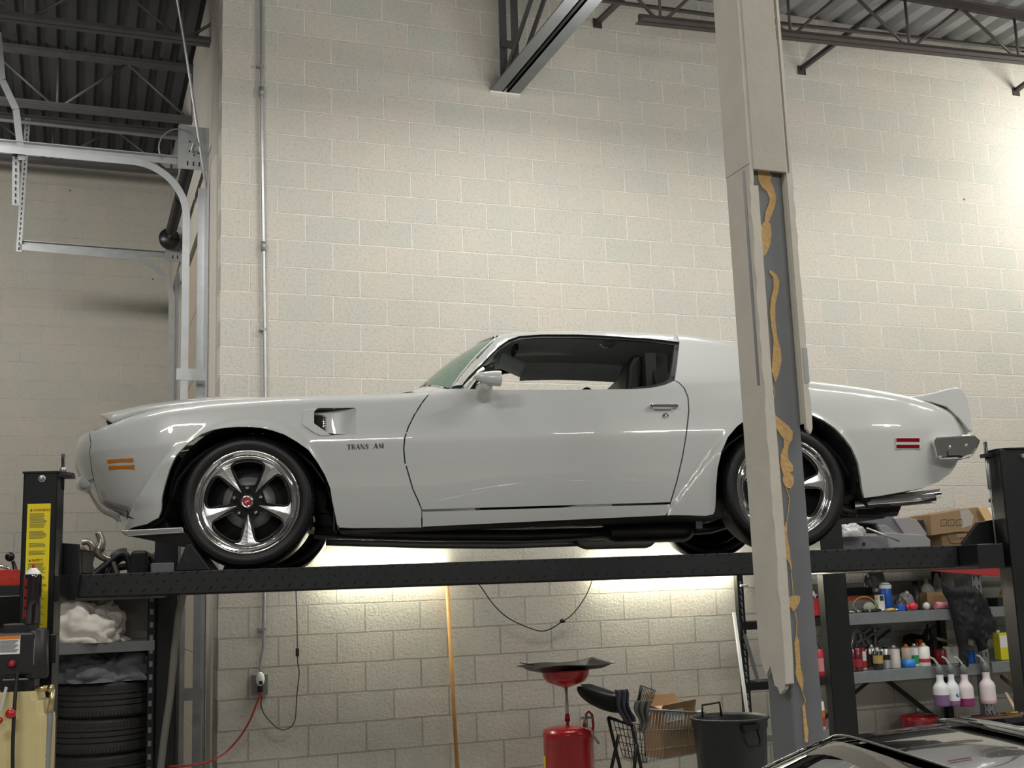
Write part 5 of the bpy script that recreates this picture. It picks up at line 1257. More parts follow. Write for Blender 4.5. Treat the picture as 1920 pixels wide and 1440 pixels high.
# left edge: red tool case, lever
rc = wbox('tool_case', -14, 1069, 35, 1098, YL+.05, .3, mat('red_case', (.50, .03, .015), .4, var=.5, vscale=30), 'red tool case on the top shelf at the left edge', 'case'); rc.location.z = zt1
gl = empty('gear_lever', onY(38, 1092, YL+.42), 0, 'gear lever with a black ball knob at the left edge', 'gear lever'); gl.location.z = zt1; g0 = V(gl.location)
MB().ball(onY(18.5, 1044, YL+.42)-g0, .032, 12).build('knob', mat('black_knob', (.01, .01, .01), .1), gl)
MB().cyl(onY(24, 1052, YL+.42)-g0, (0, 0, 0), .012, 12, r2=.02).build('stick', MT['black'], gl)
m_ = MB(); m_.tube([onY(x, y, YL+.40)-onY(0, 1066, YL+.4) for x, y in ((-14, 1062), (0, 1061), (12, 1064), (22, 1072))], .012, 10)
o = m_.build('chrome_trim', MT['chrome']); o.location = onY(0, 1066, YL+.4); tag(o, 'curved chrome trim lying on the red tool case', 'trim piece')
# ---------------------------------------------------------------- oil drainer in the middle
YO = -.62
q = onY(1068, 1470, YO); z0_ = 0.0
od = empty('oil_drainer', (onY(1066, 1400, YO).x, YO, 0), 0, 'red portable oil drainer with a round funnel on a pole by the wall', 'oil drainer')
def oz(py, px=1065): return onY(px, py, YO).z
MB().lathe([(0, .12), (.15, .12), (.172, .15), (.172, oz(1382)), (.176, oz(1380)), (.176, oz(1374)), (.165, oz(1366)), (.11, oz(1361)), (0, oz(1359))], n=40).build('tank', MT['red'], od)
wheel_ = MB()
for s in (-1, 1): MB().lathe([(0, -.015), (.05, -.015), (.055, 0), (.05, .015), (0, .015)], (s*.16, .10, .055), (1, 0, 0), 20).build('caster', MT['blackm'], od)
MB().cyl((0, 0, oz(1360)), (0, 0, oz(1286)), .012, 12).build('pole', MT['galv'], od)
MB().lathe([(.012, oz(1352)), (.02, oz(1352)), (.016, oz(1340)), (.012, oz(1338))], n=12).build('collar', MT['red'], od)
MB().lathe([(.012, oz(1290)), (.05, oz(1286)), (.13, oz(1278)), (.158, oz(1268)), (.164, oz(1259)), (.17, oz(1255)), (.165, oz(1254)), (.155, oz(1266)), (.04, oz(1280))], n=40).build('funnel', MT['red'], od)
m_ = MB(); m_.tube([(.09, -.05, oz(1372)), (.12, -.05, oz(1340)), (.14, -.05, oz(1335)), (.165, -.05, oz(1342)), (.17, -.05, oz(1360)), (.15, -.05, oz(1420)), (.15, -.05, .2)], .009, 10); m_.build('handle', MT['red'], od)
m_ = MB(); m_.cyl((.06, -.09, oz(1345)), (.15, -.09, oz(1346)), .008, 10); m_.cyl((.1, -.09, oz(1338)), (.1, -.09, oz(1362)), .012, 10); m_.build('valve', MT['galv'], od)
m_ = MB(); m_.tube(smp([V((.04, -.1, oz(1360))), V((.08, -.12, oz(1362))), V((.12, -.13, oz(1372))), V((.15, -.13, oz(1385))), V((.17, -.13, oz(1394)))], 2), .009, 10); m_.build('hose', MT['galv_d'], od)
MB().lathe([(.1735, oz(1440)), (.1735, oz(1414))], n=6, a0=-.2+PI*1.0-.28, a1=PI*1.0+.02).build('sticker', MT['yellow'], od)
# black drip tray across the funnel
tr = empty('drip_tray', (od.location.x, YO, oz(1256)), 0, 'wide shallow black drip tray lying across the red funnel', 'tray')
def tray(a, b):
    x = -.285+.58*a; y = -.19+.38*b; k = min(1, min(a, 1-a)*7, min(b, 1-b)*5)
    z = .040-.038*sst(0, 1, k)+.012*(a-.45)+.010*math.sin(6*a)*(1-k)+.05*max(0, a-.55)*b
    return V((x, y, max(z, .002)))
MB().grid(tray, 40, 24).build('tray_sheet', mat('gloss_black_plastic', (.005, .005, .006), .4), tr, solid=.004)
m_ = MB(); a0_, a1_ = onY(977, 1243, YO)-V(tr.location), onY(1000, 1247, YO)-V(tr.location); m_.bar(a0_, a1_, .06, .006); m_.build('tray_spout', MT['blackm'], tr)
# ---------------------------------------------------------------- shopping cart with a box
YK = -.75
def K_(px, py, dy=0): return onY(px, py, YK+dy)
ct = empty('shopping_cart', (K_(1240, 1430).x, YK, 0), 0, 'small wire shopping cart holding a cardboard box beside the black bin', 'cart'); c0 = V(ct.location)
def kw(L, r=.0035, mt_=MT['galv_d'], nm='wire'):
    m_ = MB()
    for a, b in L: m_.cyl(a-c0, b-c0, r, 6)
    return m_.build(nm, mt_, ct)
fl, fr = (1165, 1358), (1312, 1332)
L = []
tl_, tr_, br_, bl_ = K_(1212, 1332), K_(1318, 1338), K_(1312, 1412), K_(1200, 1432)
dpt = V((0, .30, 0))
for D in (V(), dpt):
    L += [(tl_+D, tr_+D), (tr_+D, br_+D), (br_+D, bl_+D)]
    for t in (.38, .76): L.append((tl_+(bl_-tl_)*t+D, tr_+(br_-tr_)*t+D))
    for i in range(1, 18): t = i/18; L.append((tl_+(tr_-tl_)*t+D, bl_+(br_-bl_)*t+D))
kw(L, .0026, nm='basket_side')
L = [(tr_, tr_+dpt), (br_, br_+dpt), (bl_, bl_+dpt), (tl_, tl_+dpt)]
for i in range(1, 9): L.append((bl_+dpt*i/9, br_+dpt*i/9)); L.append((tr_+dpt*i/9, br_+dpt*i/9))
kw(L, .0026, nm='basket_floor')
kw([(K_(1200, 1329), K_(1322, 1337)), (K_(1200, 1329, .3), K_(1322, 1337, .3))], .007, nm='basket_rim')
m_ = MB(); m_.ob(K_(1312, 1336)-c0, (.035, 0, 0), (0, .02, 0), (0, 0, .012)); m_.build('bumper', MT['galv'], ct, bevel=.006)
# fold-down seat with its plastic flap and the frame
L = []
a, b, c, d = K_(1150, 1350), K_(1206, 1360), K_(1212, 1430), K_(1168, 1418)
for i in range(8): t = i/7; L.append((a+(b-a)*t, d+(c-d)*t))
for i in range(6): t = i/5; L.append((a+(d-a)*t, b+(c-b)*t))
kw(L, .0028, MT['blackm'], 'child_seat')
L = []
a, b, c, d = K_(1203, 1285, .2), K_(1229, 1295, .2), K_(1222, 1318, .2), K_(1194, 1318, .2)
L = [(a, b), (b, c), (a, d)]
for i in range(1, 9): t = i/9; L.append((a+(b-a)*t, d+(c-d)*t))
L.append((d, c)); kw(L, .003, MT['black'], 'back_flap')
kw([(K_(1140, 1345), K_(1170, 1470)), (K_(1160, 1378), K_(1140, 1470)), (K_(1186, 1360), K_(1208, 1470)), (K_(1192, 1395), K_(1188, 1470)), (K_(1203, 1285, .2), K_(1194, 1330, .2)), (K_(1140, 1345), K_(1186, 1360)), (K_(1170, 1470), K_(1300, 1480)), (K_(1208, 1470), K_(1310, 1478))], .012, MT['black'], 'frame')
for px in (1170, 1208, 1300):
    q = K_(px, 1500, .1 if px == 1208 else 0)-c0; MB().lathe([(0, -.012), (.045, -.012), (.05, 0), (.045, .012), (0, .012)], (q.x, q.y, .05), (0, 1, 0), 20).build('caster', MT['blackm'], ct)
    kw([(V((q.x+c0.x, q.y+c0.y, .05)), V((q.x+c0.x, q.y+c0.y, .26)))], .008, MT['black'], 'fork')
sb = MB()
# padded black seat lying over the handle
def pad_(a, b):
    th = 2*PI*a; x = -.0+.17*math.cos(th)*(1-.25*math.sin(th)); return V((0, 0, 0))
sd = empty('car_seat_pad', K_(1140, 1320), 0, 'black padded bicycle-like seat resting on the cart handle', 'seat pad'); s0 = V(sd.location)
prof = [(1084, 1290), (1088, 1286), (1100, 1288), (1120, 1296), (1150, 1302), (1168, 1308), (1172, 1328), (1165, 1338), (1140, 1336), (1110, 1322), (1090, 1306)]
P_ = [K_(x, y)-s0 for x, y in prof]; n = len(P_); cc = sum(P_, V())/n
m_ = MB(); vs = []
for y, k in ((-.1, .55), (-.085, .86), (-.05, 1), (.05, 1), (.085, .86), (.1, .55)): vs += [cc+(p-cc)*k+V((0, y, 0)) for p in P_]
m_.add(vs, [(i*n+k, i*n+(k+1) % n, (i+1)*n+(k+1) % n, (i+1)*n+k) for i in range(5) for k in range(n)], True); m_.f += [tuple(range(n)), tuple(5*n+k for k in range(n))]; m_.sm += [False]*2
so = m_.build('cushion', MT['cloth_k'], sd); md = so.modifiers.new('s', 'SUBSURF'); md.levels = md.render_levels = 2
P2 = [K_(x, y, -.03)-s0 for x, y in ((1092, 1285), (1112, 1284), (1140, 1293), (1158, 1300), (1138, 1304), (1118, 1301))]
MB().add(P2+[p+V((0, .05, .004)) for p in P2], [tuple(range(6)), tuple(range(6, 12))]+[(i, (i+1) % 6, 6+(i+1) % 6, 6+i) for i in range(6)]).build('cover_panel', MT['cloth_g'], sd)
def rag(name, top, bot, w0, w1, Y, mt_, label, cat, seed):
    a, b = onY(*top, Y), onY(*bot, Y); L_ = (b-a); m_ = MB()
    def fn(u, v): 
        w = w0+(w1-w0)*v; x = (u-.5)*w+.012*math.sin(v*7+seed); y = .022*math.sin(u*15+seed+v*2)*(.4+v); return V((L_.x*v+x, y+.01*v, L_.z*v-.02*math.sin(PI*u)*v+(0 if v > .02 else .0)))
    m_.grid(fn, 26, 20); o = m_.build(name, mt_, None, solid=.004); o.location = a; return tag(o, label, cat)
rag('rag', (1162, 1293), (1178, 1352), .10, .075, YK-.10, mat('blue_grey_rag', (.10, .105, .14), .9), 'blue-grey rag hanging over the black seat pad', 'rag', 1.0)
rag('towel', (1206, 1313), (1204, 1366), .13, .05, YK-.11, mat('olive_towel', (.19, .20, .18), .95), 'grey-green towel draped over the cart handle', 'towel', 2.6)
# carton in the cart
bx_ = empty('carton', (K_(1262, 1425).x, YK+.15, onY(1262, 1423, YK+.03).z), 0, 'open brown carton with a barcode label standing in the cart', 'box')
o0 = V(bx_.location)
a, b, c, d = K_(1240, 1322, .03), K_(1303, 1318, .03), K_(1311, 1409, .03), K_(1245, 1424, .03)
e_, f_ = K_(1218, 1320, .10), K_(1224, 1424, .10)
m_ = MB(); dd = V((0, .22, 0)); m_.hexa([d-o0, c-o0, c+dd-o0, d+dd-o0-V((.04, 0, 0)), a-o0-V((0, 0, .03)), b-o0-V((0, 0, .02)), b+dd-o0-V((0, 0, .02)), a+dd-o0-V((.04, 0, .03))]); m_.build('body', MT['card'], bx_, bevel=.002)
m_ = MB(); m_.add([a-o0-V((0, 0, .03)), b-o0-V((0, 0, .02)), b-o0+V((.0, -.02, .03)), a-o0+V((0, -.02, .0))], [(0, 1, 2, 3)]); m_.add([a+dd-o0-V((.04, 0, .03)), b+dd-o0-V((0, 0, .02)), b+dd-o0+V((-.03, .02, .05)), a+dd-o0+V((-.0, .02, .05))], [(0, 1, 2, 3)]); m_.add([a-o0-V((0, 0, .03)), a+dd-o0-V((.04, 0, .03)), a+dd-o0+V((-.09, 0, .02)), a-o0+V((-.07, 0, .0))], [(0, 1, 2, 3)]); m_.build('flap', MT['card'], bx_, solid=.003)
lb = [K_(1247, 1333, .027), K_(1281, 1327, .027), K_(1283, 1348, .027), K_(1250, 1355, .027)]
m_ = MB(); m_.hexa([p-o0 for p in lb]+[p-o0+V((0, .003, 0)) for p in lb]); m_.build('shipping_label', MT['white'], bx_)
m_ = MB(); rnd = random.Random(7)
for i in range(13):
    t = .05+.9*i/13; u_ = lb[0]+(lb[1]-lb[0])*t; v_ = lb[3]+(lb[2]-lb[3])*t; p0 = u_+(v_-u_)*.35; p1 = u_+(v_-u_)*.9; m_.bar(p0-o0-V((0, .001, 0)), p1-o0-V((0, .001, 0)), rnd.choice((.002, .004)), .001, (0, 1, 0))
m_.build('barcode', MT['ink'], bx_)
# bin
YB = -1.08
bn = empty('trash_can', (onY(1371, 1400, YB).x, YB, 0), 0, 'round dark grey plastic trash can with looped handles near the column', 'trash can')
def bz(py): return onY(1371, py, YB-.0).z
zt2 = bz(1343); GP = mat('dark_grey_plastic', (.035, .038, .041), .42, var=.25, vscale=6)
MB().lathe([(0, 0), (.20, 0), (.215, .02), (.245, zt2-.075), (.252, zt2-.07), (.255, zt2-.02), (.268, zt2-.012), (.268, zt2), (.255, zt2+.002), (.245, zt2-.02), (.20, .03), (0, .03)], n=48).build('body', GP, bn)
for s, a in ((-1, -PI/2), (1, PI/2)):
    h = MB(); y = math.sin(a)*.262
    h.tube([(-.052, y*.98, zt2-.05), (-.056, y*1.09, zt2-.13), (-.045, y*1.12, zt2-.16), (.045, y*1.12, zt2-.16), (.056, y*1.09, zt2-.13), (.052, y*.98, zt2-.05)], .009, 8); h.ob((0, y*1.0, zt2-.045), (.065, 0, 0), (0, .018, 0), (0, 0, .016)); h.build('handle', MT['blackm'], bn)
h = MB(); h.tube([(-.075, .235, zt2-.02), (-.07, .24, zt2+.06), (.07, .24, zt2+.07), (.075, .235, zt2-.02)], .008, 8); h.build('lifted_handle', MT['blackm'], bn)
m_ = MB(); a, b = onY(1376, 1148, -.62), onY(1402, 1345, -.72); d_ = (b-a); q = a+d_*(a.z/(a.z-b.z))
o = MB().cyl((0, 0, 0), a-q, .013, 12).build('white_tube', MT['white']); o.location = q; tag(o, 'long white tube leaning against the black slotted upright', 'tube')
# ---------------------------------------------------------------- storage rack at the right
YR = -.55
rr_ = empty('storage_rack', (4.7, YR, 0), 0, 'grey zinc storage rack full of cans and bottles at lower right', 'rack')
ox = 4.7
def upright(x, w, mt_, zt, y=0, mt2=None):
    m_ = MB(); m_.box(x-ox, x-ox+w, y, y+.003, 0, zt); m_.box(x-ox, x-ox+.003, y, y+.05, 0, zt); m_.box(x-ox+w-.003, x-ox+w, y, y+.05, 0, zt)
    u_ = m_.build('upright', mt_, rr_)
    h = MB(); z = .12
    while z < zt-.05:
        for fx in ((.28, .72) if w > .06 else (.5,)):
            c = x-ox+w*fx; k = -1 if fx < .5 else 1
            h.hexa([(c-.011, y-.0015, z+.03), (c+.005, y-.0015, z+.03), (c+.005, y-.0002, z+.03), (c-.011, y-.0002, z+.03), (c-.001+k*.002, y-.0015, z-.01), (c+.006+k*.002, y-.0015, z-.01), (c+.006+k*.002, y-.0002, z-.01), (c-.001+k*.002, y-.0002, z-.01)])
        z += .0508 if w < .06 else .0762
    h.build('slots', mt2 or MT['blackm'], u_); return u_
xu2 = onY(1842, 1200, YR).x
upright(onY(1393, 1250, YR).x, .05, MT['black'], 1.68, 0, MT['shelf'])
upright(onY(1584, 1200, YR).x, .05, MT['black'], 1.66, 0, MT['grey']); upright(onY(1584, 1200, YR).x, .05, MT['black'], 1.7, .45)
upright(xu2-.05, .10, SH, 1.66); upright(xu2-.03, .06, MT['black'], 1.7, .45); upright(xu2+1.2, .1, SH, 1.7); upright(xu2+1.2, .1, SH, 1.7, .45)
x_a, x_b, x_c = onY(1393, 1250, YR).x, onY(1584, 1200, YR).x+.05, xu2
ZS = (1.325, .885)
def shelf_(x0, x1, z, h, mt_=None, d=.48, inset=0):
    m_ = MB(); m_.box(x0-ox, x1-ox, -.012, -.002, z-h, z); x0 += inset; m_.box(x0-ox, x1-ox, -.002, d, z-.012, z-.002); m_.box(x0-ox, x1-ox, d-.01, d, z-h, z); return m_.build('shelf', mt_ or SH, rr_, bevel=.002)
for z in ZS:
    shelf_(x_b-.02, x_c-.03, z+.02, .085); shelf_(x_a, x_b-.06, z, .06, MT['black'], .18, .14); shelf_(x_c+.06, x_c+1.2, z+.02, .08)
ZTOP = 1.735
shelf_(x_a+.4, x_c+1.2, ZTOP, .05, MT['black']); shelf_(x_b, x_c, .22, .06); shelf_(x_c+.06, x_c+1.2, .4, .06)
m_ = MB(); m_.bar((x_b-ox, .47, .5), (x_c-ox-.05, .47, 1.2), .03, .006, (0, 1, 0)); m_.bar((x_b-ox+.5, .47, .9), (x_c-ox-.02, .47, .35), .04, .006, (0, 1, 0)); m_.build('brace', MT['black'], rr_)
m_ = MB(); m_.bar(onY(1396, 1190, YR-.01)-V((ox, YR, 0)), onY(1425, 1290, YR-.01)-V((ox, YR, 0)), .03, .004, (0, 1, 0)); m_.build('end_brace', MT['grey'], rr_)
m_ = MB(); m_.cyl(onY(1388, 1098, YR-.02)-V((ox, YR, 0)), onY(1402, 1098, YR-.02)-V((ox, YR, 0)), .01, 8); m_.build('peg', MT['galv'], rr_)
# red panel across the top
q = [onY(x, y, YR-.03) for x, y in ((1668, 1064), (1830, 1058), (1898, 1066), (1897, 1083), (1790, 1074))]; b0 = q[4].copy()
m_ = MB(); n = 5; m_.add([p-b0 for p in q]+[p-b0+V((0, .02, 0)) for p in q], [tuple(range(5)), tuple(range(5, 10))]+[(i, (i+1) % 5, 5+(i+1) % 5, 5+i) for i in range(5)])
o = m_.build('red_board', mat('red_board', (.34, .035, .035), .5)); o.location = b0; tag(o, 'red board along the top front of the right rack, under the runway', 'board')
# ---- cans and bottles
def M_(n, c, r=.3, **k):
    if n not in MT: MT[n] = mat(n, c, r, **k)
    return MT[n]
can_no = 0
def can(px0, px1, pyt, pyb, Y, body, label, cap=None, band=None, zb=None, cat='spray can', grp='spray cans on the right rack', capc=None, cone=True):
    a, b = onY(px0, pyb, Y), onY(px1, pyb, Y); t = onY((px0+px1)/2, pyt, Y)
    R_ = (b.x-a.x)/2*.98; zb = b.z if zb is None else zb; H = t.z-zb
    r = empty('spray_can', ((a.x+b.x)/2, Y, zb), 0, label, cat, grp)
    hb = H*.80 if cone else H*.9
    MB().lathe([(0, 0), (R_*.93, 0), (R_, .004), (R_, hb), (R_*.9, hb+.005)], n=24).build('body', body, r)
    MB().lathe([(R_*.9, hb+.004), (R_*.62, hb+H*.07), (R_*.36, hb+H*.10), (R_*.34, H*.95), (R_*.22, H), (0, H)], n=20).build('cap', cap or MT['white'], r)
    if band:
        for bm_, z0, z1 in band: MB().lathe([(R_+.0008, hb*z0), (R_+.0008, hb*z1)], n=24).build('label', bm_, r)
    return r
YC1 = YR+.10; zB = ZS[1]+.02; zA = ZS[0]+.02
dkred = M_('maroon_can', (.12, .01, .02), .25, coat=.6); slv = M_('silver_can', (.55, .55, .56), .3, metal=.6); blk = M_('black_can', (.015, .015, .016), .25, coat=.5); crm = M_('cream_can', (.62, .55, .46), .4); wht = MT['white']
grn = M_('green_label', (.04, .30, .09), .4); blu = M_('blue_label', (.02, .12, .50), .35); redl = M_('red_label', (.5, .03, .04), .4); gold = M_('gold_label', (.40, .30, .10), .4); orc = M_('orange_cap2', (.65, .16, .03), .4)
can(1591, 1601.5, 1203, 1262, YC1+.06, slv, 'slim silver can at the left end of the lower can shelf', wht, zb=zB)
can(1600, 1618, 1206, 1262, YC1-.04, dkred, 'maroon spray can second from left on the lower can shelf', blk, [(M_('maroon_print', (.30, .03, .05), .4), .2, .55)], zb=zB)
can(1616, 1626, 1214, 1261, YC1+.05, wht, 'slim white and red can behind the maroon spray can', redl, [(redl, .1, .5)], zb=zB)
can(1624, 1636, 1208, 1250, YC1+.20, dkred, 'dark can in the back row behind the slim red one', blk, zb=zB)
can(1632, 1644, 1208, 1258, YC1+.10, slv, 'grey can left of the black and gold can', slv, [(blk, .05, .75)], zb=zB)
can(1640.5, 1656, 1213, 1259, YC1-.04, blk, 'black can with a gold label on the lower can shelf', slv, [(gold, .35, .8)], zb=zB)
can(1654, 1670, 1208, 1258, YC1+.02, slv, 'white can with a black label beside the plain white can', blk, [(blk, .45, .72)], zb=zB)
can(1670.5, 1688, 1209, 1257, YC1, M_('offwhite_can', (.68, .62, .58), .35), 'plain off-white can in the middle of the lower can shelf', slv, zb=zB)
can(1694, 1709.5, 1207, 1251, YC1+.04, crm, 'cream can with an orange top inside a blue ring', orc, zb=zB+.01)
can(1709, 1726, 1206, 1254, YC1+.02, wht, 'white and green spray can right of the blue ring', slv, [(grn, .15, .62)], zb=zB)
cw = can(1725.5, 1744, 1205, 1254, YC1-.03, wht, 'white spray can with blue and red print, last in the row', crm, [(redl, .22, .42)], zb=zB)
text('label_print', '27', .026, (-.017, -.0365, .115), (1, 0, .25), (0, 0, 1), blu, cw, bold=.001)
a, b = onY(1690.5, 1257, YC1+.02), onY(1714.5, 1257, YC1+.02); o = MB().lathe([((b.x-a.x)/2-.004, 0), ((b.x-a.x)/2, 0), ((b.x-a.x)/2, .062), ((b.x-a.x)/2-.004, .062), ((b.x-a.x)/2-.004, 0)], n=32).build('tape_roll', M_('blue_tape', (.05, .28, .75), .5)); o.location = ((a.x+b.x)/2, YC1+.02, zB); tag(o, 'roll of blue tape round the foot of a cream can', 'tape')
can(1718, 1727, 1205, 1240, YC1+.2, orc, 'orange can in the back row behind the green one', orc, zb=zB)
can(1738, 1752, 1170, 1245, YC1+.25, M_('dark_bottle', (.03, .035, .02), .3), 'tall dark bottle behind the last white can', blk, zb=zB, cat='bottle')
# grey casting behind the cans
m_ = MB(); A_ = [(1596, 1212), (1605, 1177), (1618, 1186), (1634, 1174), (1672, 1174), (1668, 1212)]
p = [onY(x, y, YR+.36) for x, y in A_]; b0 = V((p[0].x, YR+.36, zB))
m_.add([q-b0 for q in p]+[q-b0+V((0, .04, 0)) for q in p], [tuple(range(6)), tuple(range(6, 12))]+[(i, (i+1) % 6, 6+(i+1) % 6, 6+i) for i in range(6)])
for (x0, y0, x1, y1) in ((1602, 1208, 1650, 1180), (1620, 1210, 1612, 1188), (1640, 1178, 1640, 1212), (1645, 1205, 1672, 1182), (1628, 1208, 1618, 1190)):
    m_.bar(onY(x0, y0, YR+.34)-b0, onY(x1, y1, YR+.34)-b0, .02, .03, (0, 1, 0))
for v in range(len(m_.v)): x, y, z = m_.v[v]; m_.v[v] = (x, y, max(z, 0))
o = m_.build('metal_casting', M_('cast_metal', (.24, .25, .26), .35, metal=.6), bevel=.004); o.location = b0; tag(o, 'ribbed grey metal casting behind the row of cans', 'casting')
hm = empty('hammer', onY(1760, 1215, YR+.25), 0, 'pale wooden hammer handle pointing right above the lower shelf', 'hammer'); h0 = V(hm.location); hm.location.z = zB; h0.z = zB
MB().tube([onY(1755, 1197, YR+.25)-h0, onY(1800, 1208, YR+.2)-h0, onY(1841, 1219, YR+.12)-h0], [.014, .013, .016], 12).build('handle', M_('pale_wood', (.50, .42, .28), .5), hm)
m_ = MB(); m_.ob(onY(1752, 1222, YR+.25)-h0, (.02, 0, 0), (0, .03, 0), (0, 0, .11)); m_.build('head', MT['blackm'], hm, bevel=.01)
pg = MB(); P_ = [(1697, 1206), (1699, 1192), (1712, 1188), (1750, 1195), (1752, 1204), (1720, 1203)]; p = [onY(x, y, YR+.42) for x, y in P_]; b0 = p[0].copy()
pg.add([q-b0 for q in p]+[q-b0+V((0, .04, 0)) for q in p], [tuple(range(6)), tuple(range(6, 12))]+[(i, (i+1) % 6, 6+(i+1) % 6, 6+i) for i in range(6)])
pg.box(.02, .07, 0, .04, zB-b0.z, 0); o = pg.build('power_tool', MT['cloth_k'], bevel=.006); o.location = b0; tag(o, 'black power tool at the back of the can shelf', 'tool')
def shelfbox(name, px0, py0, px1, py1, Y, d, mt_, label, cat, zb, bevel=.003, grp=None):
    o = wbox(name, px0, py0, px1, py1, Y, d, mt_, label, cat, grp, bevel); o.location.z = zb+.0005; return o
shelfbox('parts_box', 1724, 1206, 1735, 1250, YR+.34, .05, M_('orange_box', (.6, .10, .03), .5), 'orange box in the back row of the can shelf', 'box', zB)
rb_ = can(1757, 1780, 1215, 1252, YR+.2, M_('dark_red_tin', (.22, .015, .02), .35), 'dark red tin beside the white carton on the can shelf', M_('dark_red_tin2', (.15, .01, .02), .35), zb=zB, cat='tin', cone=False)
sbx = shelfbox('small_carton', 1777, 1221, 1800, 1252, YR+.12, .06, M_('carton_white', (.68, .66, .62), .6), 'small white carton left of the hanging black jacket sleeve', 'box', zB)
shelfbox('blue_box', 1822, 1231, 1845, 1252, YR+.06, .07, blu, 'small blue box with white letters at the right end of the shelf', 'box', zB)
shelfbox('yellow_wedge', 1813, 1224, 1821, 1238, YR+.22, .04, M_('pale_yellow', (.65, .6, .3), .5), 'pale yellow piece between the sleeve and the blue box', 'wedge', zB)
# hanging trigger bottles
def hbottle(px, pyt, pyb, w, liq, liqc, tint, label, mark=None):
    Yb = YR-.06; a, b = onY(px-w/2, pyb, Yb), onY(px+w/2, pyb, Yb); R_ = (b.x-a.x)/2; zb = b.z; zt = onY(px, pyt, Yb).z; H = zt-zb
    r = empty('spray_bottle', ((a.x+b.x)/2, Yb, zb), 0, label, 'spray bottle', 'trigger bottles hanging from the shelf edge')
    pm = M_('frosted_'+tint, {'white': (.72, .74, .76), 'pink': (.70, .62, .64)}[tint], .35)
    zl = (onY(px, liq, Yb).z-zb)
    MB().lathe([(R_*.99, zl), (R_, H*.52), (R_*.97, H*.60), (R_*.80, H*.68), (R_*.52, H*.76), (R_*.44, H*.84), (R_*.46, H)], n=28).build('body', pm, r)
    MB().lathe([(0, 0), (R_*.85, 0), (R_*.98, .008), (R_, .02), (R_, zl)], n=28).build('liquid', M_(liqc[0], liqc[1], .25), r)
    MB().lathe([(R_*.46, H), (R_*.5, H), (R_*.42, H+.05), (R_*.25, H+.075), (0, H+.075)], n=20).build('collar', M_('trigger_grey', (.16, .17, .17), .5), r)
    m_ = MB(); k = R_/.05; m_.tube([(.0, 0, H+.055), (-.012*k, 0, H+.085), (-.035*k, .0, H+.12), (-.062*k, 0, H+.135)], [.012, .010, .008, .007], 10); m_.build('spray_head', M_('trigger_pale', (.42, .44, .44), .4), r)
    if mark == 'oval':
        m_ = MB(); m_.add([V((.024*math.cos(t)+.01, -math.sqrt(max(0, R_*R_-(.024*math.cos(t)+.01)**2))-.0012, H*.34+.014*math.sin(t))) for t in [2*PI*i/20 for i in range(20)]], [tuple(range(20))]); m_.build('oval_label', blu, r, recalc=False)
    if mark == 'bar':
        m_ = MB(); m_.box(R_*.62, R_*.70, -R_*.78, -R_*.70, H*.30, H*.5); m_.build('label_mark', MT['ink'], r)
    return r
hbottle(1767, 1264, 1323, 23.5, 1302, ('violet_liquid', (.20, .12, .26)), 'white', 'white trigger bottle with violet liquid, leftmost of the four hanging bottles')
hbottle(1788, 1263, 1322, 21, 1313, ('purple_liquid', (.26, .10, .24)), 'white', 'white hanging trigger bottle with a blue oval label', 'oval')
hbottle(1813, 1263, 1323, 23.5, 1308.5, ('magenta_liquid', (.25, .03, .13)), 'pink', 'pinkish hanging trigger bottle with magenta liquid, third from left')
hbottle(1854, 1259, 1318, 23.5, 1312, ('pink_liquid', (.60, .40, .44)), 'pink', 'pale pink hanging trigger bottle nearest the slotted grey upright', 'bar')
# black jacket hanging over the shelf edge
jk = MB()
JP = [(1768, 1092), (1775, 1098), (1790, 1102), (1812, 1096), (1832, 1103), (1845, 1120), (1858, 1150), (1866, 1172), (1862, 1185), (1850, 1196), (1848, 1218), (1838, 1222), (1830, 1200), (1815, 1195), (1812, 1225), (1817, 1250), (1806, 1252), (1800, 1245), (1800, 1218), (1793, 1190), (1788, 1160), (1783, 1140), (1778, 1125), (1770, 1112)]
P_ = [onY(x, y, YR-.05) for x, y in JP]; pts = [(p.x, p.z) for p in P_]
Q = dens(pts, .02); pp_ = list(Q); ed = [(i, (i+1) % len(Q)) for i in range(len(Q))]
x = min(p[0] for p in Q)
while x < max(p[0] for p in Q):
    z = min(p[1] for p in Q)
    while z < max(p[1] for p in Q):
        if inside((x, z), Q) and dist_poly((x, z), Q) > .006: pp_.append((x, z))
        z += .011
    x += .011
r = delaunay_2d_cdt([V(p) for p in pp_], ed, [], 0, 1e-6)
j0 = onY(1815, 1180, YR); fr_ = []; bk_ = []
for v in r[0]:
    d = dist_poly((v.x, v.y), Q); puff = math.sqrt(min(1, d/.05))*.055
    nz = noise.noise(V((v.x*9, 0, v.y*6)))*.03+abs(noise.noise(V((v.x*22, 3, v.y*14))))*.035
    fr_.append((v.x-j0.x, YR-.045-puff-nz*min(1, d/.02)-j0.y, v.y-j0.z)); bk_.append((v.x-j0.x, YR-.035-j0.y, v.y-j0.z))
ff = [f for f in r[2] if inside((sum(r[0][i].x for i in f)/3, sum(r[0][i].y for i in f)/3), Q)]
n = len(fr_); nq = len(Q)
m_ = MB(); m_.add(fr_+bk_, [tuple(f) for f in ff]+[tuple(n+i for i in f[::-1]) for f in ff]+[(i, (i+1) % nq, n+(i+1) % nq, n+i) for i in range(nq)], True)
o = m_.build('jacket', MT['cloth_k']); o.location = j0; tag(o, 'black jacket hanging over the upper shelf edge of the right rack', 'jacket')
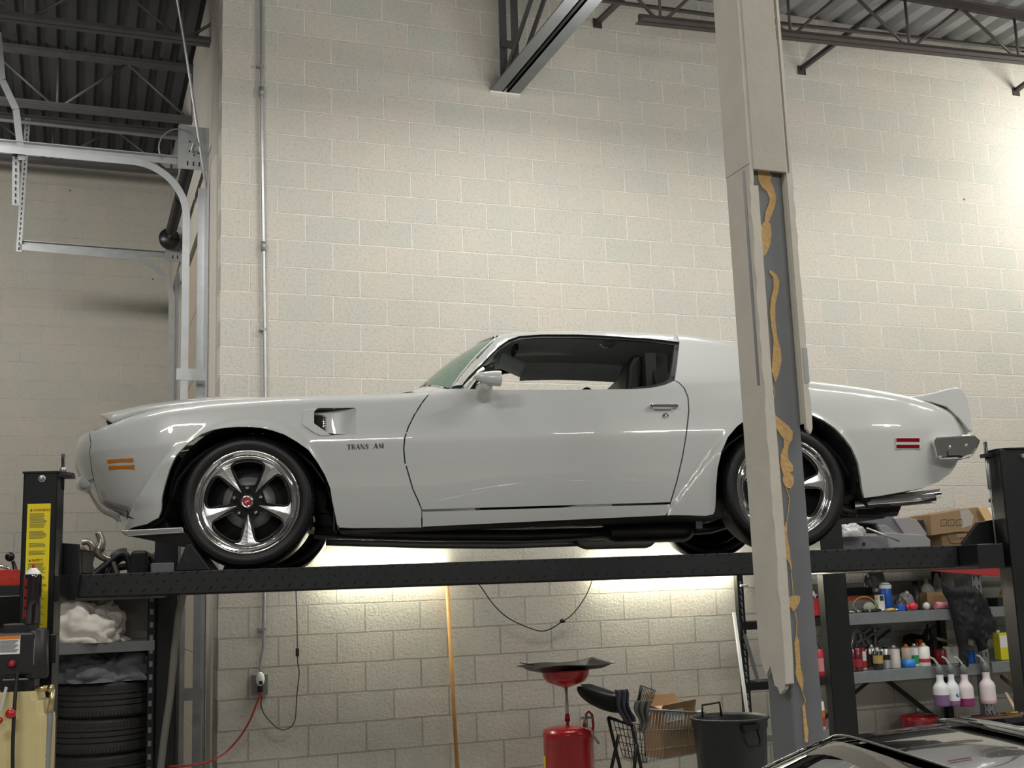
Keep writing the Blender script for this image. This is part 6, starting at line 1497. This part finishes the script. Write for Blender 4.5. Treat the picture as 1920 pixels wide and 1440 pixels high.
# ---- things on the upper shelf
shelfbox('tool_tray', 1580, 1086, 1636, 1103, YR+.33, .12, MT['blackm'], 'black tray at the back of the upper shelf by the lift post', 'tray', zA+.11)
shelfbox('flat_box', 1580, 1103, 1642, 1113, YR+.30, .16, M_('red_flat', (.42, .07, .05), .5), 'flat red box under the black tray on the upper shelf', 'box', zA+.075)
shelfbox('grey_case', 1580, 1113, 1650, 1131, YR+.28, .18, M_('grey_case', (.22, .22, .21), .5), 'grey case under the flat red box on the upper shelf', 'case', zA)
cbl = MB(); c = onY(1620, 1127, YR+.12)
cbl.tube([V((.105*math.cos(t), .0+.01*math.sin(2*t), .05+.058*math.sin(t))) for t in [2*PI*i/26 for i in range(26)]], .0045, 8, closed=True); o = cbl.build('cable_loop', M_('lime_cable', (.45, .50, .10), .4)); o.location = (c.x, YR+.12, zA+.015); tag(o, 'loop of yellow-green cable on the upper shelf', 'cable')
mk = empty('dust_mask', (onY(1634, 1140, YR+.1).x, YR+.13, zA), 0, 'pale crumpled dust mask inside the yellow-green cable loop', 'mask')
m_ = MB(); m_.ball((0, 0, .04), .05, 10, (1, .6, .85)); m_.build('cup', M_('pale_plastic', (.5, .5, .44), .4), mk)
can(1654, 1672.5, 1091, 1140, YR+.15, blu, 'blue and white can standing on the upper shelf', wht, [(wht, .86, 1.0)], zb=zA, cat='can', grp=None, cone=False)
bx2 = shelfbox('small_box', 1646, 1110, 1660, 1141, YR+.08, .05, wht, 'small black and white box left of the blue can', 'box', zA)
a, b = onY(1649, 1117, YR+.08), onY(1657, 1126, YR+.08); l0 = V(bx2.location); m_ = MB(); m_.box(a.x-l0.x, b.x-l0.x, -.0265, -.025, a.z-l0.z-.04, a.z-l0.z); m_.build('print', MT['ink'], bx2)
pb_ = heap('plastic_bag', (onY(1703, 1142, YR+.18).x, YR+.2, zA), .065, .05, .14, 8.3, M_('clear_plastic', (.34, .34, .33), .12, coat=.6), 'crumpled clear plastic bag on the upper shelf', 'bag', amp=.3, n=40)
heap('plastic_bag', (onY(1680, 1142, YR+.2).x, YR+.16, zA), .075, .06, .10, 3.3, M_('grey_plastic', (.12, .12, .12), .2), 'dark grey crumpled bag beside the blue can', 'bag', amp=.3, n=40)
jg = empty('oil_bottle', (onY(1727, 1140, YR+.25).x, YR+.3, zA), 0, 'dark bottle behind the small cardboard box on the upper shelf', 'bottle')
MB().lathe([(0, 0), (.045, 0), (.05, .02), (.05, .12), (.02, .17), (.018, .21), (0, .21)], n=24).build('body', M_('dark_grey_bottle', (.06, .06, .065), .3), jg); MB().lathe([(.021, .19), (.021, .225), (0, .225)], n=16).build('cap', MT['blackm'], jg)
fb = empty('funnel_bottle', (onY(1746, 1118, YR+.22).x, YR+.26, onY(1746, 1118, YR+.2).z), 0, 'cream bottle with a narrow neck above the small cardboard box', 'bottle')
fb.location.z = zA+.105
MB().lathe([(0, 0), (.05, 0), (.055, .01), (.055, .05), (.045, .075), (.018, .10), (.017, .14), (0, .14)], n=28).build('body', M_('cream_plastic', (.62, .60, .54), .4), fb)
cb2 = shelfbox('cardboard_box', 1738, 1114, 1782, 1143, YR+.16, .2, MT['card'], 'small open cardboard box on the upper shelf behind the pink tube', 'box', zA)
m_ = MB(); m_.box(-.085, .085, -.09, .09, .1, .1015); m_.build('contents', MT['blackm'], cb2)
pk = MB(); a, b = onY(1753, 1136, YR+.06), onY(1781, 1136, YR+.06); pk.cyl((0, 0, 0), (b.x-a.x, 0, 0), .030, 24); o = pk.build('pink_roll', M_('pink_plastic', (.62, .25, .30), .35)); o.location = (a.x, YR+.06, zA+.031); tag(o, 'pink roll lying on the upper shelf by the jacket', 'roll')
rn = MB(); c = onY(1712, 1136, YR+.05); rn.ball((0, 0, .032), .032, 10, (1.35, .9, 1)); rn.cyl((-.05, 0, .03), (-.075, 0, .03), .02, 14); o = rn.build('tape_dispenser', M_('red_plastic', (.62, .04, .07), .3)); o.location = (c.x, YR+.05, zA); tag(o, 'bright red plastic dispenser at the front of the upper shelf', 'dispenser')
o = MB().box(-.03, .03, -.02, .02, 0, .05).build('blue_connector', blu, bevel=.008); o.location = (onY(1689, 1140, YR+.05).x, YR+.05, zA); tag(o, 'small blue plastic part left of the red dispenser', 'connector')
o = MB().ball((0, 0, .03), .03, 10).build('glass_ball', M_('clear_ball', (.6, .6, .6), .1, coat=1)); o.location = (onY(1737, 1138, YR+.05).x, YR+.05, zA); tag(o, 'pale rounded jar lid right of the red dispenser', 'lid')
rnd = random.Random(11)
for i, (px, lab) in enumerate(((1588, 'black pliers at the left end of the upper shelf'), (1606, 'dark crimping tool lying below the green cable loop'), (1626, 'black-handled tool lying on the upper shelf'), (1652, 'small grey ratchet lying at the front of the upper shelf'), (1676, 'small screwdriver lying in front of the dark grey bag'))):
    c = onY(px, 1146, YR+.05); t = empty('hand_tool', (c.x, YR+.045+.02*(i % 2), zA), rnd.uniform(-.5, .5), lab, 'tool', 'hand tools on the upper shelf')
    MB().tube([(-.075, 0, .012), (-.02, .0, .016), (.01, 0, .014)], [.011, .013, .008], 10).build('handle', M_('yellow_handle', (.55, .42, .1), .4) if i == 4 else MT['blackm'], t)
    MB().tube([(.01, 0, .014), (.05, .006, .012), (.075, .0, .01)], [.008, .006, .003], 8).build('jaw', MT['galv'], t)
for (px, py0, w, lab) in ((1779, 1073, 22, 'white jug whose shoulder shows behind the jacket'), (1762, 1074, 12, 'slim white bottle behind the cream bottle')):
    a, b = onY(px-w/2, 1140, YR+.38), onY(px+w/2, 1140, YR+.38); r = empty('plastic_jug', ((a.x+b.x)/2, YR+.38, zA), 0, lab, 'bottle', 'white bottles at the back of the upper shelf'); R_ = (b.x-a.x)/2; H = onY(px, py0, YR+.38).z-zA
    MB().lathe([(0, 0), (R_, 0), (R_, H*.75), (R_*.5, H*.93), (R_*.35, H*.95), (R_*.35, H), (0, H)], n=24).build('body', wht, r)
rg = heap('foil_sheet', (onY(1640, 1085, YR+.44).x, YR+.42, zA+.15), .12, .04, .20, 4.4, M_('foil', (.42, .42, .42), .2, metal=.6), 'shiny crumpled foil behind the black tray', 'foil', n=40)
# between column and far lift post
zA2, zB2 = ZS[0]+.0, ZS[1]
c1 = can(1519, 1536, 1108, 1156, YR+.12, blk, 'black and red can seen between the column and the far lift post', wht, [(redl, .1, .9)], zb=zA2, grp=None)
c2 = can(1527, 1545.5, 1206, 1271, YR+.05, M_('bright_red_can', (.50, .03, .06), .3), 'bright red spray can seen just right of the column', blk, [(M_('pink_print', (.62, .25, .26), .5), .2, .7)], zb=zB2, grp=None)
c3 = can(1535, 1549, 1322, 1385, YR+.05, wht, 'white can with an orange and red label low beside the column', M_('grey_cap', (.35, .38, .40), .4), [(redl, .1, .45), (orc, .45, .7)], zb=None, grp=None)
c3.location.z = .5; shelf_(x_a, x_b-.06, .50, .05, SH, .18, .14)
# right of the slotted upright
yt = empty('oil_tin', (onY(1891, 1245, YR+.12).x, YR+.15, ZS[1]+.02), 0, 'yellow and white oil tin on the right rack beyond the slotted upright', 'tin')
H = onY(1890, 1186, YR+.1).z-(ZS[1]+.02)
MB().box(-.075, .075, -.04, .04, 0, H).build('body', M_('bright_yellow', (.75, .68, .03), .35), yt, bevel=.006); MB().box(-.076, .076, -.0412, -.039, H*.46, H*.90).build('label', wht, yt); MB().cyl((-.05, 0, H), (-.05, 0, H+.02), .015, 14).build('cap', wht, yt)
heap('green_cloth', (onY(1906, 1200, YR+.3).x, YR+.3, ZS[1]+.02), .09, .08, .33, 1.2, M_('lime_cloth', (.18, .42, .03), .8), 'bright green cloth behind the yellow oil tin', 'cloth', n=40)
heap('yellow_glove', (onY(1889, 1120, YR+.25).x, YR+.25, ZS[0]+.05), .07, .06, .13, 6.6, M_('dull_yellow', (.40, .38, .05), .6), 'dull yellow glove at the right edge of the upper shelf', 'glove', n=40)
shelfbox('orange_label_box', 1885, 1112, 1903, 1125, YR+.06, .08, M_('amber_box', (.85, .36, .06), .4), 'small orange and yellow box at the right edge of the upper shelf', 'box', ZS[0]+.045)
shelfbox('dark_case', 1872, 1126, 1912, 1139, YR+.03, .25, MT['blackm'], 'flat black case under the small orange box', 'case', ZS[0]+.02)
m_ = MB(); a, b = onY(1880, 1272, YR+.05), onY(1925, 1308, YR-.2); bb_ = onY(1890, 1340, YR)
m_.hexa([a-bb_, b-bb_, b-bb_+V((0, .03, 0)), a-bb_+V((0, .03, 0)), a-bb_+V((0, 0, .03)), b-bb_+V((0, 0, .03)), b-bb_+V((0, .03, .03)), a-bb_+V((0, .03, .03))]); o = m_.build('brown_board', M_('brown_wood', (.14, .08, .05), .6)); o.location = bb_; tag(o, 'dark brown board sticking out at the right edge of the rack', 'board')
p0, p1 = onY(1886, 1300, YR-.02), onY(1916, 1352, YR-.25); o = MB().cyl((0, 0, 0), (p0-p1), .013, 10).build('wooden_stick', M_('pale_wood', (.5, .42, .28), .5)); o.location = p1; tag(o, 'pale wooden stick leaning at the right edge of the rack', 'stick')
# red drum lid low between the shelves
q = onY(1722, 1343, -.30); dm = empty('red_drum', (q.x, -.30, 0), 0, 'low red drum with a ribbed lid behind the black car', 'drum')
MB().lathe([(0, 0), (.145, 0), (.145, q.z-.03), (.155, q.z-.025), (.157, q.z-.005), (.15, q.z+.006), (.08, q.z+.022), (0, q.z+.026)], n=40).build('body', M_('drum_red', (.36, .015, .02), .25, coat=.6), dm)
MB().lathe([(0, q.z+.026), (.014, q.z+.026), (.014, q.z+.06), (0, q.z+.062)], n=14).build('knob', MT['galv_d'], dm)
# ---- on top of the right rack: grey console, bag, boxes
ZT2 = ZTOP+.0005
cn = empty('dashboard_console', (onY(1650, 1030, -.3).x, -.3, ZT2), 0, 'pair of grey plastic console mouldings on top of the right rack', 'console'); k0 = V(cn.location); GC = M_('console_grey', (.15, .15, .17), .45)
def pr_(poly, Y, d, name, mt_, par, o_):
    P_ = [onY(x, y, Y)-o_ for x, y in poly]; n = len(P_); P_ = [V((p.x, p.y, max(p.z, 0))) for p in P_]
    return MB().add(P_+[p+V((0, d, 0)) for p in P_], [tuple(range(n)), tuple(range(n, 2*n))]+[(i, (i+1) % n, n+(i+1) % n, n+i) for i in range(n)]).build(name, mt_, par, bevel=.006)
pr_([(1571, 1005), (1664, 1004), (1668, 1030), (1571, 1032)], -.40, .12, 'lower_case', GC, cn, k0)
pr_([(1578, 966), (1672, 963), (1695, 1004), (1662, 1002), (1644, 982), (1582, 978)], -.34, .12, 'upper_frame', GC, cn, k0)
pr_([(1676, 972), (1704, 969), (1719, 974), (1738, 1000), (1736, 1006), (1698, 1004)], -.36, .14, 'armrest', M_('console_light', (.26, .24, .25), .5), cn, k0)
pr_([(1660, 998), (1735, 1003), (1745, 1012), (1745, 1032), (1660, 1032)], -.38, .10, 'bracket_plate', M_('console_metal', (.34, .35, .36), .4, metal=.4), cn, k0)
pr_([(1646, 984), (1662, 984), (1690, 1004), (1655, 1003)], -.37, .03, 'cup_recess', M_('console_mid', (.22, .23, .24), .4), cn, k0)
pr_([(1668, 963), (1675, 1000), (1580, 1000), (1590, 968)], -.26, .02, 'dark_cavity', MT['blackm'], cn, k0)
q = onY(1620, 1020, -.405)-k0; MB().cyl((q.x, q.y, q.z), (q.x, q.y+.01, q.z), .015, 16).build('hole', MT['blackm'], cn)
q = onY(1711, 1018, -.42)-k0; MB().tube([(q.x, q.y, .0), (q.x, q.y, .03), (q.x+.03, q.y, .07)], [.03, .032, .02], 14).build('clamp', M_('clamp_metal', (.6, .6, .6), .25, metal=.8), cn)
q = onY(1730, 990, -.3)-k0; pr_([(1722, 975), (1732, 974), (1738, 1000), (1728, 1000)], -.30, .03, 'end_clip', MT['blackm'], cn, k0)
hb_ = heap('plastic_wrap', (onY(1605, 1008, -.5).x, -.46, onY(1605, 1008, -.46).z), .13, .05, .11, 9.4, M_('clear_wrap', (.40, .41, .42), .12, coat=1), 'crumpled clear plastic wrap lying on the grey console', 'wrap', n=48)
hb_.location.z = onY(1605, 1006, -.46).z
rod = MB().cyl(onY(1625, 990, -.47)-k0, onY(1686, 1014, -.5)-k0, .007, 10, r2=.01).build('rod', MT['galv'], cn)
# cardboard boxes
b1 = empty('cardboard_box', (onY(1800, 1030, -.25).x, -.25, ZT2), 0, 'lower brown cardboard box on top of the right rack', 'box', 'boxes on top of the right rack'); k1 = V(b1.location)
pr_([(1765, 1000), (1880, 992), (1886, 1030), (1768, 1030)], -.30, .3, 'body', MT['card_d'], b1, k1); pr_([(1773, 997), (1796, 996), (1803, 1018), (1792, 1019), (1783, 1018)], -.31, .01, 'flap', MT['card_d'], b1, k1); pr_([(1793, 1001), (1826, 999), (1824, 1007), (1795, 1008)], -.312, .01, 'tape', M_('tan_tape', (.40, .28, .16), .5), b1, k1)
q = onY(1862, 1010, -.305)-k1; MB().lathe([(.012, 0), (.03, -.002), (.03, .0)], q, (0, 1, 0), 20).build('red_stamp', redl, b1)
b2 = empty('cardboard_box', (onY(1800, 1003, -.30).x, -.28, onY(1800, 1002, -.28).z), 0, 'upper tilted cardboard box with printed symbols on top of the right rack', 'box', 'boxes on top of the right rack'); k2 = V(b2.location)
def pr2(poly, Y, d, name, mt_, bev=.003):
    P_ = [onY(x, y, Y)-k2 for x, y in poly]; n = len(P_)
    return MB().add(P_+[p+V((0, d, 0)) for p in P_], [tuple(range(n)), tuple(range(n, 2*n))]+[(i, (i+1) % n, n+(i+1) % n, n+i) for i in range(n)]).build(name, mt_, b2, bevel=bev)
pr2([(1745, 965), (1830, 951), (1837, 992), (1747, 1004)], -.34, .3, 'body', MT['card_d'])
pr2([(1831, 951), (1880, 962), (1884, 988), (1836, 993)], -.30, .2, 'side', MT['card_d'])
pr2([(1800, 957), (1816, 954.5), (1826, 968), (1822, 985), (1804, 990)], -.3415, .001, 'tape', M_('clear_tape', (.36, .34, .31), .25), 0)
m_ = MB()
for x in (1764, 1778, 1793):
    for (x0, y0, x1, y1) in ((x, 975, x+11, 973.5), (x, 986, x+11, 984.5), (x, 975, x, 986), (x+11, 973.5, x+11, 984.5), (x+5, 979, x+5.5, 982)): m_.bar(onY(x0, y0, -.3415)-k2, onY(x1, y1, -.3415)-k2, .004, .001, (0, 1, 0))
m_.build('print', MT['ink'], b2)
ev = empty('envelope', onY(1860, 985, -.36), 0, 'tan envelope with a white label leaning on the tilted cardboard box', 'envelope'); ev.location.z = onY(1852, 984, -.36).z; k3 = V(ev.location)
P_ = [onY(x, y, -.36)-k3 for x, y in ((1834, 952), (1890, 947), (1890, 982), (1852, 983))]; MB().add(P_+[p+V((0, .012, 0)) for p in P_], [(0, 1, 2, 3), (4, 5, 6, 7)]+[(i, (i+1) % 4, 4+(i+1) % 4, 4+i) for i in range(4)]).build('sheet', M_('manila', (.62, .42, .20), .6), ev)
P_ = [onY(x, y, -.3625)-k3 for x, y in ((1851, 952), (1886, 951), (1886, 970), (1862, 971))]; MB().add(P_+[p+V((0, .002, 0)) for p in P_], [(0, 1, 2, 3), (4, 5, 6, 7)]+[(i, (i+1) % 4, 4+(i+1) % 4, 4+i) for i in range(4)]).build('label', wht, ev)
a, b = onY(1856, 938, -.3), onY(1880, 946, -.3)
fl_ = empty('flashlight', (a+b)/2, 0, 'black flashlight lying on the boxes beside the near right post', 'flashlight'); fl_.location.z = a.z-.02; k4 = V(fl_.location)
MB().tube([a-k4, a+(b-a)*.3-k4, a+(b-a)*.35-k4, b+(b-a)*.5-k4], [.017, .020, .024, .024], 16).build('barrel', MT['blackm'], fl_); MB().cyl(a+(b-a)*.3-k4, a+(b-a)*.42-k4, .0255, 16).build('ring', wht, fl_)
# ---------------------------------------------------------------- parked black car in the foreground
bc0 = onZ(1700, 1400, 0); bcar = empty('car', (2.0, -6.2, 0), -ALP, 'glossy black car parked below, only its roof and windscreen in view', 'car')
c0_, s0_ = math.cos(-ALP), math.sin(-ALP)
def BL_(p): q = V(p)-V((2.0, -6.2, 0)); return V((q.x*c0_+q.y*s0_, -q.x*s0_+q.y*c0_, q.z))
h0, h1 = BL_(onZ(1550, 1376, 1.265)), BL_(onZ(1760, 1441, 1.265))
fs_ = BL_(onZ(1437, 1440, 1.12)); rf = BL_(onZ(1700, 1346, 1.30))
KP = mat('black_car_paint', (.006, .006, .007), .12, coat=1, coatr=.01); KG = mat('dark_car_glass', (.008, .009, .009), .02, coat=1, coatr=.0)
wr = .58; yc = h0.y-wr   # far roof edge at h0.y; near edge mirrored
xh = h0.x
def roofk(a, b):  # a front to rear, b far to near
    x = xh+1.35*a; t = 2*b-1; y = yc+wr*(1-.06*a)*(-t); ed = abs(t)**6
    return V((x-.05*(1-t*t)*(1-a)**2, y, 1.262+.045*math.sin(PI*min(1, a*.9+.08))+.022*(1-t*t)-.035*ed-.08*a**3))
MB().grid(roofk, 30, 30).build('roof', KP, bcar)
def screen(a, b):
    t = 2*b-1; tp = roofk(0, b); return V((tp.x-.78*a-.10*(1-t*t)*a, yc+(tp.y-yc)*(1+.14*a), tp.z-.34*a-.06*a*a+.012*math.sin(PI*a)))
MB().grid(lambda a, b: screen(.02+.98*a, .06+.88*b)+V((0, 0, -.003)), 20, 24).build('windscreen', KG, bcar)
for nm, bb in (('pillar', 0), ('pillar', 1)):
    m_ = MB(); s = 1 if bb == 0 else -1
    m_.grid(lambda a, b: screen(a, (.0+.07*b) if bb == 0 else (1-.07*b))+V((0, 0, .004*math.sin(PI*b))), 20, 5); m_.build(nm, KP, bcar)
    m_ = MB(); m_.tube([screen(i/12, .075 if bb == 0 else .925)+V((0, 0, .004)) for i in range(13)], .004, 6); m_.build('pillar_trim', MT['chrome'] if False else KP, bcar)
m_ = MB(); m_.tube([roofk(0, i/20)+V((-.004, 0, .003)) for i in range(21)], .0032, 8); m_.build('header_trim', M_('satin_trim', (.3, .3, .3), .25, metal=.9), bcar)
MB().grid(lambda a, b: roofk(.16+.55*a, .17+.66*b)+V((0, 0, .006)), 16, 16).build('sunroof', KG, bcar, solid=.006)
for s, b0_ in ((1, 0.0), (-1, 1.0)):
    # side glass, door and roof gutter
    def sideg(a, b): p = roofk(a*.98, b0_); return V((p.x+(-.42 if a < .01 else 0)*b, p.y+s*(.012+.14*b), p.z-.01-.33*b))
    MB().grid(sideg, 20, 6).build('side_window', KG, bcar)
    m_ = MB(); m_.tube([roofk(i/20, b0_)+V((0, s*.004, .0)) for i in range(21)], .004, 8); m_.build('roof_gutter', KP, bcar)
    MB().grid(lambda a, b: V((xh-1.9+4.0*a, yc+s*(.72+.10*math.sin(PI*b)), .92-.70*b)), 20, 10).build('door', KP, bcar)
    for wx in (xh-1.35, xh+1.25):
        w_ = MB().lathe([(.2, -.1), (.30, -.11), (.325, -.08), (.325, .08), (.30, .11), (.2, .1)], (wx, yc+s*.70, .325), (0, 1, 0), 40).build('wheel', MT['rubber'], bcar)
MB().grid(lambda a, b: V((xh-.78-1.25*a, yc+.74*(2*b-1)*(1-.12*a*a), .92-.10*a-.12*a**4+.03*(1-(2*b-1)**2))), 14, 14).build('hood', KP, bcar)
MB().grid(lambda a, b: V((xh+1.35+.75*a, yc+.72*(2*b-1), 1.15-.28*a+.02*(1-(2*b-1)**2))), 10, 10).build('rear_window', KG, bcar)
m_ = MB(); m_.box(xh-1.9, xh+2.0, yc-.72, yc+.72, .2, .9); m_.build('lower_body', KP, bcar, bevel=.08)
m_ = MB(); c = screen(.12, .5); m_.ob(c+V((.06, 0, -.03)), (.012, 0, 0), (0, .10, 0), (0, 0, .03)); m_.build('rear_view_mirror', MT['blackm'], bcar, bevel=.01)
